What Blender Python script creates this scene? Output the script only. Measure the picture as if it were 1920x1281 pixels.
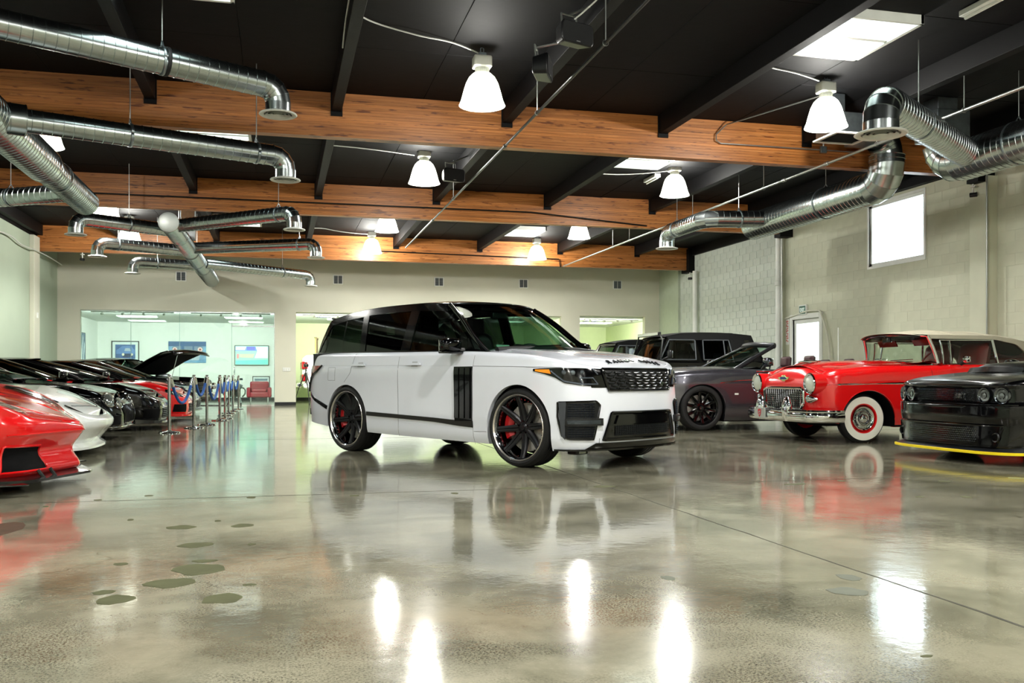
import bpy, bmesh, math, random
import numpy as np
from mathutils import Vector, Matrix, Euler
for o in list(bpy.data.objects): bpy.data.objects.remove(o)
SC = bpy.context.scene
COL = SC.collection
random.seed(7)
PI = math.pi
R_ = math.radians

# ------------------------------------------------------------ camera, world, light, exposure
YAW = math.atan(435/1750.0)             # the view turns this far right of the hall's long axis (+Y)
cam = bpy.data.cameras.new('camera'); camo = bpy.data.objects.new('camera', cam); COL.objects.link(camo)
camo.location = (0, 0, .91); camo.rotation_euler = (PI/2, 0, -YAW)
cam.sensor_width = 36; cam.lens = 36*1750/1920; cam.shift_y = (706-640.5)/1920; cam.clip_start = .05
SC.camera = camo
SC.view_settings.view_transform = 'Standard'; SC.view_settings.look = 'None'
SC.view_settings.gamma = 1; SC.view_settings.use_curve_mapping = False
SC.view_settings.exposure = 0.0
SC.cycles.use_denoising = True
SC.cycles.max_bounces = 8; SC.cycles.diffuse_bounces = 4; SC.cycles.glossy_bounces = 4
SC.cycles.transmission_bounces = 8; SC.cycles.transparent_max_bounces = 12
SC.cycles.sample_clamp_indirect = 6; SC.cycles.caustics_reflective = False; SC.cycles.caustics_refractive = False
W = bpy.data.worlds.new('sky'); SC.world = W; W.use_nodes = True
_bg = W.node_tree.nodes['Background']
_bg.inputs['Color'].default_value = (.86, .94, 1.0, 1); _bg.inputs['Strength'].default_value = 14.0
LAMP_W = 300       # watts of one high bay lamp
LAMP_COL = (1.0, .98, .92)
def area(name, loc, rot, sx, sy, power, col=(1, 1, 1), portal=False):
    l = bpy.data.lights.new(name, 'AREA'); l.shape = 'RECTANGLE'; l.size = sx; l.size_y = sy
    l.energy = power; l.color = col
    if portal: l.cycles.is_portal = True
    o = bpy.data.objects.new(name, l); COL.objects.link(o); o.location = loc; o.rotation_euler = rot
    return o

# ------------------------------------------------------------ colour and materials
def lin(c):
    if isinstance(c, str):
        c = [int(c[i:i+2], 16)/255 for i in (0, 2, 4)]
    return tuple(x/12.92 if x <= .04045 else ((x+.055)/1.055)**2.4 for x in c) + (1,)
MATS = {}
def mat(name, col, rough=.5, metal=0, coat=0, var=.04, scale=6, bump=0, bscale=40, emit=0, trans=0, ior=1.45, spec=.5, alpha=1, ecol=None, rnd=0, coat_rough=.03):
    if name in MATS: return MATS[name]
    m = bpy.data.materials.new(name); m.use_nodes = True
    nt = m.node_tree; N = nt.nodes; L = nt.links; b = N['Principled BSDF']
    c = lin(col)
    b.inputs['Roughness'].default_value = rough; b.inputs['Metallic'].default_value = metal
    b.inputs['Coat Weight'].default_value = coat; b.inputs['Coat Roughness'].default_value = coat_rough
    b.inputs['IOR'].default_value = ior; b.inputs['Specular IOR Level'].default_value = spec
    b.inputs['Transmission Weight'].default_value = trans; b.inputs['Alpha'].default_value = alpha
    tc = N.new('ShaderNodeTexCoord'); nz = N.new('ShaderNodeTexNoise'); nz.inputs['Scale'].default_value = scale; nz.inputs['Detail'].default_value = 4
    L.new(tc.outputs['Object'], nz.inputs['Vector'])
    mr = N.new('ShaderNodeMapRange'); mr.inputs['From Min'].default_value = .3; mr.inputs['From Max'].default_value = .7
    mr.inputs['To Min'].default_value = 1-var; mr.inputs['To Max'].default_value = 1+var
    L.new(nz.outputs['Fac'], mr.inputs['Value'])
    hs = N.new('ShaderNodeHueSaturation'); hs.inputs['Color'].default_value = c
    if rnd:
        oi = N.new('ShaderNodeObjectInfo'); m2 = N.new('ShaderNodeMapRange'); m2.inputs['To Min'].default_value = 1-rnd; m2.inputs['To Max'].default_value = 1+rnd
        L.new(oi.outputs['Random'], m2.inputs['Value']); mu = N.new('ShaderNodeMath'); mu.operation = 'MULTIPLY'
        L.new(mr.outputs['Result'], mu.inputs[0]); L.new(m2.outputs['Result'], mu.inputs[1]); L.new(mu.outputs[0], hs.inputs['Value'])
    else: L.new(mr.outputs['Result'], hs.inputs['Value'])
    L.new(hs.outputs['Color'], b.inputs['Base Color'])
    if bump:
        n2 = N.new('ShaderNodeTexNoise'); n2.inputs['Scale'].default_value = bscale; n2.inputs['Detail'].default_value = 5
        L.new(tc.outputs['Object'], n2.inputs['Vector'])
        bp = N.new('ShaderNodeBump'); bp.inputs['Strength'].default_value = bump; bp.inputs['Distance'].default_value = .01
        L.new(n2.outputs['Fac'], bp.inputs['Height']); L.new(bp.outputs['Normal'], b.inputs['Normal'])
    if emit:
        b.inputs['Emission Strength'].default_value = emit
        b.inputs['Emission Color'].default_value = lin(ecol) if ecol else c
    MATS[name] = m; return m
def thin_glass(name, tint, refl=.06, dark=.0):
    """architectural / car glass: clear tinted pane with a fresnel mirror on top, no refraction"""
    if name in MATS: return MATS[name]
    m = bpy.data.materials.new(name); m.use_nodes = True; nt = m.node_tree; N = nt.nodes; L = nt.links
    N.remove(N['Principled BSDF']); out = N['Material Output']
    tr = N.new('ShaderNodeBsdfTransparent'); tr.inputs['Color'].default_value = lin(tint)
    gl = N.new('ShaderNodeBsdfGlossy'); gl.inputs['Roughness'].default_value = .02
    lw = N.new('ShaderNodeLayerWeight'); lw.inputs['Blend'].default_value = .25
    nz = N.new('ShaderNodeTexNoise'); nz.inputs['Scale'].default_value = 1.5
    bp = N.new('ShaderNodeBump'); bp.inputs['Strength'].default_value = .015; L.new(nz.outputs['Fac'], bp.inputs['Height']); L.new(bp.outputs['Normal'], gl.inputs['Normal'])
    ma = N.new('ShaderNodeMath'); ma.operation = 'MULTIPLY_ADD'; ma.inputs[1].default_value = .55; ma.inputs[2].default_value = refl; ma.use_clamp = True
    L.new(lw.outputs['Fresnel'], ma.inputs[0])
    mx = N.new('ShaderNodeMixShader'); L.new(ma.outputs[0], mx.inputs['Fac']); L.new(tr.outputs[0], mx.inputs[1]); L.new(gl.outputs[0], mx.inputs[2])
    L.new(mx.outputs[0], out.inputs['Surface'])
    MATS[name] = m; return m

# ------------------------------------------------------------ mesh builder
class MB:
    def __init__(s): s.v = []; s.f = []; s.mi = []; s.cur = 0
    def add(s, vs, fs):
        b = len(s.v); s.v += [tuple(map(float, p)) for p in vs]; s.f += [tuple(b+i for i in f) for f in fs]; s.mi += [s.cur]*len(fs); return s
    def grid(s, G, closed_u=False, closed_v=False, flip=False):
        G = np.asarray(G, float); nu, nv = G.shape[:2]; fs = []
        for i in range(nu if closed_u else nu-1):
            for j in range(nv if closed_v else nv-1):
                a, b, c, d = i*nv+j, ((i+1) % nu)*nv+j, ((i+1) % nu)*nv+(j+1) % nv, i*nv+(j+1) % nv
                fs.append((a, d, c, b) if flip else (a, b, c, d))
        return s.add(G.reshape(-1, 3), fs)
    def box(s, c, d, rz=0, ry=0, rx=0):
        M = Euler((rx, ry, rz)).to_matrix(); c = Vector(c); vs = []
        for x in (-.5, .5):
            for y in (-.5, .5):
                for z in (-.5, .5): vs.append(c+M @ Vector((x*d[0], y*d[1], z*d[2])))
        return s.add(vs, [(0, 1, 3, 2), (4, 6, 7, 5), (0, 4, 5, 1), (2, 3, 7, 6), (0, 2, 6, 4), (1, 5, 7, 3)])
    def bx(s, a, b):
        return s.box([(a[i]+b[i])/2 for i in range(3)], [abs(b[i]-a[i]) for i in range(3)])
    def tube(s, path, r, n=8, caps=True, closed=False):
        P = [Vector(p) for p in path]; k = len(P); rs = r if hasattr(r, '__len__') else [r]*k
        ring = []; up = None
        for i in range(k):
            if closed: t = (P[(i+1) % k]-P[i-1]).normalized()
            else: t = (P[min(i+1, k-1)]-P[max(i-1, 0)]).normalized()
            if up is None:
                up = Vector((0, 0, 1)) if abs(t.z) < .9 else Vector((1, 0, 0))
            u = (up - t*up.dot(t)).normalized(); w = t.cross(u); up = u
            ring.append([P[i]+(u*math.cos(2*PI*j/n)+w*math.sin(2*PI*j/n))*rs[i] for j in range(n)])
        s.grid(ring, closed_u=closed, closed_v=True)
        if caps and not closed:
            for q, rv in ((ring[0], False), (ring[-1], True)):
                s.add(q, [tuple(range(n))[::-1] if rv else tuple(range(n))])
        return s
    def lathe(s, prof, n=32, axis='z', c=(0, 0, 0), a0=0, a1=2*PI, close=False):
        """prof: (radius, height) along the axis"""
        full = abs(a1-a0-2*PI) < 1e-6; k = n if full else n+1; G = []
        for i in range(k):
            a = a0+(a1-a0)*i/n; row = []
            for r, h in prof:
                p = {'z': (r*math.cos(a), r*math.sin(a), h), 'y': (r*math.cos(a), h, r*math.sin(a)), 'x': (h, r*math.cos(a), r*math.sin(a))}[axis]
                row.append([p[q]+c[q] for q in range(3)])
            G.append(row)
        return s.grid(G, closed_u=full, closed_v=close)
    def prism(s, poly, a, b, axis='z'):
        """poly: 2D outline; extruded from a to b along axis"""
        n = len(poly); vs = []
        for h in (a, b):
            for p in poly:
                vs.append({'z': (p[0], p[1], h), 'y': (p[0], h, p[1]), 'x': (h, p[0], p[1])}[axis])
        fs = [tuple(range(n))[::-1], tuple(range(n, 2*n))]+[(i, (i+1) % n, n+(i+1) % n, n+i) for i in range(n)]
        return s.add(vs, fs)
    def xf(s, M):
        s.v = [tuple(M @ Vector(p)) for p in s.v]; return s
    def build(s, name, mats, parent=None, smooth=40, bevel=0, weld=0, solid=0, seg=2):
        me = bpy.data.meshes.new(name); me.from_pydata(s.v, [], s.f); 
        mats = mats if isinstance(mats, (list, tuple)) else [mats]
        for m in mats: me.materials.append(m)
        if len(mats) > 1:
            for p, i in zip(me.polygons, s.mi): p.material_index = i
        bm = bmesh.new(); bm.from_mesh(me)
        if weld: bmesh.ops.remove_doubles(bm, verts=bm.verts, dist=weld)
        bmesh.ops.recalc_face_normals(bm, faces=bm.faces); bm.to_mesh(me); bm.free()
        if smooth:
            me.shade_smooth(); me.set_sharp_from_angle(angle=R_(smooth))
        o = bpy.data.objects.new(name, me); COL.objects.link(o)
        if parent: o.parent = parent
        if solid:
            md = o.modifiers.new('thick', 'SOLIDIFY'); md.thickness = solid; md.offset = 0
        if bevel:
            md = o.modifiers.new('edge', 'BEVEL'); md.width = bevel; md.segments = seg; md.limit_method = 'ANGLE'; md.angle_limit = R_(40)
        return o
def tag(o, label, cat, group=None):
    o['label'] = label; o['category'] = cat
    if group: o['group'] = group
    return o
def thing(name, label, cat, loc=(0, 0, 0), rz=0, group=None):
    o = bpy.data.objects.new(name, None); COL.objects.link(o); o.location = loc; o.rotation_euler = (0, 0, rz); o.empty_display_size = .1
    return tag(o, label, cat, group)
def struct(o): o['kind'] = 'structure'; return o
def copy_tree(o, parent=None):
    c = o.copy(); COL.objects.link(c)
    if parent: c.parent = parent
    for ch in list(o.children): copy_tree(ch, c)
    return c
def text_obj(name, txt, size, mat_, parent, M, extrude=.003, bold=0, align='CENTER', sx=1, space=1):
    cu = bpy.data.curves.new(name, 'FONT'); cu.body = txt; cu.size = size; cu.extrude = extrude; cu.align_x = align; cu.align_y = 'CENTER'; cu.offset = bold; cu.space_character = space
    cu.resolution_u = 3
    o = bpy.data.objects.new(name, cu); COL.objects.link(o)
    dg = bpy.context.evaluated_depsgraph_get(); me = bpy.data.meshes.new_from_object(o.evaluated_get(dg))
    bpy.data.objects.remove(o); me.materials.clear(); me.materials.append(mat_)
    o = bpy.data.objects.new(name, me); COL.objects.link(o)
    me.transform(M @ Matrix.Diagonal((sx, 1, 1, 1)))
    if parent: o.parent = parent
    return o
def frameM(o, ex, ey):
    """matrix with local x along ex, y along ey, z outward, at o"""
    ex = Vector(ex).normalized(); ez = ex.cross(Vector(ey)).normalized(); ey = ez.cross(ex)
    M = Matrix((ex, ey, ez)).transposed().to_4x4(); M.translation = Vector(o); return M

# ------------------------------------------------------------ curves
def crs(pts, n):
    """chord-length Catmull-Rom through pts, n samples"""
    p = np.asarray(pts, float); d = np.r_[0, np.cumsum(np.maximum(1e-9, np.linalg.norm(np.diff(p, axis=0), axis=1)))]
    if len(p) == 2: return p[0]+(p[1]-p[0])*np.linspace(0, 1, n)[:, None]
    m = np.zeros_like(p)
    for i in range(1, len(p)-1):
        h0, h1 = d[i]-d[i-1], d[i+1]-d[i]
        m[i] = ((p[i]-p[i-1])/h0*h1+(p[i+1]-p[i])/h1*h0)/(h0+h1)
    m[0] = 2*(p[1]-p[0])/(d[1]-d[0])-m[1]; m[-1] = 2*(p[-1]-p[-2])/(d[-1]-d[-2])-m[-2]
    x = np.linspace(0, d[-1], n); i = np.clip(np.searchsorted(d, x, 'right')-1, 0, len(p)-2)
    h = d[i+1]-d[i]; t = (x-d[i])/h; t2, t3 = t*t, t*t*t
    return ((2*t3-3*t2+1)[:, None]*p[i]+((t3-2*t2+t)*h)[:, None]*m[i]+(-2*t3+3*t2)[:, None]*p[i+1]+((t3-t2)*h)[:, None]*m[i+1])
def lerpn(pts, n):
    p = np.asarray(pts, float)
    if len(p) == 1: return np.repeat(p, n, 0)
    d = np.r_[0, np.cumsum(np.linalg.norm(np.diff(p, axis=0), axis=1))]; x = np.linspace(0, d[-1], n)
    return np.stack([np.interp(x, d, p[:, k]) for k in range(p.shape[1])], 1)
def pch(tab):
    """monotone cubic through (x, y) table -> function"""
    t = sorted(tab); x = np.array([a for a, b in t], float); y = np.array([b for a, b in t], float)
    if len(x) == 1: return lambda q: np.full(np.shape(q), y[0])
    h = np.diff(x); dl = np.diff(y)/h; m = np.zeros(len(x))
    for i in range(1, len(x)-1):
        if dl[i-1]*dl[i] > 0:
            w1, w2 = 2*h[i]+h[i-1], h[i]+2*h[i-1]; m[i] = (w1+w2)/(w1/dl[i-1]+w2/dl[i])
    m[0], m[-1] = dl[0], dl[-1]
    def f(q):
        q = np.clip(np.asarray(q, float), x[0], x[-1]); i = np.clip(np.searchsorted(x, q, 'right')-1, 0, len(x)-2)
        t = (q-x[i])/h[i]; t2, t3 = t*t, t**3
        return (2*t3-3*t2+1)*y[i]+(t3-2*t2+t)*h[i]*m[i]+(-2*t3+3*t2)*y[i+1]+(t3-t2)*h[i]*m[i+1]
    return f
def arc_pts(c, r, a0, a1, n, ax=(1, 0, 0), ay=(0, 0, 1)):
    c, ax, ay = Vector(c), Vector(ax), Vector(ay)
    return [c+ax*r*math.cos(a0+(a1-a0)*i/n)+ay*r*math.sin(a0+(a1-a0)*i/n) for i in range(n+1)]
# ------------------------------------------------------------ room materials
M_cream = mat('cream_wall_paint', 'd6d6c5', .6, var=.03, scale=1.2, bump=.08, bscale=60)
M_left = mat('pale_green_wall_paint', 'abb9a5', .6, var=.03, scale=1.0, bump=.1, bscale=50)
M_block = mat('painted_block', 'c6c9b2', .55, var=.035, scale=3, bump=.15, bscale=70, rnd=.012)
M_blockw = mat('painted_block_daylit', 'ccd4cc', .5, var=.04, scale=3, bump=.2, bscale=70, rnd=.03)  # paler, cooler copy of the block paint, daylight put into its colour
M_white = mat('white_paint', 'e8ebe6', .4)
M_room = mat('lobby_wall_paint', 'e8ebe6', .6, var=.02)
M_green = mat('office_wall_paint', 'cfdcae', .6, var=.02)
M_black = mat('black_deck_paint', '070708', .7, spec=.15, var=.3, scale=2.5, bump=.25, bscale=6, rnd=.12)
M_purlin = mat('black_purlin_paint', '060607', .6, spec=.2, var=.2, bump=.1)
M_base = mat('black_baseboard', '15171a', .4)
M_galv = mat('galvanised_steel', 'b4bcbc', .22, 1, var=.1, scale=9, bump=.02, bscale=25)
M_galvd = mat('galvanised_sheet', '9aa4a8', .35, 1, var=.12, scale=14)
M_conduit = mat('steel_conduit', 'a9aca8', .35, .9)
M_chrome = mat('chrome', 'e2e4e6', .05, 1, var=.01)
M_dark = mat('dark_rubber', '0d0e0f', .6)
M_bplast = mat('black_plastic', '101113', .35)
M_gloss = mat('gloss_black', '030304', .12, coat=.45, spec=.4)

def wood_mat():
    m = bpy.data.materials.new('glulam_timber'); m.use_nodes = True; nt = m.node_tree; N = nt.nodes; L = nt.links; b = N['Principled BSDF']
    tc = N.new('ShaderNodeTexCoord'); oi = N.new('ShaderNodeObjectInfo')
    off = N.new('ShaderNodeVectorMath'); off.operation = 'MULTIPLY_ADD'; L.new(oi.outputs['Random'], off.inputs[0]); off.inputs[1].default_value = (31, 17, 9); L.new(tc.outputs['Object'], off.inputs[2])
    mp = N.new('ShaderNodeMapping'); mp.inputs['Scale'].default_value = (.35, 6, 14); L.new(off.outputs[0], mp.inputs['Vector'])
    n1 = N.new('ShaderNodeTexNoise'); n1.inputs['Scale'].default_value = 3; n1.inputs['Detail'].default_value = 8; n1.inputs['Roughness'].default_value = .65; L.new(mp.outputs[0], n1.inputs['Vector'])
    cr = N.new('ShaderNodeValToRGB'); e = cr.color_ramp.elements
    e[0].position = .2; e[0].color = lin('6a3a1a'); e[1].position = .8; e[1].color = lin('d3935a')
    k = e.new(.5); k.color = lin('b3723c'); L.new(n1.outputs['Fac'], cr.inputs['Fac'])
    # knots and finger-joint stains, longer along the beam
    mp2 = N.new('ShaderNodeMapping'); mp2.inputs['Scale'].default_value = (1.6, 3, 9); L.new(off.outputs[0], mp2.inputs['Vector'])
    n2 = N.new('ShaderNodeTexNoise'); n2.inputs['Scale'].default_value = 2.2; n2.inputs['Detail'].default_value = 3; L.new(mp2.outputs[0], n2.inputs['Vector'])
    c2 = N.new('ShaderNodeValToRGB'); c2.color_ramp.elements[0].position = .60; c2.color_ramp.elements[0].color = (1, 1, 1, 1); c2.color_ramp.elements[1].position = .68; c2.color_ramp.elements[1].color = (.33, .24, .2, 1)
    L.new(n2.outputs['Fac'], c2.inputs['Fac'])
    mx = N.new('ShaderNodeMix'); mx.data_type = 'RGBA'; mx.blend_type = 'MULTIPLY'; mx.inputs['Factor'].default_value = 1
    L.new(cr.outputs[0], mx.inputs[6]); L.new(c2.outputs[0], mx.inputs[7])
    hs = N.new('ShaderNodeHueSaturation'); hs.inputs['Saturation'].default_value = 1.02
    mr = N.new('ShaderNodeMapRange'); mr.inputs['To Min'].default_value = .78; mr.inputs['To Max'].default_value = 1.15; L.new(oi.outputs['Random'], mr.inputs['Value'])
    L.new(mr.outputs[0], hs.inputs['Value']); L.new(mx.outputs[2], hs.inputs['Color']); L.new(hs.outputs[0], b.inputs['Base Color'])
    b.inputs['Roughness'].default_value = .42
    return m
M_wood = wood_mat()
def floor_mat():
    m = bpy.data.materials.new('polished_concrete'); m.use_nodes = True; nt = m.node_tree; N = nt.nodes; L = nt.links; b = N['Principled BSDF']
    tc = N.new('ShaderNodeTexCoord')
    def nz(sc, det, rough=.55, dist=0):
        n = N.new('ShaderNodeTexNoise'); n.inputs['Scale'].default_value = sc; n.inputs['Detail'].default_value = det; n.inputs['Roughness'].default_value = rough; n.inputs['Distortion'].default_value = dist
        L.new(tc.outputs['Object'], n.inputs['Vector']); return n
    def ramp(src, p0, c0, p1, c1):
        r = N.new('ShaderNodeValToRGB'); r.color_ramp.elements[0].position = p0; r.color_ramp.elements[0].color = c0; r.color_ramp.elements[1].position = p1; r.color_ramp.elements[1].color = c1
        L.new(src, r.inputs['Fac']); return r
    def mul(a, c, f=1, mode='MULTIPLY'):
        x = N.new('ShaderNodeMix'); x.data_type = 'RGBA'; x.blend_type = mode; x.inputs['Factor'].default_value = f; L.new(a, x.inputs[6]); L.new(c, x.inputs[7]); return x.outputs[2]
    base = ramp(nz(.45, 6, .6, .4).outputs['Fac'], .3, lin('908d78'), .7, lin('b8b39c'))
    cloud = ramp(nz(1.6, 8, .65, .3).outputs['Fac'],   .36, lin('8d9187'), .58, (1, 1, 1, 1))
    # worn aggregate shows as fine dark and light specks, more in some areas
    spk = ramp(nz(110, 3, .7).outputs['Fac'], .40, lin('5f6159'), .54, (1, 1, 1, 1))
    spk2 = ramp(nz(70, 2, .5).outputs['Fac'], .63, (0, 0, 0, 1), .72, lin('6a6a60'))
    wear = ramp(nz(.9, 5, .6, .6).outputs['Fac'], .42, (0, 0, 0, 1), .62, (1, 1, 1, 1))
    c = mul(base.outputs[0], cloud.outputs[0], .65)
    x = N.new('ShaderNodeMix'); x.data_type = 'RGBA'; x.blend_type = 'MULTIPLY'; L.new(wear.outputs[0], x.inputs['Factor']); L.new(c, x.inputs[6]); L.new(spk.outputs[0], x.inputs[7])
    y = N.new('ShaderNodeMix'); y.data_type = 'RGBA'; y.blend_type = 'ADD'; y.inputs['Factor'].default_value = .35; L.new(x.outputs[2], y.inputs[6]); L.new(spk2.outputs[0], y.inputs[7])
    # hairline cracks
    vo = N.new('ShaderNodeTexVoronoi'); vo.feature = 'DISTANCE_TO_EDGE'; vo.inputs['Scale'].default_value = .55
    wv = nz(1.4, 5); va = N.new('ShaderNodeVectorMath'); va.operation = 'MULTIPLY_ADD'; va.inputs[1].default_value = (1.3, 1.3, 1.3); L.new(wv.outputs['Color'], va.inputs[0]); L.new(tc.outputs['Object'], va.inputs[2]); L.new(va.outputs[0], vo.inputs['Vector'])
    crk = ramp(vo.outputs['Distance'], .0, lin('6a6a5c'), .004, (1, 1, 1, 1))
    msk = ramp(nz(.8, 2).outputs['Fac'], .5, (0, 0, 0, 1), .56, (1, 1, 1, 1))
    z = N.new('ShaderNodeMix'); z.data_type = 'RGBA'; z.blend_type = 'MULTIPLY'; L.new(msk.outputs[0], z.inputs['Factor']); L.new(y.outputs[2], z.inputs[6]); L.new(crk.outputs[0], z.inputs[7])
    L.new(z.outputs[2], b.inputs['Base Color'])
    rr = ramp(nz(1.1, 6, .65, .3).outputs['Fac'], .3, (.08,)*3+(1,), .7, (.18,)*3+(1,)); L.new(rr.outputs[0], b.inputs['Roughness'])
    b.inputs['Specular IOR Level'].default_value = .5; b.inputs['IOR'].default_value = 1.55
    b.inputs['Coat Weight'].default_value = .6; b.inputs['Coat Roughness'].default_value = .06
    bp = N.new('ShaderNodeBump'); bp.inputs['Strength'].default_value = .05; bp.inputs['Distance'].default_value = .02
    L.new(nz(7, 4, .6).outputs['Fac'], bp.inputs['Height']); L.new(bp.outputs['Normal'], b.inputs['Normal']); L.new(bp.outputs['Normal'], b.inputs['Coat Normal'])
    return m
M_floor = floor_mat()
M_patch = mat('repair_mortar', '55573f', .75, spec=.15, var=.12, scale=9, bump=.2, bscale=60)
M_joint = mat('joint_filler', '3a3a30', .8, var=.3, scale=5)

# ------------------------------------------------------------ floor, joints and repair patches
XL, XR, XRR, YB, ZD = -6.45, 12.1, 12.9, 30.3, 5.05
fl = struct(MB().bx((-9, -8, -.2), (16, 40, 0)).build('floor', M_floor, smooth=0))
def ragged(x, y, rx, ry, z0, z1, n=18, amp=.14):
    ph = [random.uniform(0, 6.28) for _ in range(3)]
    return MB().prism([(x+rx*math.cos(t)*(1+amp*math.sin(2*t+ph[0])+.06*math.sin(5*t+ph[1])+.05*math.sin(9*t)), y+ry*math.sin(t)*(1+amp*math.sin(3*t+ph[2])+.06*math.sin(7*t+ph[0]))) for t in [2*PI*i/n for i in range(n)]], z0, z1)
patches = [(-0.58, 5.94, .078, .075), (-0.22, 5.92, .062, .065), (-0.44, 5.3, .087, .076), (-0.36, 4.83, .057, .035), (-0.37, 4.63, .113, .13), (-0.47, 4.35, .098, .096), (-0.75, 4.85, .036, .03), (-0.72, 4.23, .041, .041), (-0.65, 4.08, .067, .081), (-0.23, 3.99, .087, .085), (-0.13, 4.23, .032, .02), (-0.15, 5.25, .021, .025), (-0.92, 6.33, .021, .035), (-0.38, 6.15, .02, .03), (2.5, 3.73, .051, .065), (2.33, 3.49, .082, .076), (1.7, 3.92, .032, .043), (4.69, 6.1, .035, .032), (4.22, 7.07, .093, .04), (1.96, 7.33, .087, .072), (-1.65, 6.1, .17, .27), (-1.59, 7.12, .021, .03), (-0.97, 7.57, .035, .035), (-0.21, 7.28, .036, .05), (1.32, 7.16, .03, .035), (3.92, 6.35, .015, .034), (5.03, 6.01, .036, .053), (2.04, 2.62, .021, .011), (2.6, 7.3, .09, .06), (.55, 7.2, .04, .04), (-1.3, 7.4, .03, .03), (4.75, 7.2, .04, .04), (5.6, 6.95, .05, .05)]
M_patch2 = mat('repair_mortar_pale', '666a5e', .7, spec=.2, var=.1, scale=9)
M_patch3 = mat('rust_stained_mortar', '4d3c30', .7, spec=.2, var=.2, scale=9)
for i, (x, y, rx, ry) in enumerate(patches):
    o = ragged(x, y, rx, ry, -.01, .0015).build('mortar_patch', M_patch3 if i == 20 else (M_patch2 if i in (14, 15, 16) else M_patch), fl, smooth=0)
def wobble(p0, p1, w, n, amp=.006):
    Lp, Rp = [], []
    for i in range(n+1):
        t = i/n; x = p0[0]+(p1[0]-p0[0])*t; y = p0[1]+(p1[1]-p0[1])*t; a = random.uniform(-amp, amp); ww = w*random.uniform(.6, 1.35)
        if abs(p1[0]-p0[0]) < abs(p1[1]-p0[1]): Lp.append((x+a-ww/2, y)); Rp.append((x+a+ww/2, y))
        else: Lp.append((x, y+a-ww/2)); Rp.append((x, y+a+ww/2))
    return MB().prism(Lp+Rp[::-1], -.01, .001)
wobble((2.625, 1.2), (2.625, 30.2), .012, 140).build('control_joint', M_joint, fl, smooth=0)
wobble((-6.4, 7.33), (12, 7.33), .008, 110, .008).build('control_joint', M_joint, fl, smooth=0)
wobble((-6.4, 13.9), (12, 13.9), .008, 90).build('control_joint', M_joint, fl, smooth=0)
M_yel = mat('worn_yellow_paint', '9a9440', .35, var=.25, scale=8)
MB().prism([(6.3, 7.0), (7.4, 6.1), (7.5, 6.2), (6.38, 7.1)], -.01, .001).build('floor_stripe', mat('faded_yellow_paint', '96935f', .3, var=.2, scale=6), fl, smooth=0)

# ------------------------------------------------------------ walls
def blockwall(name, x, y0, y1, z0, z1, zb, holes, m, thick=.25, depth=.003, side=1, parts=True, by=.4, bz=.2, gap=.002):
    """backing wall with openings, faced with separate painted blocks; side=+1: face looks to -X"""
    mb = MB(); ys = sorted({y0, y1, *[h[0] for h in holes], *[h[1] for h in holes]}); zs = sorted({z0, z1, *[h[2] for h in holes], *[h[3] for h in holes]})
    for a, b in zip(ys, ys[1:]):
        for c, d in zip(zs, zs[1:]):
            if any(h[0] <= (a+b)/2 <= h[1] and h[2] <= (c+d)/2 <= h[3] for h in holes): continue
            mb.bx((x, a, c), (x+thick*side, b, d))
    w = struct(mb.build(name, m, smooth=0))
    if not parts: return w
    rest = MB(); cnt = 0; cache = {}
    k = 0; z = z0
    nb = []
    while z < z1-.02:
        y = y0-(by/2 if k % 2 else 0); 
        while y < y1-.02:
            a, b, c, d = max(y, y0)+gap, min(y+by, y1)-gap, z+gap, min(z+bz, z1)-gap
            y += by
            for h in holes:
                if c < h[3]-.03 and d > h[2]+.03:
                    if a >= h[0]-.03 and b <= h[1]+.03: a = b
                    elif a < h[0] < b: b = h[0]
                    elif a < h[1] < b: a = h[1]
            if b-a > .04: nb.append((a, b, c, d))
        z += bz; k += 1
    nb.sort(key=lambda q: (q[2] < zb, q[0]))
    for a, b, c, d in nb:
        if c >= zb and cnt < 295:
            key = (round(b-a, 3), round(d-c, 3))
            if key not in cache:
                o = MB().bx((-depth*side, -(b-a)/2, -(d-c)/2), (0, (b-a)/2, (d-c)/2)).build('block', m, w, smooth=0, bevel=.002, seg=1); cache[key] = o
            else:
                o = cache[key].copy(); COL.objects.link(o); o.parent = w
            o.location = (x-.0005*side*random.random(), (a+b)/2, (c+d)/2); cnt += 1
        else: rest.bx((x-depth*side, a, c), (x, b, d))
    if rest.v:
        o = rest.build('block_course', m, w, smooth=0); o['kind'] = 'stuff'
    return w
WIN = (15.6, 17.34, 3.22, 4.51); DOOR = (19.2, 20.36, 0, 2.28)
wr = blockwall('wall_right', XR, 12.9, 21.0, 0, 4.8, 1.2, [WIN, DOOR], M_block)
struct(MB().bx((XR, -8, 0), (XR+.25, 12.9, 4.8)).build('wall_right', M_block, smooth=0))
w2 = blockwall('wall_right', XRR, 21.0, YB, 0, 5.0, 1.2, [], M_blockw, gap=.007, depth=.012)
struct(MB().bx((XR, 20.75, 0), (XRR, 21.0, 4.8)).build('wall_right', M_cream, smooth=0))
# left wall with a pilaster near the far corner
struct(MB().bx((XL-.25, -8, 0), (XL, YB, 4.68)).build('wall_left', M_left, smooth=0))
struct(MB().bx((XL, 27.1, 0), (XL+.12, 27.7, 4.68)).build('wall_left', M_cream, smooth=0, bevel=.01))
struct(MB().bx((XL-.25, -8, 4.68), (XL, YB, 5.3)).build('trim_1', M_black, smooth=0))
struct(MB().bx((XR-.14, -8, 4.62), (XR+.25, 21, 5.3)).build('trim_2', M_purlin, smooth=0))
struct(MB().bx((XRR-.10, 21, 4.78), (XRR+.25, YB, 5.3)).build('trim_3', M_purlin, smooth=0))
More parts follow.
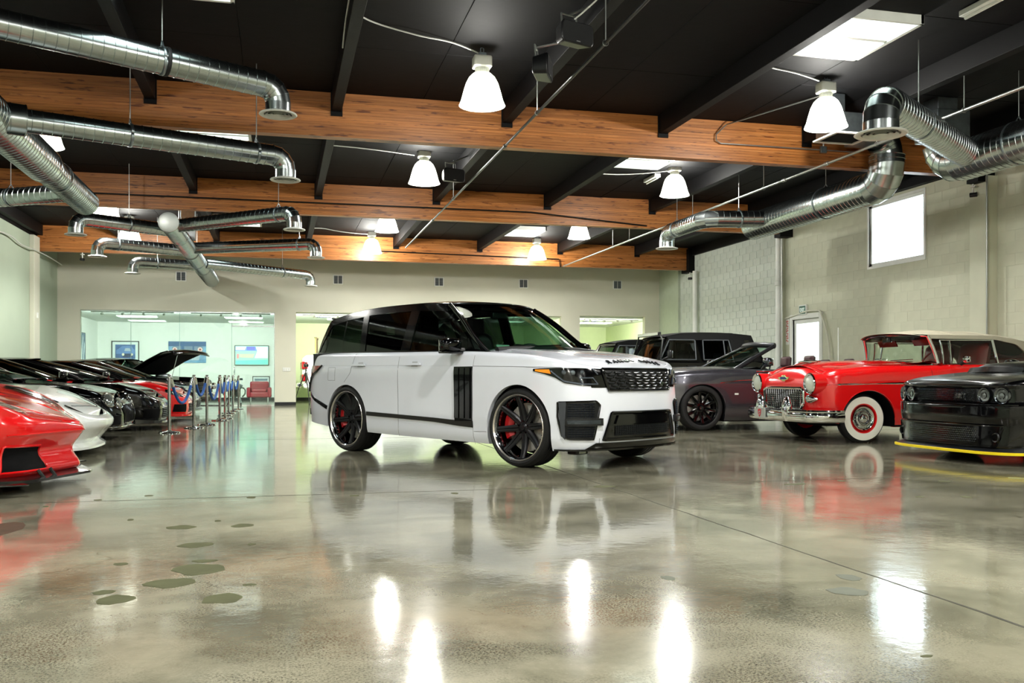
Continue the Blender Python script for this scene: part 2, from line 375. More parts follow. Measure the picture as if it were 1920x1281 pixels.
# back wall with three openings
H1, H2, H3 = (-5.82, -.16, 0, 2.92), (.49, 9.25, 0, 2.95), (9.91, 12.28, 0, 2.98)
mb = MB()
xs = [XL-.25, H1[0], H1[1], H2[0], H2[1], H3[0], H3[1], XRR+.25]
for a, b in ((0, 1), (2, 3), (4, 5), (6, 7)): mb.bx((xs[a], YB, 0), (xs[b], YB+.2, 3.0))
mb.bx((xs[0], YB, 3.0), (xs[-1], YB+.2, 5.3))
for h in (H1, H2, H3): mb.bx((h[0], YB, h[3]), (h[1], YB+.2, 3.0))
struct(mb.build('wall_back', M_cream, smooth=0))
for a, b in ((XL, H1[0]), (H1[1], H2[0]), (H2[1], H3[0]), (H3[1], XRR)):
    struct(MB().bx((a, YB-.015, 0), (b, YB, .1)).build('baseboard_back', M_base, smooth=0, bevel=.004))
struct(MB().bx((12.81, YB-1.6, 0), (XRR+.02, YB, 4.9)).build('wall_back', mat('shaded_green_paint', 'b9c4b0', .6), smooth=0))  # darker green corner strip, shade put into its wall colour
# front wall behind the viewer
struct(MB().bx((XL-.25, -8.2, 0), (XR+.25, -8, 5.3)).build('wall_front', M_cream, smooth=0))

# lobby and offices behind the back wall
YL = 36.9
mb = MB().bx((XL-.25, YL, 0), (.35, YL+.2, 3.0)).bx((XL-.3, YB+.2, 0), (XL-.05, YL, 3)).bx((.16, YB+.2, 0), (.36, YL, 3))
struct(mb.build('wall_lobby', M_room, smooth=0))
struct(MB().bx((XL, YL-.015, 0), (.16, YL, .11)).build('baseboard_lobby', M_base, smooth=0))
struct(MB().bx((XL-.3, YB+.2, 2.93), (13.2, YL+.2, 3.0)).build('ceiling', mat('office_ceiling_tile', 'd8dedb', .7), smooth=0))
mb = MB().bx((.36, YL-.6, 0), (13.2, YL-.4, 3.0)).bx((9.5, YB+.2, 0), (9.7, YL, 3)).bx((13, YB+.2, 0), (13.2, YL, 3)).bx((.36, YB+.2, 0), (.38, YL-.6, 3))
struct(mb.build('wall_office', M_green, smooth=0))
struct(MB().bx((.38, YL-.615, 0), (9.5, YL-.6, .11)).build('baseboard_office', M_base, smooth=0))

# ------------------------------------------------------------ ceiling deck panels with skylights
PUR = [-6.35, -4.3, -1.75, .8, 3.35, 5.9, 8.45, 11.0]
ce = struct(MB().bx((-9, -8.2, ZD), (15.2, 6.65, ZD+.06)).build('ceiling', M_black, smooth=0))
XE = [-6.85]+[-5.575+1.275*i for i in range(15)]+[13.6]
SKY = [(5, 9.25), (5, 15.75), (5, 24.85), (2, 9.25), (2, 15.75), (2, 24.85)]
sky_cells = []
cache = {}
def panel(a, b, c, d):
    key = (round(b-a, 3), round(d-c, 3))
    if key not in cache: o = MB().bx((-(b-a)/2, -(d-c)/2, 0), ((b-a)/2, (d-c)/2, .05)).build('deck_panel', M_black, ce, smooth=0, bevel=.008, seg=1); cache[key] = o
    else: o = cache[key].copy(); COL.objects.link(o); o.parent = ce
    o.location = ((a+b)/2, (c+d)/2, ZD+random.uniform(-.004, .004))
for r in range(10):
    y0 = 6.65+2.6*r; y1 = y0+2.6
    for i in range(len(XE)-1):
        a, b = XE[i], XE[i+1]; hit = None
        for q, ys in SKY:
            if abs(a-(PUR[q])) < .2 and y0-.01 <= ys < y1-.01: hit = ys
        if hit is None: panel(a, b, y0, min(y1, YB+.3))
        else:
            if hit > y0+.1: panel(a, b, y0, hit)
            if hit+1.3 < y1-.1: panel(a, b, hit+1.3, y1)
            sky_cells.append((a, b, hit, hit+1.3))
struct(MB().bx((-9, -8.2, ZD+.4), (-6.84, YB+1, ZD+.5)).build('trim_4', M_black, smooth=0))
for n, (a, b, c, d) in enumerate(sky_cells):
    t = .045
    mb = MB()
    a += .06; 
    for p, q in (((a, c, 0), (a+t, d, 0)), ((b-t, c, 0), (b, d, 0)), ((a, c, 0), (b, c+t, 0)), ((a, d-t, 0), (b, d, 0))):
        mb.bx((p[0], p[1], ZD-.1), (q[0], q[1], ZD+.42))
    mb.bx((a-.07, c, ZD-.002), (a+t, d, ZD+.05))
    s = struct(mb.build('window_%d' % (n+2), M_white, smooth=0, bevel=.004))
    MB().bx((a+t, (c+d)/2-.03, ZD-.08), (b-t, (c+d)/2+.03, ZD+.02)).build('crossbar', M_white, s, smooth=0, bevel=.004)
    for e, f in ((c+t, (c+d)/2-.02), ((c+d)/2+.02, d-t)):
        MB().bx((a+t, e, ZD+.36), (b-t, f, ZD+.37)).build('pane', thin_glass('skylight_acrylic', 'eef2ee', .05), s, smooth=0)
    area('daylight_portal', ((a+b)/2, (c+d)/2, ZD+.34), (0, 0, 0), b-a-.1, d-c-.1, 10, portal=True)
# purlins and glulam girders
GIR = [(13.9, 4.40, -8.7, 12.25, 14), (20.5, 4.375, -6.42, 11.95, 14), (27.9, 4.334, -6.42, 12.75, 14)]
edges_y = [-8.0]+[g[0] for g in GIR]+[YB]
for x in PUR:
    for a, b in zip(edges_y, edges_y[1:]):
        struct(MB().bx((x-.07, a+.09, 4.76), (x+.07, b-.09, ZD)).build('beam', M_purlin, smooth=0, bevel=.006))
for y, zb, xa, xb, n in GIR:
    g = struct(MB().bx((xa, y-.075, zb+.005), (xb, y+.075, ZD-.005)).build('beam', M_wood, smooth=0))
    h = (ZD-.06-zb)/n
    for k in range(n):
        pr = random.uniform(0, .004)
        o = MB().bx((xa, -.088-pr, 0), (xb, .088+pr, h-.0025)).build('lamination', M_wood, g, smooth=0)
        o.location = (0, y, zb+k*h)
    # black steel seats where the purlins hang
    for x in PUR[1:]:
        MB().bx((x-.085, y-.115, 4.70), (x+.085, y-.088, ZD)).build('purlin_hanger', M_purlin, g, smooth=0)
struct(MB().bx((12.2, 13.7, 0), (12.3, 14.1, 4.4)).build('trim_5', M_block, smooth=0))
# pilasters and end brackets of the girders
struct(MB().bx((XR-.2, 13.7, 0), (XR, 14.15, 4.4)).build('trim_6', M_block, smooth=0, bevel=.01))
struct(MB().bx((11.75, 13.76, 4.3), (12.1, 14.04, 4.52)).build('trim_7', M_purlin, smooth=0))
struct(MB().bx((11.75, 20.36, 4.3), (12.1, 20.64, 5.0)).build('trim_8', M_purlin, smooth=0))
struct(MB().bx((12.7, 27.6, 4.25), (12.89, 28.2, 5.0)).build('trim_9', M_purlin, smooth=0))

# ------------------------------------------------------------ window, door
w1 = struct(MB().bx((XR+.02, WIN[0], WIN[2]), (XR+.2, WIN[0]+.06, WIN[3])).bx((XR+.02, WIN[1]-.06, WIN[2]), (XR+.2, WIN[1], WIN[3])).bx((XR+.02, WIN[0], WIN[2]), (XR+.2, WIN[1], WIN[2]+.06)).bx((XR+.02, WIN[0], WIN[3]-.06), (XR+.2, WIN[1], WIN[3])).build('window_1', M_white, smooth=0))
MB().bx((XR-.02, WIN[0]-.05, WIN[2]-.05), (XR+.02, WIN[1]+.05, WIN[2])).bx((XR-.02, WIN[0]-.05, WIN[3]), (XR+.02, WIN[1]+.05, WIN[3]+.05)).bx((XR-.02, WIN[0]-.05, WIN[2]), (XR+.02, WIN[0], WIN[3])).bx((XR-.02, WIN[1], WIN[2]), (XR+.02, WIN[1]+.05, WIN[3])).build('casing', M_white, w1, smooth=0)
MB().bx((XR+.1, WIN[0]+.06, WIN[2]+.06), (XR+.106, WIN[1]-.06, WIN[3]-.06)).build('pane', thin_glass('window_glass', 'f4f8f8', .04), w1, smooth=0)
area('daylight_portal', (XR+.26, (WIN[0]+WIN[1])/2, (WIN[2]+WIN[3])/2), (0, PI/2, 0), 1.3, 1.75, 10, portal=True)
area('daylight_portal', (XR+.26, (DOOR[0]+DOOR[1])/2, 1.1), (0, PI/2, 0), 2.2, 1.1, 10, portal=True)
# ------------------------------------------------------------ high bay lamps
M_shade = mat('lit_acrylic_shade', 'f4f6ea', .3, emit=4.0, ecol='fbfff0', var=.02)
_n = M_shade.node_tree; _t = _n.nodes.new('ShaderNodeBsdfTransparent'); _x = _n.nodes.new('ShaderNodeMixShader'); _x.inputs[0].default_value = .45   # prismatic acrylic lets the bulb through
_n.links.new(_t.outputs[0], _x.inputs[1]); _n.links.new(_n.nodes['Principled BSDF'].outputs[0], _x.inputs[2]); _n.links.new(_x.outputs[0], _n.nodes['Material Output'].inputs['Surface'])
M_ballast = mat('white_ballast', 'dfe0d8', .4)
def lamp_proto():
    root = thing('high_bay_lamp', '', 'lamp')
    prof = [(.085, .40), (.12, .395), (.165, .35), (.205, .27), (.235, .17), (.262, .07), (.285, .012), (.292, 0), (.283, .004), (.255, .07), (.228, .17), (.198, .265), (.16, .34), (.11, .382), (.085, .386)]
    MB().lathe(prof, 40, close=True).build('lamp_shade', M_shade, root, smooth=60)
    col = MB().lathe([(.0, .47), (.075, .47), (.08, .462), (.08, .40), (.086, .395), (0, .395)], 24)
    for i in range(20):
        a = 2*PI*i/20; col.box((.083*math.cos(a), .083*math.sin(a), .43), (.012, .006, .06), rz=a)
    col.build('collar', M_ballast, root, smooth=40)
    MB().box((0, 0, .545), (.23, .19, .15)).build('ballast_box', M_ballast, root, bevel=.025, seg=3)
    MB().box((0, 0, .64), (.10, .08, .05)).build('junction_box', M_galvd, root, bevel=.006)
    MB().tube([(-.02, 0, .66), (-.02, 0, .72), (0, 0, .735), (.02, 0, .72), (.02, 0, .66)], .006, 6).build('hook', M_galvd, root)
    return root
LP = [(2.47, 11.5, 4.32, 'lit dome lamp in front of the nearest timber beam, left one of its row'),
      (7.34, 11.5, 4.36, 'lit dome lamp below the front skylight, right one of the nearest row'),
      (2.58, 17.1, 4.47, 'lit dome lamp between the first and second timber beams, by the farther speakers'),
      (7.6, 17.2, 4.50, 'lit dome lamp under the second skylight, between the first two timber beams'),
      (2.55, 23.0, 4.47, 'lit dome lamp half hidden behind the second beam, above the white SUV roof'),
      (7.5, 23.0, 4.48, 'lit dome lamp half hidden behind the second beam, right of the third skylight'),
      (2.55, 26.9, 4.44, 'lit dome lamp before the farthest beam, above the left rear of the white car'),
      (7.45, 26.9, 4.41, 'lit dome lamp before the farthest beam, left of the sprinkler pipe end'),
      (-3.45, 15.3, 4.36, 'lit dome lamp mostly hidden behind the left spiral duct trunk'),
      (-3.7, 22.0, 4.40, 'lit dome lamp just past the cut end of the left duct trunk'),
      (-3.75, 25.6, 4.40, 'lit dome lamp above the left branches of the far duct, before the last beam'),
      (2.5, 5.6, 4.36, 'added lit dome lamp, unseen overhead above the view, middle of three'), (7.4, 5.6, 4.36, 'added lit dome lamp, unseen overhead above the view, right of three'), (-2.4, 5.6, 4.36, 'added lit dome lamp, unseen overhead above the view, left of three'),  # three unseen lamp rows, added to fill the near hall with light
      (2.5, 0, 4.36, 'added lit dome lamp, unseen above the viewer, middle of three'), (7.4, 0, 4.36, 'added lit dome lamp, unseen above the viewer, right of three'), (-2.4, 0, 4.36, 'added lit dome lamp, unseen above the viewer, left of three'),
      (2.5, -5, 4.36, 'added lit dome lamp, unseen behind the viewer, middle of three'), (7.4, -5, 4.36, 'added lit dome lamp, unseen behind the viewer, right of three'), (-2.4, -5, 4.36, 'added lit dome lamp, unseen behind the viewer, left of three')]
lp0 = lamp_proto()
for i, (x, y, z, lab) in enumerate(LP):
    o = lp0 if i == 0 else copy_tree(lp0)
    o['group'] = 'high bay lamps under the roof'
    o['label'] = lab; o.location = (x, y, z)
    d = MB().tube([(x, y, z+.735), (x, y, ZD)], .007, 6); d.xf(Matrix.Translation((-x, -y, -z))); d.build('hanger', M_galvd, o)
    l = bpy.data.lights.new('bulb', 'POINT'); l.shadow_soft_size = .07; l.energy = LAMP_W; l.color = LAMP_COL
    b = bpy.data.objects.new('bulb', l); COL.objects.link(b); b.location = (0, 0, .14); b.parent = o
# ------------------------------------------------------------ car building kit
M_tire = mat('tyre_rubber', '0b0b0c', .65, var=.1, bump=.1, bscale=30)
M_under = mat('underbody_shade_black', '020203', .8, spec=.15)  # underbody black, also painted as the shade inside intakes and throats
M_glassd = thin_glass('privacy_glass', '2a2f2e', .07)
M_glass = thin_glass('clear_car_glass', 'a9c9b8', .05)
M_glassc = thin_glass('clear_classic_glass', 'dfe8e0', .03)
M_seat = mat('black_leather', '141416', .5, bump=.1)
M_cabin = mat('cabin_trim', '15181a', .6)
M_red_lens = mat('red_lens', '8a0c14', .1, coat=1)
M_lens = thin_glass('lamp_lens', 'e8eef0', .08)
M_amber = mat('amber_lens', 'f08a10', .15, coat=1, emit=.25)
M_seam = mat('panel_gap', '0a0a0a', .8)
def paint(name, col, rough=.28, coat=1, metal=0, var=.015, spec=.5):
    return mat(name, col, rough, metal, coat, var=var, scale=3, spec=spec)
class Shell:
    """lower body of a car: plan outline (half, front centre -> rear centre), vertical sections, shoulder height"""
    def __init__(s, plan, F, S, R, ztop, zsill, arches=(), r=.05, nose=None):
        s.nose = pch(nose) if nose else None
        m0 = [(x, -y) for x, y in plan[1:3]][::-1]; m1 = [(x, -y) for x, y in plan[-3:-1]][::-1]; q = crs(m0+list(plan)+m1, 2000); i0, i1 = [i for i in range(1, len(q)) if q[i-1, 1] < 0 <= q[i, 1]][0], [i for i in range(1, len(q)) if q[i-1, 1] >= 0 > q[i, 1]][-1]
        s.P = q[i0-1:i1+1].copy(); s.P[0, 1] = s.P[-1, 1] = 0
        d = np.gradient(s.P, axis=0); d /= np.linalg.norm(d, axis=1)[:, None]
        s.N = np.stack([d[:, 1], -d[:, 0]], 1); s.N[0] = (1, 0); s.N[-1] = (-1, 0)
        s.A = np.r_[0, np.cumsum(np.linalg.norm(np.diff(s.P, axis=0), axis=1))]; s.L = s.A[-1]
        s.F, s.S, s.R = pch(F), pch(S), pch(R); s.zt, s.zs = pch(ztop), pch(zsill); s.arches = arches; s.r = r
    def base(s, a):
        a = np.abs(a); return np.stack([np.interp(a, s.A, s.P[:, k]) for k in (0, 1)], -1), np.stack([np.interp(a, s.A, s.N[:, k]) for k in (0, 1)], -1)
    def ax(s, x): return np.interp(-np.asarray(x, float), -s.P[:, 0], s.A)
    def ztp(s, P, N):
        z = s.zt(P[..., 0])
        if s.nose is not None: z = z+s.nose(P[..., 1])*np.where(N[..., 0] > 0, N[..., 0]**2, 0)
        return z
    def top(s, a): return s.ztp(*s.base(a))
    def pt(s, a, z, off=0):
        a = np.asarray(a, float); z = np.asarray(z, float); P, N = s.base(a); zt = s.ztp(P, N)
        nx = N[..., 0]; wf = np.where(nx > 0, nx**2, 0); wr = np.where(nx < 0, nx**2, 0)
        ins = wf*s.F(z)+wr*s.R(z)+(1-nx**2)*s.S(z)
        d = np.clip(s.r-(zt-z), 0, s.r); ins = ins+s.r-np.sqrt(np.maximum(0, s.r**2-d**2))
        q = P-N*(ins-off)[..., None]; sg = np.where(a < 0, -1, 1)
        return np.stack([q[..., 0], sg*np.maximum(q[..., 1], 0), z], -1)
    def xz(s, x, z, side=1, off=0): return s.pt(side*s.ax(x), z, off)
    def zlow(s, a):
        P, N = s.base(a); z = s.zs(P[..., 0])
        for xc, zc, R in s.arches:
            h = R**2-(P[..., 0]-xc)**2
            z = np.where((h > 0) & (N[..., 1] > .3), np.maximum(z, zc+np.sqrt(np.maximum(h, 0))), z)
        return z
    def cols(s, nc=150):
        a = list(np.linspace(0, s.L, nc))
        for xc, zc, R in s.arches:
            for t in np.linspace(0, PI, 25): a.append(float(s.ax(xc+R*math.cos(t))))
            for e in (-1, 1): a += [float(s.ax(xc+e*(R+.0015))), float(s.ax(xc+e*(R-.0015)))]
        return np.unique(np.round(a, 4))
    def body(s, name, m, parent, nr=22, lip=.05, cut=None):
        a = s.cols(); a = np.r_[-a[::-1][:-1], a][:-1] if False else np.r_[-a[::-1], a[1:]]
        zl, zt = s.zlow(a), s.top(a); G = []
        fr = np.r_[np.linspace(0, 1, nr)]
        lowp = s.pt(a, zl, -lip)
        rows = [lowp]
        for f in fr: rows.append(s.pt(a, zl+(zt-s.r-zl)*f))
        for k in range(1, 8): rows.append(s.pt(a, zt-s.r+s.r*math.sin(k/7*PI/2)))
        G = np.stack(rows, 1)
        return MB().grid(G).build(name, m, parent, smooth=35, weld=.0004)
    def ring(s, x0, x1, n=60):
        """top ring between two stations (x1 > x0)"""
        a = np.linspace(float(s.ax(x1)), float(s.ax(x0)), n); return a
    def topgrid(s, x0, x1, zc, p=2.2, n=60, nt=33, extra=None, bow=0):
        a = s.ring(x0, x1, n); Lp = s.pt(a, s.top(a)); t = np.linspace(-1, 1, nt)
        G = np.zeros((n, nt, 3)); zcf = pch(zc) if zc else None
        for i in range(n):
            x, y, z = Lp[i]; c = float(zcf(x))
            G[i, :, 0] = x+bow*(1-t**2)*max(0, 1-(x-x0)/.6); G[i, :, 1] = y*t; G[i, :, 2] = z+(c-z)*(1-np.abs(t)**p)
        if extra is not None: G[..., 2] += extra(G[..., 0], G[..., 1])
        return G
    def deck(s, name, m, parent, x0, x1, zc, **k):
        sol = k.pop('solid', 0)
        return MB().grid(s.topgrid(x0, x1, zc, **k)).build(name, m, parent, smooth=40, weld=.0004, solid=sol)
def slab(G, thick, fn_in=None):
    """grid of outer points plus matching inner grid -> closed plate"""
    return G
def plate(outer, inner):
    o = np.asarray(outer, float); i = np.asarray(inner, float); mb = MB(); mb.grid(o)
    rim_o = np.concatenate([o[:, 0], o[-1, 1:], o[::-1, -1][1:], o[0, ::-1][1:]]); rim_i = np.concatenate([i[:, 0], i[-1, 1:], i[::-1, -1][1:], i[0, ::-1][1:]])
    mb.grid(np.stack([rim_o, rim_i], 0)); return mb
def fgrid(lower, upper, nu=24, nv=8):
    lo, up = lerpn(lower, nu), lerpn(upper, nu); t = np.linspace(0, 1, nv)[None, :, None]
    return lo[:, None]*(1-t)+up[:, None]*t
def skin(sh, lower, upper, off=.004, thick=.02, nu=24, nv=8, side=None):
    """plate lying on the shell.  side None: coordinates are (arc, z); side +-1: (x, z) on that flank"""
    g = fgrid(lower, upper, nu, nv); a = g[..., 0] if side is None else side*sh.ax(g[..., 0])
    return plate(sh.pt(a, g[..., 1], off), sh.pt(a, g[..., 1], off-thick))
def skinpath(sh, pts, off=.002, n=40, side=None):
    p = lerpn(pts, n); a = p[:, 0] if side is None else side*sh.ax(p[:, 0]); return sh.pt(a, p[:, 1], off)
def rimtube(sh, poly, r, off=.006, n=80, side=None, closed=True):
    p = list(poly)+([poly[0]] if closed else []); P = skinpath(sh, p, off, n, side)
    return MB().tube(P[:-1] if closed else P, r, 6, closed=closed)
class House:
    """glasshouse: flank surface above the shoulder line"""
    def __init__(s, sh, inset, lean, curve, zb, plan=None):
        s.sh, s.inset, s.lean, s.curve = sh, inset, lean, curve; s.zb = pch(zb); s.plan = pch(plan) if plan else None
    def y(s, x, z, off=0):
        x = np.asarray(x, float); z = np.asarray(z, float)
        y0 = s.plan(x) if s.plan else s.sh.pt(s.sh.ax(x), s.sh.top(s.sh.ax(x)))[..., 1]-s.inset
        d = z-s.zb(x); return y0-s.lean*d-s.curve*d*d+off
    def flank(s, lower, upper, side, off=0, thick=.02, nu=20, nv=8):
        g = fgrid(lower, upper, nu, nv)
        o = np.stack([g[..., 0], side*s.y(g[..., 0], g[..., 1], off), g[..., 1]], -1); i = np.stack([g[..., 0], side*s.y(g[..., 0], g[..., 1], off-thick), g[..., 1]], -1)
        return plate(o, i)
    def path(s, pts, side, off=0, n=30, smooth=True):
        p = crs(pts, n) if smooth and len(pts) > 2 else lerpn(pts, n)
        return np.stack([p[:, 0], side*s.y(p[:, 0], p[:, 1], off), p[:, 1]], -1)
    def screen(s, edge, bow0, bow1, zb0=0, zb1=0, nt=25, n=14, sgn=1, inset=.0, off=0, t0=-1, t1=1):
        """windscreen / rear screen between the two pillar lines; edge from base to top in (x, z)"""
        e = crs(edge, n); yy = s.y(e[:, 0], e[:, 1])-inset; t = np.linspace(t0, t1, nt); v = np.linspace(0, 1, n)
        G = np.zeros((n, nt, 3))
        for i in range(n):
            b = bow0+(bow1-bow0)*v[i]; zb = zb0+(zb1-zb0)*v[i]
            G[i, :, 0] = e[i, 0]+sgn*(b*(1-t**2)+off); G[i, :, 1] = yy[i]*t; G[i, :, 2] = e[i, 1]+zb*(1-t**2)+off*.5
        return G
    def roof(s, rail, bowf, bowr, crown, zf=0, n=30, nt=25, inset=0, p=2.4, ends=(.0, .0)):
        """rail: (x, z) from front to rear"""
        e = crs(rail, n); t = np.linspace(-1, 1, nt); x0, x1 = e[0, 0], e[-1, 0]; G = np.zeros((n, nt, 3)); cf = pch([(0, ends[0]), (.25, 1), (.75, 1), (1, ends[1])])
        for i in range(n):
            f = (e[i, 0]-x0)/(x1-x0); b = bowf*(1-f)-bowr*f; c = zf+(crown-zf)*float(cf(f)) if ends != (0, 0) else crown
            y = s.y(e[i, 0], e[i, 1])-inset
            G[i, :, 0] = e[i, 0]+b*(1-t**2); G[i, :, 1] = y*t; G[i, :, 2] = e[i, 1]+c*(1-np.abs(t)**p)
        return G
# ---- wheels (axle along local Y, outer face at +Y)
def wheel(parent, x, y, R, w, rr, style, side, steer=0, mats=None, bolts=True):
    """style: dict(n spokes, w0, w1, kind, dish, lip) ; returns the wheel (rim is the part, the rest its sub-parts)"""
    m = dict(tire=M_tire, rim=M_gloss, lip=M_chrome, spoke=M_gloss, hub=M_gloss, disc=M_chrome, cal=None); m.update(mats or {})
    h = w/2; wh = MB()
    wh.lathe([(rr-.008, h-.012), (rr-.02, h-.02), (rr-.03, h-.06), (rr-.055, -h+.06), (rr-.02, -h+.02), (rr, -h+.015)], 56, 'y'); W_ = wh.build('wheel', m['rim'], parent, smooth=50)
    W_.location = (x, y, R); W_.rotation_euler = (0, 0, (0 if side > 0 else PI)+steer)
    # tyre with tread grooves
    pr = [(rr-.01, h-.02), (rr+.004, h-.004), (rr+.35*(R-rr), h+.006), (rr+.7*(R-rr), h), (R-.012, h-.018), (R-.002, h-.035)]
    for g in (.55, 0, -.55):
        c = g*(h-.04); pr += [(R, c+.016), (R-.008, c+.013), (R-.008, c-.002), (R, c-.005)]
    pr += [(R-.002, -h+.035), (R-.012, -h+.018), (rr+.6*(R-rr), -h), (rr, -h+.01)]
    MB().lathe(pr, 64, 'y').build('tire', m['tire'], W_, smooth=35)
    MB().lathe([(rr-.013, h-.02), (rr-.008, h-.004), (rr-.001, h+.003), (rr+.005, h-.003), (rr+.001, h-.014)], 64, 'y').build('rim_lip', m['lip'], W_, smooth=60)
    if style['kind'] == 'spoke':
        n = style['n']; hr = style.get('hub', .085); dish = style.get('dish', .05); w0, w1 = style['w0'], style['w1']; r1 = rr-.02
        mesh = None
        for k in range(n):
            if mesh is None:
                mb = MB(); rs = np.linspace(hr*.7, r1, 6)
                for i in range(6):
                    pass
                G = []
                for i, q in enumerate(rs):
                    f = i/5; ww = w0+(w1-w0)*f; yo = h-dish-.015+(dish-.01)*f**2; th = .045-.015*f
                    G.append([(-ww/2, yo-th, q), (-ww/2, yo-.008, q), (-ww*.28, yo, q), (-ww*.07, yo-.001, q), (0, yo-.012, q), (ww*.07, yo-.001, q), (ww*.28, yo, q), (ww/2, yo-.008, q), (ww/2, yo-th, q)])
                mb.grid(G, closed_v=True); so = mb.build('spoke', m['spoke'], W_, smooth=20); mesh = so
            else:
                so = mesh.copy(); COL.objects.link(so); so.parent = W_
            so.rotation_euler = (0, 2*PI*k/n+style.get('ph', 0), 0)
        yh = h-dish-.012
        MB().lathe([(0, yh+.004), (.035, yh+.004), (.04, yh-.004), (.045, yh-.01), (hr*.9, yh-.012), (hr, yh-.02), (hr+.005, yh-.06), (0, yh-.06)], 32, 'y').build('hub', m['hub'], W_, smooth=35)
        if bolts:
            bm_ = MB()
            for k in range(style.get('lugs', 5)):
                a = 2*PI*k/style.get('lugs', 5)+.3; bm_.lathe([(0, yh+.002), (.009, yh+.002), (.011, yh-.015)], 8, 'y', c=(.062*math.cos(a), 0, .062*math.sin(a)))
            bm_.build('lug_nuts', m.get('lug', M_gloss), W_)
        cp = MB().lathe([(0, yh+.012), (.028, yh+.012), (.032, yh+.006), (.032, yh)], 24, 'y').build('center_cap', m.get('cap', m['hub']), W_)
    if 'rivets' in style:
        bm_ = MB()
        for k in range(style['rivets']):
            a = 2*PI*(k+.5)/style['rivets']; q = rr-.045; bm_.box((q*math.cos(a), h-.05, q*math.sin(a)), (.007, .02, .007), ry=-a)
        bm_.build('rim_bolts', M_chrome, W_)
    if style['kind'] == 'classic':
        h2 = h
        MB().lathe([(rr*.98, h2+.001), (rr+.35*(R-rr), h2+.010), (rr+.72*(R-rr), h2+.006)], 64, 'y').build('whitewall', mat('whitewall_rubber', 'e6e3d6', .6), W_, smooth=60)
        MB().lathe([(rr*.98, h2+.004), (rr*.93, h2-.0), (rr*.88, h2-.02), (rr*.86, h2-.05)], 64, 'y').build('painted_rim', m['spoke'], W_)
        MB().lathe([(rr*.87, h2-.03), (rr*.83, h2-.008), (rr*.78, h2+.004), (rr*.7, h2-.004), (rr*.62, h2-.022), (rr*.56, h2-.02), (rr*.52, h2-.004), (rr*.44, h2+.006), (rr*.36, h2+.002), (rr*.32, h2-.008), (rr*.26, h2+.016), (rr*.16, h2+.034), (0, h2+.04)], 64, 'y').build('hubcap', M_chrome, W_, smooth=50)
        sl = MB()
        for k in range(40):
            a = 2*PI*k/40; sl.box((rr*.6*math.cos(a), h2-.012, rr*.6*math.sin(a)), (.035, .012, .005), ry=-a)
        sl.build('hubcap_flute', M_chrome, W_)
    else:
        yd = -h*.15
        MB().lathe([(.07, yd+.012), (rr*.74, yd+.012), (rr*.745, yd), (rr*.74, yd-.02), (.07, yd-.02)], 48, 'y').build('brake_disc', mat('brake_steel', 'c8c4bc', .42, .35, scale=40, var=.15), W_, smooth=30)
        MB().lathe([(0, yd+.05), (.085, yd+.05), (.09, yd+.01)], 24, 'y').build('disc_hat', M_bplast, W_)
        if m['cal']:
            a0 = style.get('cal', PI); G = []
            for i in range(9):
                a = a0-.55+1.1*i/8; c, s_ = math.cos(a), math.sin(a)
                G.append([(q*c, yy, q*s_) for q, yy in ((rr*.5, yd+.04), (rr*.62, yd+.075), (rr*.78, yd+.07), (rr*.82, yd+.03), (rr*.82, yd-.05), (rr*.5, yd-.05))])
            MB().grid(G, closed_v=True).add(G[0], [(0, 1, 2, 3, 4, 5)]).add(G[-1], [(5, 4, 3, 2, 1, 0)]).build('brake_caliper', m['cal'], W_, smooth=40)
        MB().lathe([(rr-.06, -h+.05), (.0, -h+.04)], 32, 'y').build('back_plate', M_under, W_)
    return W_
def wheels(root, ax_f, ax_r, track, R, w, rr, style, mats=None, steer=0, sides=(1, -1), Rr=None, wr=None):
    for x, st in ((ax_f, steer), (ax_r, 0)):
        for s in sides:
            ww = (wr or w) if x == ax_r else w
            wheel(root, x, s*(track-ww/2), R, ww, rr, style, s, st, mats)
def underbody(sh, root, xs, w, z0, z1, arches, m=None):
    mb = MB(); x0, x1 = xs
    cuts = sorted([(c-R*.98, c+R*.98) for c, z, R in arches]); 
    mb.bx((x0, -w+.32, z0), (x1, w-.32, z1))
    prev = x0
    for a, b in cuts+[(x1, x1)]:
        if a-prev > .02: mb.bx((prev, -w, z0), (a, w, z1))
        prev = b
    mb.v = [(a, b*(1-.25*max(0, (abs(a)-1.7)/.8)), c) for a, b, c in mb.v]; mb.build('underbody', m or M_under, root, smooth=0)
    for c, z, R in arches:
        for s in (1, -1):
            MB().lathe([(R*.99, s*(w+.03)), (R*.99, s*(w-.33)), (.05, s*(w-.33))], 24, 'y', c=(c, 0, z), a0=-.15, a1=PI+.15).build('wheel_liner', m or M_under, root, smooth=40)
def seat(root, x, y, z, sc=1.0, m=None, name='seat', head=True, rake=.2):
    m = m or M_seat; mb = MB()
    def cush(c, d, ry):
        n = 10; G = []
        for i in range(n+1):
            u = -1+2*i/n; row = []
            for j in range(n+1):
                v = -1+2*j/n; f = (1-u**6)*(1-v**6); row.append((u*d[0]/2, v*d[1]/2, d[2]/2*f**.3 if f > 0 else 0))
            G.append(row)
        M = Matrix.Translation(c) @ Euler((0, ry, 0)).to_matrix().to_4x4(); q = MB().grid(G); q.grid([[(p[0], p[1], -p[2]) for p in r] for r in G]); q.xf(M); mb.add(q.v, q.f)
    cush((x, y, z), (.52*sc, .5*sc, .2*sc), -.08); cush((x-.3*sc, y, z+.36*sc), (.66*sc, .5*sc, .2*sc), PI/2-rake-.0)
    o = mb.build(name, m, root, smooth=60)
    if head:
        mb2 = MB(); mb = mb2; cush((x-.36*sc, y, z+.76*sc), (.2*sc, .27*sc, .11*sc), PI/2-rake*.5); mb.build('headrest', m, o, smooth=60)
    return o
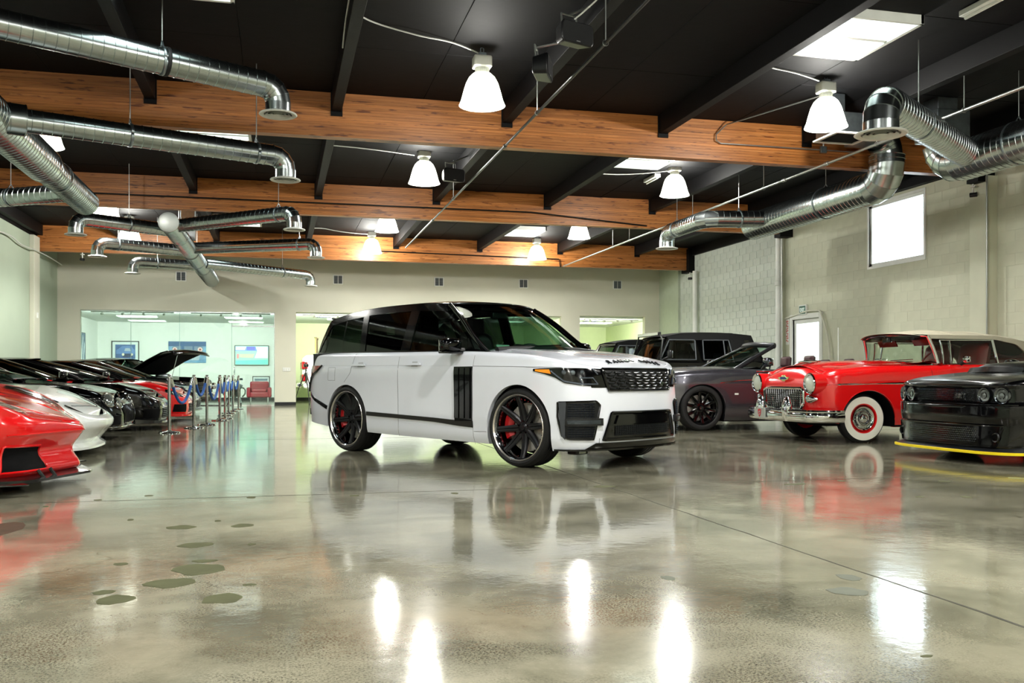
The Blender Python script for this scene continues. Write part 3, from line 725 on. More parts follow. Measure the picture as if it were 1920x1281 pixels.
def steering(root, c, tilt=.45, r=.185, m=None, hub='steering_hub'):
    M = Matrix.Translation(c) @ Euler((0, -tilt+PI/2, 0)).to_matrix().to_4x4()
    mb = MB().tube([(r*math.cos(t), r*math.sin(t), 0) for t in np.linspace(0, 2*PI, 33)[:-1]], .014, 8, closed=True)
    mb.box((0, 0, -.01), (.12, .12, .05)); mb.box((0, .1, -.01), (.03, .17, .015)); mb.box((0, -.1, -.01), (.03, .17, .015)); mb.box((.09, 0, -.01), (.18, .03, .015))
    mb.xf(M); return mb.build('steering_wheel', m or M_cabin, root, smooth=50)
def mirror(root, c, side, d=(.13, .22, .15), m=None, base=None, name='door_mirror'):
    """rounded mirror pod on a short stalk"""
    n = 10; G = []
    for i in range(n+1):
        u = PI*i/n; row = []
        for j in range(16):
            v = 2*PI*j/16; cx, cy, cz = -math.cos(u), math.sin(u)*math.cos(v), math.sin(u)*math.sin(v)
            f = lambda q, e: math.copysign(abs(q)**e, q)
            row.append((c[0]+f(cz*0+(-cx if False else math.sin(u)*math.sin(v+PI/2)), .75)*d[0]/2, c[1]+side*f(-math.cos(u), .8)*d[1]/2, c[2]+f(math.sin(u)*math.sin(v), .7)*d[2]/2))
        G.append(row)
    o = MB().grid(G, closed_v=True).build(name, m, root, smooth=60)
    if base is not None: MB().tube([(c[0]-.01, c[1]-side*d[1]*.3, c[2]-d[2]*.3), base], [.03, .025], 8).build('mirror_stalk', M_bplast, o)
    MB().box((c[0]-d[0]*.42, c[1], c[2]), (.012, d[1]*.8, d[2]*.75)).build('mirror_glass', M_chrome, o, bevel=.01)
    return o
def carroot(name, label, org, h, group=None):
    a = math.atan2(h[1], h[0]); return thing(name, label, 'car', (org[0], org[1], 0), a, group)
def seam(sh, root, paths, r=.0028, side=None, name='panel_gap', m=None):
    for p in paths: MB().tube(skinpath(sh, p, .0005, max(8, 6*len(p)), side), r, 5).build(name, m or M_seam, root)
# ------------------------------------------------------------ the white luxury SUV in the middle
M_wpaint = paint('white_car_paint', 'e2e6f0', .25)
M_bpaint = paint('black_car_paint', '020203', .12, coat=.4, spec=.28)
M_spoke_blk = mat('satin_black_alloy', '2b2b2e', .32, .6)
M_redcal = mat('red_caliper', 'b01018', .3, coat=.5)
M_meshdark = mat('black_mesh', '101216', .3, .3)
M_seamw = mat('grey_panel_gap', '4a4c50', .7)
def suv():
    rt = carroot('suv', 'white luxury SUV with black roof and large black wheels in the middle of the hall', (2.377, 10.79), (.518, -.855))
    af, ar, Rw = 1.461, -1.461, .398
    plan = [(2.30, 0), (2.285, .3), (2.245, .55), (2.17, .75), (2.04, .895), (1.83, .965), (1.46, .985), (.8, .99), (0, .99), (-.8, .99), (-1.46, .985), (-1.95, .965), (-2.3, .915), (-2.5, .80), (-2.6, .6), (-2.64, .3), (-2.65, 0)]
    Fs = [(.15, .06), (.25, .012), (.40, 0), (.62, .008), (.74, .02), (.85, .04), (1.0, .075), (1.1, .13)]
    Ss = [(.15, .06), (.22, .035), (.30, .012), (.42, .006), (.46, 0), (.6, .002), (.9, .0), (1.0, .004), (1.03, .012), (1.1, .025), (1.2, .05)]
    Rs = [(.15, .1), (.3, .03), (.5, 0), (.75, .0), (.9, .05), (1.1, .08), (1.2, .11)]
    ztop = [(2.3, .995), (2.2, 1.02), (1.9, 1.085), (1.5, 1.135), (1.0, 1.165), (.6, 1.18), (-.4, 1.19), (-2.0, 1.205), (-2.65, 1.21)]
    zsill = [(2.3, .20), (2.0, .185), (1.2, .21), (.9, .215), (-.9, .245), (-1.9, .29), (-2.4, .33), (-2.65, .34)]
    arch = [(af, Rw+.005, .425), (ar, Rw-.01, .42)]
    sh = Shell(plan, Fs, Ss, Rs, ztop, zsill, arch, r=.05)
    sh.body('body', M_wpaint, rt, nr=26)
    # bonnet: clamshell with a raised centre
    zc = [(2.3, 1.0), (2.2, 1.045), (2.0, 1.10), (1.6, 1.165), (1.2, 1.20), (.8, 1.215), (.6, 1.218)]
    ex = lambda x, y: .012*np.exp(-((np.abs(y)-.60)/.10)**2)*np.clip((2.1-x)/.5, 0, 1)
    hd = sh.deck('hood', M_wpaint, rt, .80, 2.30, zc, p=2.6, n=80, extra=ex)
    underbody(sh, rt, (-1.9, 1.85), .90, .245, .45, arch)
    sh.deck('tailgate_top', M_wpaint, rt, -2.65, -2.40, [(-2.65, 1.215), (-2.4, 1.225)], p=3, n=16)
    # beltline seal and interior floor
    MB().bx((-2.4, -.88, .42), (.9, .88, .5)).build('cabin_floor', M_cabin, rt, smooth=0)
    hs = House(sh, .015, .30, .10, [(1, 1.165), (-.4, 1.19), (-2.1, 1.205), (-2.65, 1.21)])
    RF, RR_ = (.12, 1.725), (-2.20, 1.60)
    Aed = [(.86, 1.17), (.62, 1.36), (.36, 1.56), (.12, 1.715)]
    rail = [(.12, 1.715), (-.25, 1.742), (-.75, 1.748), (-1.3, 1.735), (-1.8, 1.69), (-2.2, 1.625)]
    G = hs.roof(rail, .20, .08, .045, n=34, ends=(.4, .5), zf=.02)
    MB().grid(G).build('roof', M_bpaint, rt, smooth=50, solid=.02)
    hsG = hs.screen(Aed, .22, .20, .03, .015, inset=.03)
    MB().grid(hsG).build('windscreen', M_glass, rt, smooth=60)
    # black header band behind top of screen, and A pillars
    for s in (1, -1):
        mb = MB()
        P = hs.path([(.95, 1.15)]+Aed[1:], s, -.012, 24); mb.tube(P, [.03]*23+[.032], 8); mb.build('a_pillar', M_bpaint, rt, smooth=60)
        tr = MB().tube(hs.path([(.84, 1.20), (.62, 1.385), (.38, 1.575), (.16, 1.712)], s, .014, 20), .008, 6); tr.build('pillar_trim', M_gloss, rt)
        # cant rail, pillars
        lowrail = [(x, z-.012) for x, z in rail]; 
        hs.flank([(x-(.0), z-.075) for x, z in rail], [(x, z+.008) for x, z in rail], s, .004, .03, 40).build('cant_rail', M_bpaint, rt, smooth=50)
        gl = lambda lo, up, nm, m=M_glassd: hs.flank(lo, up, s, -.006, .004, 16, 8).build(nm, m, rt, smooth=60)
        clear = thin_glass('tinted_front_glass', '6c7d74', .05)
        gl([(.70, 1.20), (-.40, 1.205)], [(.19, 1.65), (-.40, 1.672)], 'front_door_glass', clear)
        gl([(-.50, 1.205), (-1.24, 1.215)], [(-.50, 1.672), (-1.37, 1.655)], 'rear_door_glass')
        gl([(-1.30, 1.215), (-2.36, 1.222)], [(-1.44, 1.655), (-1.8, 1.63), (-2.10, 1.575)], 'quarter_glass')
        gl([(-1.72, 1.215), (-1.745, 1.215)], [(-1.80, 1.63), (-1.825, 1.63)], 'glass_divider', M_gloss)
        hs.flank([(-.37, 1.19), (-.53, 1.19)], [(-.37, 1.69), (-.53, 1.69)], s, .004, .03, 6).build('b_pillar', M_gloss, rt)
        hs.flank([(-1.22, 1.20), (-1.33, 1.20)], [(-1.355, 1.69), (-1.465, 1.69)], s, .003, .03, 6).build('c_pillar', M_gloss, rt)
        hs.flank([(-2.34, 1.215), (-2.46, 1.215)], [(-2.08, 1.64), (-2.22, 1.62)], s, .002, .03, 8).build('d_pillar', M_gloss, rt)
        hs.flank([(.90, 1.155), (-2.40, 1.20)], [(.83, 1.20), (-2.40, 1.222)], s, .012, .03, 50, 3).build('belt_seal', M_gloss, rt)
        # small quarter light divider at front
        hs.flank([(.72, 1.19), (.60, 1.19)], [(.60, 1.32), (.585, 1.32)], s, .003, .02, 5).build('mirror_sail', M_gloss, rt)
        # flank trim: louvre panel, sill strip, handles
        louv = skin(sh, [(.815, .445), (.545, .435)], [(.815, 1.015), (.53, 1.015)], .012, .03, 10, 12, s).build('side_vent', M_gloss, rt, smooth=35, bevel=.004)
        for k in range(3):
            x0 = .795-.088*k; skin(sh, [(x0, .47), (x0-.066, .47)], [(x0, 1.0), (x0-.068, 1.0)], .024, .02, 4, 12, s).build('vent_blade', M_gloss, louv, smooth=30, bevel=.006)
        skin(sh, [(.82, .375), (.6, .385), (.2, .415), (-1.03, .45)], [(.82, .445), (.57, .445), (.2, .46), (-1.03, .495)], .01, .025, 40, 3, s).build('sill_strip', mat('satin_black_trim', '1e1d1b', .4), rt, smooth=30, bevel=.004)
        skin(sh, [(-1.89, .50), (-2.2, .60), (-2.36, .67)], [(-1.87, .545), (-2.2, .64), (-2.36, .71)], .008, .02, 16, 3, s).build('bumper_strip', M_gloss, rt)
        for x in (-.165, -1.19):
            hnd = skin(sh, [(x+.13, 1.035), (x-.13, 1.035)], [(x+.13, 1.06), (x-.13, 1.06)], .028, .02, 12, 4, s).build('door_handle', M_wpaint, rt, smooth=50, bevel=.006)
            skin(sh, [(x+.07, 1.018), (x-.04, 1.018)], [(x+.06, 1.078), (x-.03, 1.078)], .002, .01, 8, 4, s).build('handle_recess', mat('recess_shade_grey', 'aeb2b8', .4), hnd)  # flat grey patch, shade of the handle hollow put into its colour
        seam(sh, rt, [[(.822, .20), (.815, .43), (.815, 1.02), (.825, 1.17)], [(-.445, .225), (-.43, .45), (-.445, 1.19)], [(-1.50, .84), (-1.37, .95), (-1.30, 1.205)], [(.83, .335), (1.02, .34)], [(.78, .44), (.55, .40)]], side=s, r=.0018, m=M_seamw)
        seam(sh, rt, [[(2.0, .995), (1.75, 1.0), (1.4, 1.01), (.82, 1.018)]], side=s, r=.0024, m=M_seamw)
        seam(sh, rt, [[(.53, 1.02), (-.445, 1.035), (-2.0, 1.05)]], side=s, r=.0022, name='crease', m=M_wpaint)
        # fuel flap and tail lamp
        if s < 0: rimtube(sh, [(-1.70, .86), (-1.86, .86), (-1.86, 1.02), (-1.70, 1.02)], .0016, 0, 40, s).build('fuel_flap', M_seamw, rt)
        tl = skin(sh, [(-2.10, .985), (-2.33, .90), (-2.5, .75)], [(-2.02, 1.045), (-2.35, 1.05), (-2.52, 1.05)], .01, .03, 14, 6, s).build('tail_lamp', M_red_lens, rt, smooth=40)
        rimtube(sh, [(-2.02, 1.048), (-2.12, .98), (-2.33, .895), (-2.45, .72)], .012, .012, 30, s, closed=False).build('lamp_trim', M_gloss, tl)
        # mirror
        mo = mirror(rt, (.56, s*1.07, 1.235), s, (.15, .27, .17), M_bpaint, (.60, s*.90, 1.19))
        skin_ = MB().box((.57, s*1.07, 1.165), (.13, .25, .025)).build('mirror_base', M_gloss, mo, bevel=.01)
    # rear screen
    MB().grid(hs.screen([(-2.50, 1.215), (-2.36, 1.45), (-2.22, 1.62)], .08, .07, 0, .02, sgn=-1, inset=.02)).build('rear_screen', thin_glass('rear_glass', 'a0b4a8', .05), rt, smooth=60)
    MB().box((-2.27, 0, 1.655), (.14, 1.2, .025), ry=.2).build('rear_spoiler', M_bpaint, rt, bevel=.012)
    # ---- face
    g = skin(sh, [(-.70, .80), (.70, .80)], [(-.78, .985), (.78, .985)], .004, .03, 40, 8).build('grille_surround', M_gloss, rt, smooth=40)
    # grille frame
    rimtube(sh, [(-.50, .775), (.50, .775), (.56, .985), (-.56, .985)], .014, .012, 120).build('grille_frame', M_gloss, rt)
    skin(sh, [(-.50, .77), (.50, .77)], [(-.56, .98), (.56, .98)], .006, .02, 40, 8).build('grille_back', mat('grille_shadow', '0a0b0c', .5), rt)  # dark sheet coloured as the shade behind the bars
    k = 0
    bars = None
    for r in range(7):
        z = .792+.0265*r; wid = .485+.055*r/7
        n = 8; dx = 2*wid/n
        for c in range(n):
            a0 = -wid+dx*c+(dx*.25 if r % 2 else 0); a1 = min(a0+dx*.80, wid)
            if a1-a0 < .04: continue
            MB().tube(skinpath(sh, [(a0, z+.006), (a0+.018, z-.004), (a1-.018, z-.004), (a1, z+.006)], .016, 8), .0055, 5).build('grille_bar', mat('grille_steel', '34373a', .22, 1), g); k += 1
    badge = MB().lathe([(0, .004), (.034, .004), (.038, 0)], 20, 'x'); 
    bm = badge.build('badge', M_chrome, g); p = sh.pt(np.array(-.36+.72), np.array(.84), .02); bm.location = p; bm.scale = (1, 1, .6); bm.rotation_euler = (0, 0, .12)
    bm2 = MB().lathe([(0, .006), (.028, .006), (.03, 0)], 20, 'x').build('badge_face', mat('dark_green_enamel', '16271d', .3), bm)
    # headlamps
    for s in (1, -1):
        lo = [(.60, .812), (.80, .822), (.98, .845), (1.08, .90), (1.20, .935), (1.33, .962)]; up = [(.585, .985), (.8, .99), (1.0, .992), (1.15, .992), (1.33, .985)]
        L_ = [(s*a, z) for a, z in lo]; U_ = [(s*a, z) for a, z in up]
        hl = skin(sh, L_, U_, .008, .03, 36, 8).build('headlamp', M_gloss, rt, smooth=40)
        skin(sh, [(s*1.12, .935), (s*1.30, .962)], [(s*1.14, .978), (s*1.30, .978)], .012, .01, 10, 4).build('turn_signal', M_amber, hl)
        # projector lenses
        for a, z, q in ((.99, .948, .024), (.90, .945, .026), (.80, .948, .02)):
            c = sh.pt(np.array(s*a), np.array(z), .008); _, nn = sh.base(np.array(s*a)); 
            o = MB().lathe([(0, .014), (q*.5, .012), (q*.8, .006), (q, 0)], 20, 'x').build('projector_lens', mat('projector_dark_glass', '6c747c', .06, .7), hl, smooth=60); o.location = c; o.rotation_euler = (0, 0, math.atan2(s*nn[1], nn[0]))
        fr = MB()
        for pts in ([(.63, .835), (.72, .835), (.80, .835), (.83, .895), (.68, .895), (.63, .835)], [(.98, .862), (1.06, .92), (1.12, .965)], [(.62, .93), (.68, .985)], [(.80, .835), (.98, .862)]):
            fr.tube(skinpath(sh, [(s*a, z) for a, z in pts], .014, 24), .0075, 6)
        fr.build('light_guide', mat('light_guide_grey', '5d6470', .25, .6), hl)
        # corner intakes
        inn = skin(sh, [(s*.70, .31), (s*.95, .315), (s*1.02, .37)], [(s*.62, .655), (s*.95, .665), (s*1.045, .655)], .005, .02, 24, 10).build('bumper_intake', M_meshdark, rt, smooth=40)
        rimtube(sh, [(s*.69, .30), (s*.94, .305), (s*1.01, .34), (s*1.05, .52), (s*1.05, .66), (s*.66, .67), (s*.615, .63)], .010, .006, 90).build('intake_rim', M_gloss, inn)
        skin(sh, [(s*.975, .30), (s*1.01, .34)], [(s*.965, .665), (s*1.035, .66)], .022, .03, 6, 10).build('intake_blade', mat('satin_dark_trim', '3a3d42', .35), inn, smooth=30, bevel=.006)
        skin(sh, [(s*.60, .435), (s*.97, .435)], [(s*.60, .505), (s*.97, .505)], .035, .05, 20, 6).build('fog_lamp_bar', M_bplast, inn, smooth=40, bevel=.012)
        skin(sh, [(s*.63, .452), (s*.95, .452)], [(s*.63, .488), (s*.95, .488)], .04, .01, 20, 4).build('fog_lamp', mat('fog_glass', '474d55', .1, .8), inn, smooth=40, bevel=.005)
        ms = MB()
        for zz in np.arange(.33, .65, .022):
            if .42 < zz < .52: continue
            ms.tube(skinpath(sh, [(s*.68, zz), (s*.95, zz)], .009, 14), .003, 4)
        for aa in np.arange(.70, .95, .03):
            for z0, z1 in ((.32, .43), (.51, .65)): ms.tube(skinpath(sh, [(s*aa, z0), (s*aa, z1)], .009, 5), .003, 4)
        ms.build('intake_mesh', mat('mesh_blue_steel', '1d2430', .3, .8), inn)
        # tow cover seam, sensor
        seam(sh, rt, [[(s*.62, .26), (s*.62, .31)]])
        c = sh.xz(np.array(1.95), np.array(.47), s, .001)
        so = MB().lathe([(0, .003), (.014, .002), (.016, 0)], 16, 'y').build('parking_sensor', M_wpaint, rt); so.location = c
    # lower intake
    lowi = skin(sh, [(-.55, .305), (.55, .305)], [(-.46, .545), (.46, .545)], .005, .02, 40, 10).build('lower_intake', M_gloss, rt, smooth=40)
    rimtube(sh, [(-.58, .295), (.58, .295), (.48, .555), (-.48, .555)], .016, .01, 120).build('intake_frame', M_bpaint, lowi)
    skin(sh, [(-.44, .33), (.44, .33)], [(-.42, .43), (.42, .43)], .009, .01, 30, 5).build('intake_back', M_meshdark, lowi)
    skin(sh, [(-.44, .445), (.44, .445)], [(-.40, .53), (.40, .53)], .024, .03, 30, 5).build('intake_blade', M_gloss, lowi, smooth=40)
    ms = MB()
    for i, zz in enumerate(np.arange(.335, .43, .02)): ms.tube(skinpath(sh, [(-.44, zz), (.44, zz)], .016, 30), .003, 4)
    for aa in np.arange(-.43, .44, .03): ms.tube(skinpath(sh, [(aa, .33), (aa, .43)], .016, 4), .003, 4)
    ms.build('intake_mesh', mat('mesh_black_steel', '24272b', .3, .8), lowi)
    # splitter
    skin(sh, [(-.80, .19), (.80, .19)], [(-.66, .265), (.66, .265)], .012, .05, 40, 5).build('splitter', M_gloss, rt, smooth=30, bevel=.006)
    P = [sh.pt(np.array(a), np.array(.205), .02) for a in np.linspace(-1.1, 1.1, 40)]; Q = [(p[0]-.35, p[1]*.85, .185) for p in P]
    MB().grid([P, [(p[0], p[1], p[2]-.018) for p in P], Q]).build('front_lip', M_bpaint, rt)
    MB().box((1.95, -.62, .165), (.12, .18, .05)).build('tow_eye', M_bplast, rt, bevel=.01)
    MB().box((1.95, -.62, .165), (.125, .10, .03)).build('tow_plate', M_galv, rt)
    # badge lettering on the bonnet's leading edge
    RA = sh.ring(.8, 2.3, 400); RT = sh.pt(RA, sh.top(RA)); zcf = pch(zc)
    def hoodpt(y, back):
        # a point on the bonnet 'back' metres behind its leading edge
        i = np.argsort(RT[:200, 1]); x = float(np.interp(abs(y), RT[:200, 1][i], RT[:200, 0][i]))-back
        q = RT[int(np.argmin(np.abs(RT[:, 0]-x)))]; c = float(zcf(q[0])); t = min(1, abs(y)/max(q[1], .05))
        return np.array([x, y, q[2]+(c-q[2])*(1-t**2.6)])
    yy = -.36
    for i, ch in enumerate('RANGE ROVER'):
        y = yy+.084*i
        if ch == ' ': continue
        p, p2, p3 = hoodpt(y, .025), hoodpt(y, .06), hoodpt(y+.02, .025)
        text_obj('letter', ch, .074, mat('badge_grey', '2d3136', .25, .8), hd, frameM(Vector(p)+Vector((.004, 0, .009)), Vector(p3-p), Vector(p2-p)), .006, .002, sx=1.05)
    # wipers, cabin
    MB().tube([(.98, -.55, 1.215), (.93, -.1, 1.245), (.86, .35, 1.265)], .012, 6).tube([(1.0, .25, 1.222), (.95, .6, 1.21)], .012, 6).build('wiper', M_bplast, rt)
    MB().tube([(.99, t*.80, 1.19+.028*(1-t*t)) for t in np.linspace(-1, 1, 12)], .03, 8).build('cowl', M_bplast, rt)
    G = []
    for i, (x, z) in enumerate([(.95, 1.14), (.80, 1.19), (.55, 1.205), (.35, 1.19), (.25, 1.10), (.25, .8)]):
        G.append([(x, t*.84, z+.012*math.cos(3*t)) for t in np.linspace(-1, 1, 16)])
    MB().grid(G).build('dashboard', mat('dark_green_grey_trim', '1d2a26', .5), rt)
    MB().tube([(.42, .30+.1*math.cos(t)*1.7, 1.20+.07*math.sin(t)) for t in np.linspace(0, PI, 10)], .03, 8).build('instrument_hood', M_cabin, rt)
    MB().box((.62, -.28, 1.21), (.14, .20, .012), ry=.3).build('paper_placard', mat('paper', 'b9dccd', .7), rt)
    MB().box((.56, -.28, 1.235), (.012, .20, .06), ry=-.5).build('card', mat('paper', 'b9dccd', .7), rt)
    steering(rt, (.22, .38, 1.12), .42)
    for y in (.38, -.38): seat(rt, -.25, y, .78)
    for y in (.4, 0, -.4): seat(rt, -1.25, y, .80, .95)
    MB().box((.20, 0, 1.62), (.05, .24, .075)).build('rear_view_mirror', M_bplast, rt, bevel=.015)
    MB().box((.10, 0, 1.69), (.16, .5, .06)).build('sensor_pod', M_bplast, rt, bevel=.02)
    G2 = hs.roof(rail, .16, .08, .02, n=16, inset=.04); G2[..., 2] -= .05
    MB().grid(G2).build('headliner', M_cabin, rt)
    for s in (1, -1):
        mb = MB(); 
        for lo, up in (([(.6, .5), (-2.3, .5)], [(.6, 1.19), (-2.3, 1.2)]),):
            g = fgrid(lo, up, 20, 4); mb.grid(np.stack([g[..., 0], s*(.90-.0*g[..., 1]), g[..., 1]], -1))
        mb.build('door_card', M_cabin, rt)
    st = dict(kind='spoke', n=8, w0=.075, w1=.055, hub=.085, dish=.075, rivets=40, lugs=5, cal=.05, ph=.1)
    wheels(rt, af, ar, .985, Rw, .30, .330, st, dict(spoke=M_spoke_blk, hub=M_spoke_blk, lip=mat('pale_chrome_lip', 'e6dfda', .22, .9), cal=M_redcal, rim=mat('polished_dark_barrel', '6a6c72', .08, 1)), steer=.06)
suv()
# ------------------------------------------------------------ row of cars along the right wall (noses to -X)
M_redp = paint('red_car_paint', 'd31214', .22)
M_beige = mat('beige_canvas', 'b3ad98', .75, var=.05, bump=.15, bscale=120)
M_redvinyl = mat('red_vinyl', '8a1418', .4)
def classic():
    rt = carroot('classic_car', 'red fifties convertible with raised beige top, chrome bumper and whitewall tyres', (9.19, 12.0), (-1, 0.0))
    af, ar, Rw = 1.46, -1.46, .335
    plan = [(2.20, 0), (2.20, .4), (2.19, .62), (2.13, .80), (1.98, .90), (1.7, .925), (.8, .93), (-.5, .93), (-1.6, .93), (-2.2, .90), (-2.55, .84), (-2.70, .6), (-2.73, 0)]
    Fs = [(.25, .14), (.38, .04), (.5, .01), (.75, .0), (.88, .03), (1.0, .12), (1.1, .2)]
    Ss = [(.2, .09), (.3, .05), (.42, .015), (.6, 0), (.8, .006), (.9, .02), (1.0, .05), (1.1, .09)]
    Rs = [(.2, .15), (.4, .05), (.7, 0), (1.0, .05)]
    ztop = [(2.2, .955), (2.0, 1.0), (1.7, 1.03), (1.3, 1.055), (.6, 1.065), (0, 1.085), (-.7, 1.085), (-1.5, 1.06), (-2.3, 1.04), (-2.73, .98)]
    zs = [(2.2, .32), (1.8, .26), (1, .215), (-1, .215), (-2, .27), (-2.7, .34)]
    arch = [(af, .30, .425), (ar, .30, .40)]
    sh = Shell(plan, Fs, Ss, Rs, ztop, zs, arch, r=.10, nose=[(0, .10), (.25, .088), (.4, .055), (.5, .02), (.58, 0)])
    sh.body('body', M_redp, rt)
    zc = [(2.2, 1.045), (2.05, 1.058), (1.8, 1.09), (1.4, 1.115), (.9, 1.125), (.5, 1.12)]
    ex = lambda x, y: .02*np.exp(-(y/.33)**4)*np.clip((2.05-x)/.35, 0, 1)-.03*np.exp(-((np.abs(y)-.50)/.09)**2)*np.clip((2.02-x)/.4, 0, 1)*np.clip((x-.5)/1.2, 0, 1)
    hood = sh.deck('hood', M_redp, rt, .45, 2.2, zc, p=2.4, n=60, extra=ex)
    sh.deck('boot_lid', M_redp, rt, -2.73, -1.45, [(-2.73, 1.0), (-2.3, 1.09), (-1.45, 1.13)], p=2.4)
    underbody(sh, rt, (-2.4, 1.85), .86, .22, .42, arch)
    for s in (1, -1):
        # headlamps under their brows
        MB().lathe([(.09, -.02), (.135, -.015), (.148, .0), (.146, -.10), (.135, -.3), (.10, -.5)], 40, 'x', c=(2.235, s*.715, .812)).build('headlamp_brow', M_redp, rt, smooth=60)
        hl = MB().lathe([(.128, -.02), (.142, .0), (.134, .012), (.115, .006), (.108, -.006)], 40, 'x', c=(2.24, s*.715, .812)).build('headlamp_bezel', M_chrome, rt, smooth=60)
        MB().lathe([(0, .03), (.05, .026), (.09, .012), (.11, -.01)], 32, 'x', c=(2.238, s*.715, .812)).build('headlamp_lens', mat('sealed_beam_glass', 'd2d8cc', .12, .25, bump=.4, bscale=90), hl, smooth=60)
        # parking lamp, teardrop pointing out
        G = []
        for i, (yy, rr_) in enumerate([(.60, .035), (.64, .062), (.70, .056), (.77, .03), (.82, .008)]):
            G.append([(2.20-.25*max(0, yy-.66)**1.2+.05*math.sin(t)*(rr_/.06), s*yy, .605+rr_*math.cos(t)) for t in np.linspace(0, PI, 10)])
        MB().grid(G).build('parking_lamp', M_chrome, rt, smooth=60)
        # bumper guards
        mb = MB(); G = []
        for z, w, d in ((.29, .075, .03), (.34, .085, .06), (.44, .085, .085), (.53, .075, .075), (.60, .055, .045), (.63, .02, .01)):
            G.append([(2.36+d*math.cos(t), s*.36+w*math.sin(t), z) for t in np.linspace(-PI/2*1.2, PI/2*1.2, 12)])
        mb.grid(G).build('bumper_guard', M_chrome, rt, smooth=60)
        # flank brightwork
        G = [[(x, s*y_, z_) for y_, z_ in ((sh.xz(x, z)[1]+.002, z+h_), (sh.xz(x, z)[1]+.014, z), (sh.xz(x, z)[1]+.002, z-h_))] for x, z, h_ in ((2.09, .797, .004), (1.9, .80, .012), (1.0, .815, .014), (-.3, .82, .014), (-.9, .80, .014), (-2.5, .78, .01))]
        MB().grid(G).build('side_molding', M_chrome, rt, smooth=0)
        MB().tube(sh.pt(s*sh.ax(np.linspace(.85, -1.4, 30)), sh.top(sh.ax(np.linspace(.85, -1.4, 30)))-.0, .004), .009, 6).build('belt_molding', M_chrome, rt)
        seam(sh, rt, [[(.50, .26), (.47, .6), (.45, 1.03)], [(-.78, .26), (-.80, .6), (-.84, 1.05)]], side=s)
        hd = sh.xz(np.array(-.62), np.array(.93), s, .03); MB().tube([hd+np.array((.1, 0, 0)), hd, hd-np.array((.1, 0, 0))], .012, 8).build('door_handle', M_chrome, rt)
        # fender arch lip
        MB().tube([(af+.425*math.cos(t), s*(sh.xz(af+.425*math.cos(t), max(.3+.425*math.sin(t), .3))[1]-.004), .30+.425*math.sin(t)) for t in np.linspace(.05, PI-.05, 30)], .008, 6).build('arch_lip', M_redp, rt)
    # grille
    zb_, zt_, wg = .455, .745, .53
    g = rimtube(sh, [(-.44, zb_), (.44, zb_), (.53, .55), (.53, zt_-.03), (.47, zt_), (-.47, zt_), (-.53, zt_-.03), (-.53, .55)], .022, .015, 120).build('grille_frame', M_chrome, rt)
    skin(sh, [(-.45, zb_), (.45, zb_)], [(-.51, zt_), (.51, zt_)], .003, .02, 30, 6).build('grille_back', mat('grille_shadow', '0a0b0c', .5), g)  # shade between the chrome bars, put in as a dark sheet
    vb = None
    for i in range(17):
        a = -.47+.94*i/16; MB().tube(skinpath(sh, [(a*.93, zb_), (a, zt_)], .02, 6), .006, 6).build('grille_bar', M_chrome, g)
    for j in range(8):
        z = zb_+.02+.03*j+.01; MB().tube(skinpath(sh, [(-.5, z), (.5, z)], .012, 24), .004, 5).build('grille_crossbar', M_chrome, g)
    # bumper: deep chrome blade wrapping the corners
    P = crs([(1.88, .965), (2.1, .955), (2.26, .87), (2.35, .6), (2.38, .3), (2.385, 0)], 30); P = np.concatenate([P, (P*[1, -1])[::-1][1:]])
    prof = [(-.03, .285), (.01, .295), (.03, .33), (.035, .37), (.03, .40), (.015, .42), (.028, .435), (.02, .455), (-.02, .465), (-.05, .455)]
    d = np.gradient(P, axis=0); d /= np.linalg.norm(d, axis=1)[:, None]; Nn = np.stack([-d[:, 1], d[:, 0]], 1); Nn *= np.sign((Nn*P).sum(1))[:, None]
    MB().grid([[(p[0]+n[0]*o_, p[1]+n[1]*o_, z-.02*min(1, abs(p[1])**3)*0) for o_, z in prof] for p, n in zip(P, Nn)]).build('front_bumper', M_chrome, rt, smooth=50)
    MB().bx((2.05, -.5, .34), (2.34, -.45, .40)).bx((2.05, .45, .34), (2.34, .5, .40)).build('bumper_bracket', M_under, rt, smooth=0)
    P = P*[-1, 1]; P[:, 0] -= .45
    MB().grid([[(p[0]-abs(n[0])*o_ if False else p[0]-o_, p[1], z) for o_, z in prof] for p, n in zip(P, Nn)]).build('rear_bumper', M_chrome, rt, smooth=50)
    # plate with a red shield
    pl = MB().box((2.435, -.27, .385), (.012, .31, .155)).build('licence_plate', mat('plate_grey', '9c9f98', .4), rt, bevel=.006)
    MB().prism([(-.27+u*.045, .385+v*.055) for u, v in ((-1, .9), (0, 1.05), (1, .9), (.9, -.1), (.55, -.7), (0, -1.1), (-.55, -.7), (-.9, -.1))], 2.441, 2.444, 'x').build('shield_emblem', mat('crest_red', 'b01a2c', .4), pl)
    MB().prism([(-.27+u*.045, .385+v*.055) for u, v in ((-.5, .3), (.5, .6), (.5, .25), (-.5, -.05))], 2.444, 2.446, 'x').prism([(-.27+u*.045, .385+v*.055) for u, v in ((-.4, -.35), (.4, -.05), (.3, -.4), (-.2, -.65))], 2.444, 2.446, 'x').build('shield_stripe', mat('plate_grey', '9c9f98', .4), pl)
    # bonnet emblem and mascot
    em = MB().prism([(u*.15, .885+v*.045) for u, v in ((-1, .3), (-.35, .5), (-.3, 1), (.3, 1), (.35, .5), (1, .3), (.75, -.5), (.3, -.6), (.3, -1), (-.3, -1), (-.3, -.6), (-.75, -.5))], 2.20, 2.218, 'x').build('hood_emblem', mat('gold_chrome', 'd8c48a', .15, 1), rt, bevel=.006)
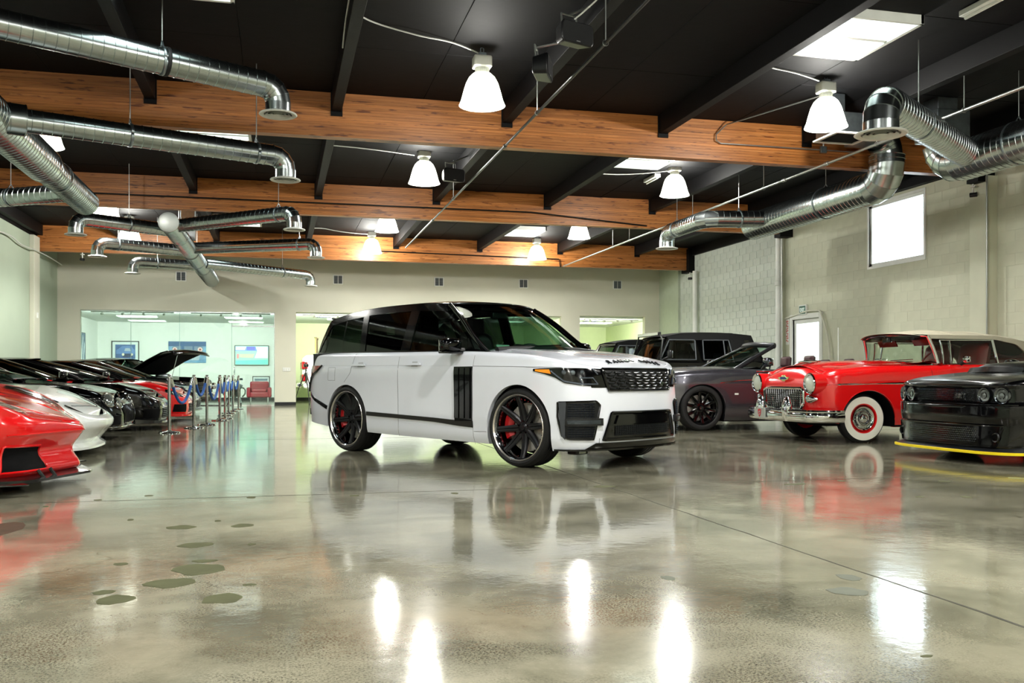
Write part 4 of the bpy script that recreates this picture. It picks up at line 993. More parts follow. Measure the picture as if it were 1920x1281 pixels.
    MB().prism([(u*.075, .885+v*.016) for u, v in ((-1, 1), (1, 1), (1, -1), (-1, -1))], 2.218, 2.222, 'x').build('emblem_enamel', mat('emblem_blue', '20306a', .2), em)
    or_ = MB().tube([(2.06, 0, 1.065), (1.96, 0, 1.105), (1.8, 0, 1.13), (1.62, 0, 1.13)], [.006, .02, .022, .01], 10).build('hood_ornament', M_chrome, rt, smooth=60)
    for s in (1, -1): MB().prism([(1.98, s*.01), (1.80, s*.13), (1.74, s*.13), (1.80, s*.01)], 1.115, 1.123).build('ornament_wing', M_chrome, or_)
    # glass house
    hs = House(sh, 0, .16, .05, [(0, 1.08)], plan=[(2, .80), (0, .80), (-.9, .80), (-1.7, .74)])
    edge = [(.29, 1.09), (.33, 1.28), (.40, 1.475)]
    MB().grid(hs.screen(edge, .36, .17, .03, .035, inset=.0)).build('windscreen', M_glassc, rt, smooth=60)
    ed = hs.screen(edge, .36, .17, .03, .035, inset=-.006, nt=31)
    fr = MB().tube(ed[-1], .018, 8).build('screen_header', M_chrome, rt); MB().tube(ed[0], .012, 8).build('screen_base_trim', M_chrome, rt)
    rail = [(.46, 1.475), (.2, 1.48), (-.3, 1.478), (-.8, 1.46), (-1.2, 1.41), (-1.55, 1.28), (-1.75, 1.10)]
    for s in (1, -1):
        MB().tube(hs.path(edge, s, .004, 12), [.026]*12, 8).build('a_pillar', M_chrome, rt, smooth=60)
        MB().tube(hs.path([(.20, 1.09), (.19, 1.28), (.21, 1.42)], s, 0, 8), .012, 6).build('vent_frame', M_chrome, rt)
        MB().tube(hs.path([(.07, 1.09), (.06, 1.42)], s, .003, 6), .013, 6).build('vent_pillar', M_chrome, rt)
        MB().tube(hs.path([(-.70, 1.09), (-.66, 1.43)], s, .003, 6), .018, 6).build('quarter_pillar', M_chrome, rt)
        MB().tube(hs.path([(.21, 1.42), (-.66, 1.425)], s, .003, 8, False), .008, 6).build('window_rail', M_chrome, rt)
        hs.flank([(.28, 1.09), (.09, 1.09)], [(.36, 1.41), (.08, 1.42)], s, -.004, .003).build('vent_window', M_glassc, rt)
        hs.flank([(.05, 1.09), (-.69, 1.09)], [(.05, 1.43), (-.65, 1.43)], s, -.004, .003).build('door_glass', M_glassc, rt)
        hs.flank([(-.71, 1.09), (-1.32, 1.09)], [(-.68, 1.43), (-1.08, 1.36)], s, -.004, .003).build('quarter_glass', M_glassc, rt)
        # canvas below the roof rail, sweeping down behind the quarter window
        hs.flank([(.40, 1.44), (-.7, 1.435), (-1.06, 1.37), (-1.30, 1.17), (-1.34, 1.085)], [(.40, 1.495), (-.7, 1.49), (-1.2, 1.42), (-1.56, 1.27), (-1.75, 1.085)], s, .012, .03, 40).build('canvas_side', M_beige, rt, smooth=60)
        mir = mirror(rt, (-.02, s*.99, 1.145), s, (.07, .12, .10), M_chrome, (.0, s*.90, 1.08))
        MB().box((.22, s*.40, 1.40), (.02, .42, .10), ry=.5).build('sun_visor', M_redvinyl, rt, bevel=.006)
    G = hs.roof(rail, .17, .05, .105, n=36, nt=31, inset=-.012, ends=(.35, .2), zf=.03, p=2.2)
    MB().grid(G).build('canvas_top', M_beige, rt, smooth=60)
    for f in (8, 17): MB().tube(G[f]+[0, 0, .002], .008, 6).build('top_bow', M_beige, rt)
    G2 = G.copy(); G2[..., 2] -= .03; MB().grid(G2[:, 2:-2]).build('top_lining', mat('dark_lining', '2a2220', .8), rt)
    MB().grid(hs.screen([(-1.74, 1.10), (-1.50, 1.33)], .06, .06, 0, .06, sgn=-1, inset=.25)).build('rear_window', M_glassc, rt)
    # cabin
    G = [[(x, t*.80, z-.0*t*t) for t in np.linspace(-1, 1, 12)] for x, z in ((.62, 1.10), (.40, 1.13), (.22, 1.10), (.17, 1.0), (.2, .8))]
    MB().grid(G).build('dashboard', M_redp, rt, smooth=60)
    MB().bx((-1.6, -.84, .35), (.9, .84, .42)).build('cabin_floor', M_cabin, rt, smooth=0)
    for y in (.38, -.38): seat(rt, -.32, y, .68, 1.05, M_redvinyl, head=False)
    MB().box((-1.2, 0, .72), (.5, 1.4, .22)).box((-1.45, 0, .95), (.2, 1.4, .5), ry=-.2).build('rear_seat', M_redvinyl, rt, bevel=.05)
    sw = steering(rt, (.05, .36, 1.10), .5, .21, M_redvinyl)
    MB().lathe([(0, .02), (.05, .015), (.06, 0)], 20, 'x', c=(0, 0, 0)).build('horn_button', mat('blue_enamel', '5a7fb0', .3), sw)
    MB().box((.52, 0, 1.44), (.03, .19, .06)).tube([(.55, 0, 1.52), (.52, 0, 1.44)], .006, 6).build('rear_view_mirror', M_bplast, rt, bevel=.012)
    MB().tube([(.70, -.3, 1.135), (.62, .1, 1.16)], .006, 6).tube([(.68, .3, 1.135), (.55, .62, 1.15)], .006, 6).build('wiper', M_chrome, rt)
    wheels(rt, af, ar, .80, Rw, .18, .205, dict(kind='classic'), dict(spoke=M_redp, rim=M_redp, lip=M_redp), steer=-.02)
classic()

def muscle():
    rt = carroot('muscle_car', 'glossy black muscle car with hood scoop and yellow edge on its front splitter', (9.40, 8.78), (-1, .0))
    af, ar, Rw = 1.475, -1.475, .36
    plan = [(2.40, 0), (2.39, .35), (2.36, .62), (2.28, .82), (2.12, .925), (1.8, .955), (1.475, .965), (.7, .95), (-.4, .95), (-1.4, .975), (-2.0, .96), (-2.4, .9), (-2.55, .7), (-2.6, 0)]
    Fs = [(.12, .05), (.2, .015), (.40, .02), (.50, .0), (.60, .0), (.625, .03), (.64, .075), (.78, .075), (.80, .05), (.84, .03), (.9, .08)]
    Ss = [(.12, .05), (.25, .03), (.45, .01), (.62, .0), (.75, .005), (.88, .03), (1.0, .06), (1.1, .1)]
    Rs = [(.2, .1), (.4, .02), (.7, 0), (1.0, .05)]
    ztop = [(2.4, .83), (2.2, .865), (1.8, .92), (1.4, .95), (.7, .96), (-.5, .985), (-1.4, 1.03), (-2.2, 1.04), (-2.6, 1.0)]
    zs = [(2.4, .17), (1.9, .17), (1, .18), (-1, .19), (-2, .25), (-2.6, .32)]
    arch = [(af, Rw, .40), (ar, Rw, .41)]
    sh = Shell(plan, Fs, Ss, Rs, ztop, zs, arch, r=.05)
    sh.body('body', M_bpaint, rt, nr=34)
    zc = [(2.4, .845), (2.2, .89), (1.8, .945), (1.4, .985), (1.0, 1.01), (.6, 1.03)]
    sh.deck('hood', mat('satin_black_hood', '0a0c0c', .3, coat=.3), rt, .55, 2.4, zc, p=3, n=60)
    sh.deck('boot_lid', M_bpaint, rt, -2.6, -1.75, [(-2.6, 1.03), (-1.75, 1.08)], p=2.6)
    underbody(sh, rt, (-2.3, 2.0), .90, .15, .4, arch)
    # scoop
    wsc = .40; G = []
    for x, h, hw in ((1.78, .005, .48), (1.70, .075, .46), (1.62, .098, .45), (1.3, .095, .46), (.9, .06, .46), (.6, .012, .45)):
        z0 = float(pch(zc)(x)); row = []
        for t in np.linspace(-1, 1, 25): row.append((x-(.08*t*t if x > 1.5 else 0), t*hw, z0-.006-.02*t*t+h*(1-abs(t)**5)))
        G.append(row)
    sc = MB().grid(G).build('hood_scoop', bpy.data.materials['satin_black_hood'], rt, smooth=50)
    G = [[(1.785-.08*t*t, t*.41, float(pch(zc)(1.76))+h-.012*t*t) for t in np.linspace(-1, 1, 16)] for h in (.012, .07)]
    G[1] = [(x-.045, y, z) for x, y, z in G[1]]
    MB().grid(G).build('scoop_mouth', mat('scoop_black', '020203', .2), sc)
    # face
    fb = skin(sh, [(-.93, .645), (.93, .645)], [(-.90, .775), (.90, .775)], .004, .02, 60, 6).build('grille', M_gloss, rt, smooth=40)
    for s in (1, -1):
        for a, q in ((.80, .082), (.585, .078)):
            P, Nn = sh.base(np.array(a)); c = sh.pt(np.array(s*a), np.array(.712), .01); an = math.atan2(s*Nn[1], Nn[0])*.5
            o = MB().lathe([(q*.75, .0), (q*.9, .02), (q, .022), (q*1.05, .01), (q*1.05, -.03)], 32, 'x').build('headlamp_ring', mat('smoked_chrome', '6c7076', .12, 1), rt, smooth=60)
            o.location = c; o.rotation_euler = (0, 0, an)
            MB().lathe([(0, .012), (q*.35, .01), (q*.4, .004), (q*.75, .006), (q*.8, -.004)], 32, 'x').build('headlamp_lens', mat('headlamp_glass', '8e948f', .08, .7), o, smooth=40)
            MB().lathe([(q*.36, .016), (q*.42, .018), (q*.45, .01)], 24, 'x').build('halo_ring', M_gloss, o)
    ms = MB()
    for j in range(6):
        z = .655+.02*j
        for i in range(30):
            a = -.42+.028*i+(.014 if j % 2 else 0)
            if a < .43: ms.tube(skinpath(sh, [(a, z), (a+.014, z+.006)], .012, 3), .0035, 4)
    o = ms.build('grille_mesh', mat('mesh_dark_steel', '3c4046', .3, .8), fb); o['kind'] = 'stuff'
    p = [sh.pt(np.array(a), np.array(.70), .022) for a in (.20, .30)]
    text_obj('badge_lettering', 'SRT', .072, M_chrome, fb, frameM(sh.pt(np.array(.26), np.array(.70), .02), p[1]-p[0], (0, 0, 1)), .004, .002, sx=1.3)
    # beltline bumper crease with bright lower edge
    MB().tube(skinpath(sh, [(-.96, .617), (.96, .617)], .004, 60), .007, 6).build('bumper_edge', M_gloss, rt)
    lo = skin(sh, [(-.70, .20), (.70, .20)], [(-.78, .395), (.78, .395)], .006, .02, 50, 8).build('lower_grille', M_gloss, rt, smooth=40)
    ms = MB()
    for j in range(7):
        z = .23+.022*j
        for i in range(40):
            a = -.52+.026*i+(.013 if j % 2 else 0); ms.tube(skinpath(sh, [(a, z), (a+.013, z+.007)], .012, 3), .0035, 4)
    o = ms.build('lower_mesh', mat('mesh_steel_bright', '6a7078', .3, .8), lo); o['kind'] = 'stuff'
    rimtube(sh, [(-.74, .19), (.74, .19), (.82, .405), (-.82, .405)], .012, .006, 120).build('grille_frame', M_bpaint, lo)
    for s in (1, -1):
        MB().lathe([(.0, -.03), (.03, -.03), (.04, .004), (.046, .006), (.05, -.01)], 24, 'x', c=tuple(sh.pt(np.array(s*.74), np.array(.285), .012))).build('brake_duct', M_bplast, lo, smooth=50)
        skin(sh, [(s*.86, .20), (s*1.08, .22)], [(s*.92, .36), (s*1.10, .38)], .006, .02, 10, 6).build('corner_recess', M_gloss, rt)
    # splitter with yellow guard
    A = np.linspace(-1.15, 1.15, 60); P = sh.pt(A, np.full(60, .16), .085)
    spl = MB().grid([[(p[0]-.45, p[1]*.9, .125) for p in P], [(p[0], p[1], .118) for p in P], [(p[0], p[1], .135) for p in P], [(p[0]-.12, p[1]*.96, .19) for p in P]]).build('front_splitter', mat('satin_black_splitter', '15171a', .35), rt, smooth=30)
    MB().grid([[(p[0]+o_, p[1]*(1+o_*.6), z_) for p in P] for o_, z_ in ((-.004, .112), (.012, .112), (.014, .136), (-.004, .14))]).build('splitter_guard', mat('yellow_guard', 'e8d01a', .35), spl, smooth=30)
    # house
    hs = House(sh, .10, .42, .12, [(0, .97), (-1.5, 1.03)])
    edge = [(.75, .955), (.40, 1.16), (.02, 1.36)]; rail = [(.02, 1.37), (-.4, 1.40), (-.9, 1.37), (-1.25, 1.30)]
    MB().grid(hs.screen(edge, .22, .12, .04, .03)).build('windscreen', M_glass, rt, smooth=60)
    MB().grid(hs.roof(rail, .12, .1, .055, n=20)).build('roof', M_bpaint, rt, smooth=60)
    MB().grid(hs.screen([(-1.95, 1.06), (-1.6, 1.2), (-1.25, 1.31)], .1, .1, .03, .04, sgn=-1)).build('rear_screen', M_glassd, rt)
    for s in (1, -1):
        MB().tube(hs.path([(.78, .94)]+edge[1:], s, -.005, 16), .032, 8).build('a_pillar', M_bpaint, rt, smooth=60)
        hs.flank([(.62, .985), (-.75, 1.0)], [(.10, 1.335), (-.68, 1.365)], s, -.004, .004).build('door_glass', M_glassd, rt)
        hs.flank([(-.78, 1.0), (-1.95, 1.04)], [(-.70, 1.37), (-1.25, 1.31)], s, .002, .03).build('c_pillar', M_bpaint, rt)
        hs.flank([(.10, 1.335), (-.7, 1.36)], [(.02, 1.375), (-.7, 1.41)], s, .004, .03).build('cant_rail', M_bpaint, rt)
        mirror(rt, (.55, s*1.02, 1.06), s, (.11, .2, .13), M_bpaint, (.55, s*.88, .99))
        seam(sh, rt, [[(.62, .25), (.6, .6), (.6, .95)], [(-.75, .25), (-.8, .95)]], side=s)
    for y in (.36, -.36): seat(rt, -.35, y, .55)
    MB().bx((-1.6, -.85, .35), (.9, .85, .42)).build('cabin_floor', M_cabin, rt, smooth=0)
    G = [[(x, t*.82, z) for t in np.linspace(-1, 1, 12)] for x, z in ((.75, .97), (.45, 1.02), (.2, .98), (.2, .7))]
    MB().grid(G).build('dashboard', M_cabin, rt)
    wheels(rt, af, ar, .955, Rw, .29, .255, dict(kind='spoke', n=10, w0=.05, w1=.03, dish=.05), dict(cal=M_redcal, lip=M_gloss))
muscle()

def roadster():
    rt = carroot('convertible', 'dark grey open convertible with black wheels between the white SUV and red classic', (8.40, 15.3), (-1, 0.0))
    af, ar, Rw = 1.56, -1.56, .385
    plan = [(2.38, 0), (2.36, .4), (2.30, .68), (2.15, .86), (1.9, .94), (1.56, .965), (.6, .97), (-.6, .97), (-1.56, .965), (-2.2, .92), (-2.6, .8), (-2.8, .5), (-2.85, 0)]
    Fs = [(.15, .08), (.3, .02), (.6, 0), (.85, .02), (1.0, .1)]
    Ss = [(.15, .07), (.25, .03), (.5, .0), (.75, .0), (.9, .02), (1.0, .05), (1.1, .09)]
    Rs = [(.2, .1), (.5, 0), (1.0, .08)]
    ztop = [(2.38, .93), (2.1, .985), (1.6, 1.02), (.8, 1.04), (0, 1.03), (-1, 1.03), (-1.8, 1.0), (-2.85, .86)]
    zs = [(2.38, .2), (1, .165), (-1, .165), (-2.85, .3)]
    arch = [(af, Rw-.02, .415), (ar, Rw-.02, .41)]
    sh = Shell(plan, Fs, Ss, Rs, ztop, zs, arch, r=.09)
    mg = mat('graphite_metallic', '55545c', .26, .75, coat=1, var=.02, scale=60)
    mh = mat('brushed_silver_hood', '9a9a9a', .26, .9, coat=.6)
    sh.body('body', mg, rt)
    sh.deck('hood', mh, rt, .72, 2.38, [(2.38, .96), (2.1, 1.03), (1.6, 1.075), (1.0, 1.09), (.7, 1.085)], p=2.8)
    sh.deck('rear_deck', mg, rt, -2.85, -1.35, [(-2.85, .9), (-2.2, 1.02), (-1.35, 1.06)], p=2.8)
    underbody(sh, rt, (-2.4, 2.0), .9, .15, .4, arch)
    hs = House(sh, .10, .35, .1, [(0, 1.03)])
    edge = [(.80, 1.03), (.42, 1.24), (.02, 1.435)]
    S_ = hs.screen(edge, .24, .16, .04, .03)
    MB().grid(S_).build('windscreen', M_glass, rt, smooth=60)
    for s in (1, -1):
        MB().tube(hs.path([(.90, .99)]+edge[1:], s, 0, 16), [.045]*8+[.035]*8, 8).build('a_pillar', mat('satin_graphite', '2f3034', .3, .6), rt, smooth=60)
        mir = mirror(rt, (.42, s*1.06, 1.15), s, (.13, .24, .16), bpy.data.materials['smoked_chrome'], (.45, s*.92, 1.03))
        seam(sh, rt, [[(.62, .25), (.60, .6), (.60, 1.0)], [(-.85, .25), (-.85, 1.0)]], side=s)
        MB().tube(skinpath(sh, [(1.25, .80), (.9, .84), (.45, .86)], .004, 20, s), .008, 6).build('wing_crease', M_chrome, rt)
        MB().tube(skinpath(sh, [(.55, .995), (-2.2, .99)], .004, 40, s), .01, 6).build('belt_trim', M_chrome, rt)
        hd = sh.xz(np.array(-.7), np.array(.86), s, .025); MB().tube([hd+np.array((.1, 0, 0)), hd-np.array((.1, 0, 0))], .012, 8).build('door_handle', M_chrome, rt)
        skin(sh, [(.98, .60), (.91, .60)], [(.98, .63), (.91, .63)], .006, .01, 4, 3, s).build('side_marker', mat('marker_white', 'd8d8d0', .3), rt)
        MB().grid([[(x, s*(.78+.0*x), z) for x in np.linspace(.6, -1.35, 8)] for z in (.45, .98)]).build('door_card', M_cabin, rt)
    MB().tube(S_[-1]+[-.02, 0, .01], .05, 10).build('screen_header', bpy.data.materials['satin_graphite'], rt, smooth=60)
    g = skin(sh, [(-.36, .45), (.36, .45)], [(-.36, .86), (.36, .86)], .02, .04, 20, 6).build('grille', M_chrome, rt)
    for i in range(9):
        a = -.32+.08*i; MB().tube(skinpath(sh, [(a, .47), (a, .84)], .028, 4), .012, 6).build('grille_bar', M_chrome, g)
    for s in (1, -1): skin(sh, [(s*.55, .66), (s*.85, .66)], [(s*.55, .76), (s*.88, .76)], .006, .02, 10, 4).build('headlamp', mat('projector_glass', 'c4ccd2', .08, .5), rt)
    wine = mat('wine_leather', '3a1c20', .5)
    for y in (.40, -.40): seat(rt, -.42, y, .42, 1.0, wine)
    for y in (.38, -.38): seat(rt, -1.25, y, .41, .95, wine)
    MB().bx((-1.5, -.85, .35), (.9, .85, .45)).build('cabin_floor', M_cabin, rt, smooth=0)
    G = [[(x, t*.82, z) for t in np.linspace(-1, 1, 12)] for x, z in ((.80, 1.03), (.5, 1.07), (.25, 1.03), (.25, .7))]
    MB().grid(G).build('dashboard', M_cabin, rt)
    steering(rt, (.12, .38, 1.0), .45)
    MB().tube([(.50, -.1, 1.19), (.38, -.55, 1.19)], .008, 6).build('wiper', M_bplast, rt)
    MB().tube([(.30, y, 1.345-.0*y) for y in (-.25, 0, .25)], .012, 6).build('screen_stay', M_chrome, rt)
    wheels(rt, af, ar, .955, Rw, .27, .285, dict(kind='spoke', n=10, w0=.07, w1=.05, hub=.11, dish=.04, lugs=5, ph=.1), dict(lip=M_gloss, cap=M_chrome, rim=M_gloss))
roadster()

def jeep(name, label, org, h, rack, flat):
    """upright soft top off-roader: flat panels, separate wings, round lamps"""
    rt = carroot(name, label, org, h)
    af, ar, Rw = 1.47, -1.47, .42
    mb_ = bpy.data.materials['black_car_paint']; can = mat('black_canvas', '060708', .9, bump=.1, bscale=100)
    plan = [(-.0+1.95, 0), (1.95, .30), (1.93, .52), (1.80, .60), (1.2, .66), (.72, .74), (.5, .78), (-.4, .78), (-1.9, .78), (-2.05, .70), (-2.08, 0)]
    ztop = [(1.95, 1.13), (1.2, 1.17), (.7, 1.21), (.4, 1.23), (-2.08, 1.23)]
    sh = Shell(plan, [(.5, .02), (1.2, 0)], [(.5, .03), (.8, 0), (1.2, .015)], [(.5, 0), (1.2, 0)], ztop, [(2, .55), (.9, .55), (.8, .52), (-2.08, .55)], [(ar, Rw, .55)], r=.03)
    sh.body('body', mb_, rt)
    sh.deck('hood', mb_, rt, .62, 1.95, [(1.95, 1.15), (1.2, 1.20), (.62, 1.245)], p=4)
    underbody(sh, rt, (-1.95, 1.9), .6, .42, .6, [])
    g = skin(sh, [(-.5, .62), (.5, .62)], [(-.5, 1.08), (.5, 1.08)], .01, .03, 20, 6).build('grille', mb_, rt)
    for i in range(7):
        a = -.21+.07*i; skin(sh, [(a-.02, .74), (a+.02, .74)], [(a-.02, 1.02), (a+.02, 1.02)], .014, .02, 3, 4).build('grille_slot', M_under, g)
    for s in (1, -1):
        MB().lathe([(0, .03), (.08, .02), (.1, 0), (.105, -.02)], 24, 'x', c=(1.965, s*.37, .92)).build('headlamp', mat('projector_glass', 'c4ccd2', .08, .5), rt, smooth=50)
        G = [[(af+q*math.cos(t), s*y_, Rw+.08+q*.95*math.sin(t)) for y_, q in ((.58, .50), (.93, .50), (.93, .46), (.60, .46))] for t in np.linspace(.25, PI-.1, 16)]
        MB().grid(G, closed_v=True).build('wing_flare', M_bplast, rt, smooth=30)
        G = [[(ar+q*math.cos(t), s*y_, Rw+.05+q*.95*math.sin(t)) for y_, q in ((.76, .54), (.93, .54), (.93, .50), (.76, .50))] for t in np.linspace(.1, PI-.1, 16)]
        MB().grid(G, closed_v=True).build('wing_flare', M_bplast, rt, smooth=30)
        MB().bx((-.95, s*.80, .44), (.95, s*.90, .50)).build('side_step', M_bplast, rt, bevel=.01)
    # windscreen frame
    hs = House(sh, .02, .16, .0, [(0, 1.23)])
    edge = [(.50, 1.23), (.36, 1.48), (.22, 1.74)]
    S_ = hs.screen(edge, .03, .03); MB().grid(S_).build('windscreen', M_glass, rt)
    MB().tube(S_[-1], .035, 8).build('screen_header', mb_, rt); 
    rail = [(.26, 1.76), (-.1, 1.83), (-.7, 1.86), (-1.4, 1.84), (-1.75, 1.80)]
    sil = mat('window_zip_grey', '6a6e74', .4, .5)
    for s in (1, -1):
        MB().tube(hs.path(edge, s, 0, 8), .04, 8).build('a_pillar', mb_, rt)
        for lo, up, nm in (([(.40, 1.27), (-.44, 1.27)], [(.17, 1.70), (-.44, 1.70)], 'front_door_glass'), ([(-.62, 1.27), (-1.28, 1.27)], [(-.62, 1.70), (-1.20, 1.70)], 'rear_door_glass')):
            w = hs.flank(lo, up, s, -.01, .004).build(nm, thin_glass('vinyl_window', '8a9096', .06), rt)
            P = hs.path(lo+up[::-1]+[lo[0]], s, .004, 60, False); MB().tube(P, .014, 5).build('window_frame', sil, w)
        MB().tube(hs.path([(-1.10, 1.27), (-1.08, 1.70)], s, .004, 6), .013, 5).build('window_divider', sil, rt)
        hs.flank([(-.44, 1.23), (-.62, 1.23)], [(-.44, 1.76), (-.62, 1.76)], s, .0, .04).build('b_pillar', mb_, rt)
        hs.flank([(.42, 1.22), (-1.3, 1.22)], [(.40, 1.275), (-1.3, 1.275)], s, .006, .03).build('door_top', mb_, rt)
        hs.flank([(.18, 1.70), (-1.25, 1.70)], [(.24, 1.78), (-.1, 1.84), (-.7, 1.87), (-1.3, 1.855)], s, .006, .03, 24).build('canvas_rail', can, rt)
        q = hs.flank([(-1.27, 1.235), (-2.04, 1.235)], [(-1.22, 1.855), (-1.76, 1.81)], s, .008, .02).build('canvas_quarter', can, rt)
        hs.flank([(-1.62, 1.36), (-1.86, 1.36)], [(-1.56, 1.70), (-1.68, 1.70)], s, .012, .006).build('quarter_window', thin_glass('vinyl_window', '8a9096', .06), q)
        mirror(rt, (.30, s*1.0, 1.38), s, (.09, .16, .2), M_bplast, (.36, s*.82, 1.28))
        hd = (-.30, s*.80, 1.12); 
        for x in (-.30, -1.12): MB().box((x, s*.80, 1.13), (.2, .03, .035)).build('door_handle', M_bplast, rt, bevel=.01)
        seam(sh, rt, [[(.42, .58), (.42, 1.22)], [(-.53, .58), (-.53, 1.22)], [(-1.25, .95), (-1.30, 1.22)]], side=s)
        for xx in (.50, -.50): MB().box((xx, s*.795, .98), (.10, .03, .05)).build('door_hinge', M_bplast, rt, bevel=.008)
    MB().grid(hs.roof(rail, .03, .0, .03, n=24, inset=-.01)).build('canvas_top', can, rt, smooth=50)
    MB().grid([[(x, t*y_, z) for t in np.linspace(-1, 1, 8)] for x, y_, z in ((-1.75, .68, 1.80), (-2.06, .76, 1.23))]).build('canvas_back', can, rt)
    if rack:
        MB().box((.36, 0, 1.83), (.07, 1.2, .075)).build('light_bar', M_bplast, rt, bevel=.008)
        MB().box((.40, 0, 1.83), (.012, 1.14, .055)).build('light_bar_lens', mat('lamp_bar_glass', 'd6d8d2', .2, .2), rt)
        for s in (1, -1): MB().tube([(.36, s*.6, 1.82), (.34, s*.72, 1.70), (.42, s*.80, 1.30)], .018, 6).build('bar_bracket', M_bplast, rt)
    for y in (.36, -.36): seat(rt, -.30, y, .80)
    MB().box((-1.25, 0, .85), (.5, 1.1, .2)).box((-1.5, 0, 1.15), (.18, 1.1, .6), ry=-.15).build('rear_seat', M_seat, rt, bevel=.04)
    for s in (1, -1): MB().tube([(-.55, s*.6, .6), (-.55, s*.58, 1.72), (-1.6, s*.56, 1.72), (-1.8, s*.6, 1.2)], .035, 8).build('roll_bar', M_cabin, rt)
    MB().tube([(-.55, -.58, 1.72), (-.55, .58, 1.72)], .035, 8).build('roll_bar', M_cabin, rt)
    steering(rt, (.15, .36, 1.22), .4)
    G = [[(x, t*.72, z) for t in np.linspace(-1, 1, 8)] for x, z in ((.50, 1.22), (.3, 1.27), (.2, 1.2), (.2, .9))]
    MB().grid(G).build('dashboard', M_cabin, rt)
    MB().tube([(2.25, -.75, .62), (2.25, .75, .62)], .08, 10).build('front_bumper', M_bplast, rt)
    for s in (1, -1): MB().bx((1.9, s*.35, .56), (2.22, s*.45, .66)).build('bumper_bracket', M_bplast, rt)
    wheels(rt, af, ar, .90, Rw, .28, .23, dict(kind='spoke', n=5, w0=.1, w1=.08, dish=.03), dict(lip=M_gloss))
jeep('soft_top_offroader', 'black four door soft top off-roader with light bar, behind the grey convertible', (8.3, 19.35), (-1, 0), True, False)
jeep('offroader', 'black off-roader farthest along the right wall, its roof just above the white bonnet', (8.6, 23.2), (-1, 0), False, True)
# ------------------------------------------------------------ row of cars along the left wall (noses to +X)
M_carbon = mat('carbon_black', '0b0c0d', .25, coat=.8)
M_wsuper = paint('white_pearl_paint', 'e6ebe8', .25)
M_dkgrey = paint('dark_grey_green_paint', '1c2422', .2)
M_red2 = paint('rosso_paint', 'd40d10', .2)
def sport(name, label, org, pm, d, detail=None, roofm=None, hdg=(1, 0)):
    """low coupe; d holds the measured sections"""
    rt = carroot(name, label, org, hdg)
    af, ar, Rw = d.get('af', 1.30), d.get('ar', -1.30), d.get('R', .335)
    arch = [(af, Rw, Rw+.045), (ar, Rw, Rw+.05)]
    sh = Shell(d['plan'], d['F'], d['S'], d['Rr'], d['ztop'], d['zs'], arch, r=d.get('r', .06), nose=d.get('nose'))
    sh.body('body', pm, rt)
    xc, xr = d['cowl'], d['tailx']
    hd = None
    if not d.get('nohood'): hd = sh.deck('hood', pm, rt, xc-.06, d['plan'][0][0], d['zc'], p=d.get('p', 2.6), n=60, extra=d.get('ex'))
    sh.deck('rear_deck', pm, rt, d['plan'][-1][0], xr+.06, d['zcr'], p=2.6)
    w = max(y for x, y in d['plan'])
    underbody(sh, rt, (d['plan'][-1][0]+.35, d['plan'][0][0]-.5), w-.07, .13, .38, arch)
    hs = House(sh, d.get('inset', .10), d.get('lean', .45), .1, d['belt'])
    edge, rail = d['edge'], d['rail']
    MB().grid(hs.screen(edge, d.get('bow', .25), d.get('bow2', .12), .03, .03)).build('windscreen', M_glass, rt, smooth=60)
    MB().grid(hs.roof(rail, d.get('bow2', .12), .08, d.get('crown', .05), n=22)).build('roof', roofm or pm, rt, smooth=60)
    re = d['rear']
    MB().grid(hs.screen(re, .1, .08, .02, .04, sgn=-1)).build('rear_screen', M_glassd, rt, smooth=60)
    b = d['belt']; zb = pch(b)
    for s in (1, -1):
        MB().tube(hs.path([(edge[0][0]+.05, edge[0][1]-.03)]+edge[1:], s, -.004, 16), d.get('apil', .032), 8).build('a_pillar', roofm or pm, rt, smooth=60)
        xq = d['quarter']; x0, x1 = edge[0][0]-.1, edge[-1][0]+.06
        top = [(x1, edge[-1][1]-.03)]+[(x, z-.03) for x, z in rail[1:] if x > xq+.1]
        hs.flank([(x0, float(zb(x0))+.015), (xq, float(zb(xq))+.02)], top, s, -.004, .004).build('door_glass', M_glassd, rt, smooth=60)
        hs.flank([(xq, float(zb(xq))), (re[0][0], float(zb(re[0][0])))], [(top[-1][0], top[-1][1]+.04), (re[-1][0]+.02, re[-1][1]+.01)], s, .002, .03, 16).build('c_pillar', roofm or pm, rt, smooth=60)
        hs.flank([(p[0], p[1]) for p in top], [(rail[0][0], rail[0][1]+.01)]+[(x, z+.01) for x, z in rail[1:] if x > xq+.1], s, .004, .03, 16).build('cant_rail', roofm or pm, rt)
        mirror(rt, (x0-.08, s*(w+.08), float(zb(x0))+.08), s, (.12, .2, .12), M_gloss, (x0-.06, s*(w-.1), float(zb(x0))))
        seam(sh, rt, [[(x0-.05, .3), (x0-.02, float(sh.zt(x0))-.04)], [(x0-1.05, .3), (x0-1.1, float(sh.zt(x0-1.1))-.04)]], side=s)
        seat(rt, -.35, s*.36, .42, .95)
    G = [[(x, t*(w-.2), z) for t in np.linspace(-1, 1, 10)] for x, z in ((edge[0][0], edge[0][1]), (edge[0][0]-.3, edge[0][1]+.02), (edge[0][0]-.5, edge[0][1]-.05), (edge[0][0]-.5, .5))]
    MB().grid(G).build('dashboard', M_cabin, rt)
    MB().bx((-1.3, -w+.12, .28), (edge[0][0]+.1, w-.12, .36)).build('cabin_floor', M_cabin, rt, smooth=0)
    steering(rt, (edge[0][0]-.55, .36, edge[0][1]-.08), .4)
    wheels(rt, af, ar, w-.01, Rw, .26, Rw*.74, dict(kind='spoke', n=10, w0=.05, w1=.03, dish=.05), dict(cal=M_redcal, lip=d.get('lip', M_gloss)))
    if detail: detail(rt, sh, hd, hs)
    return rt
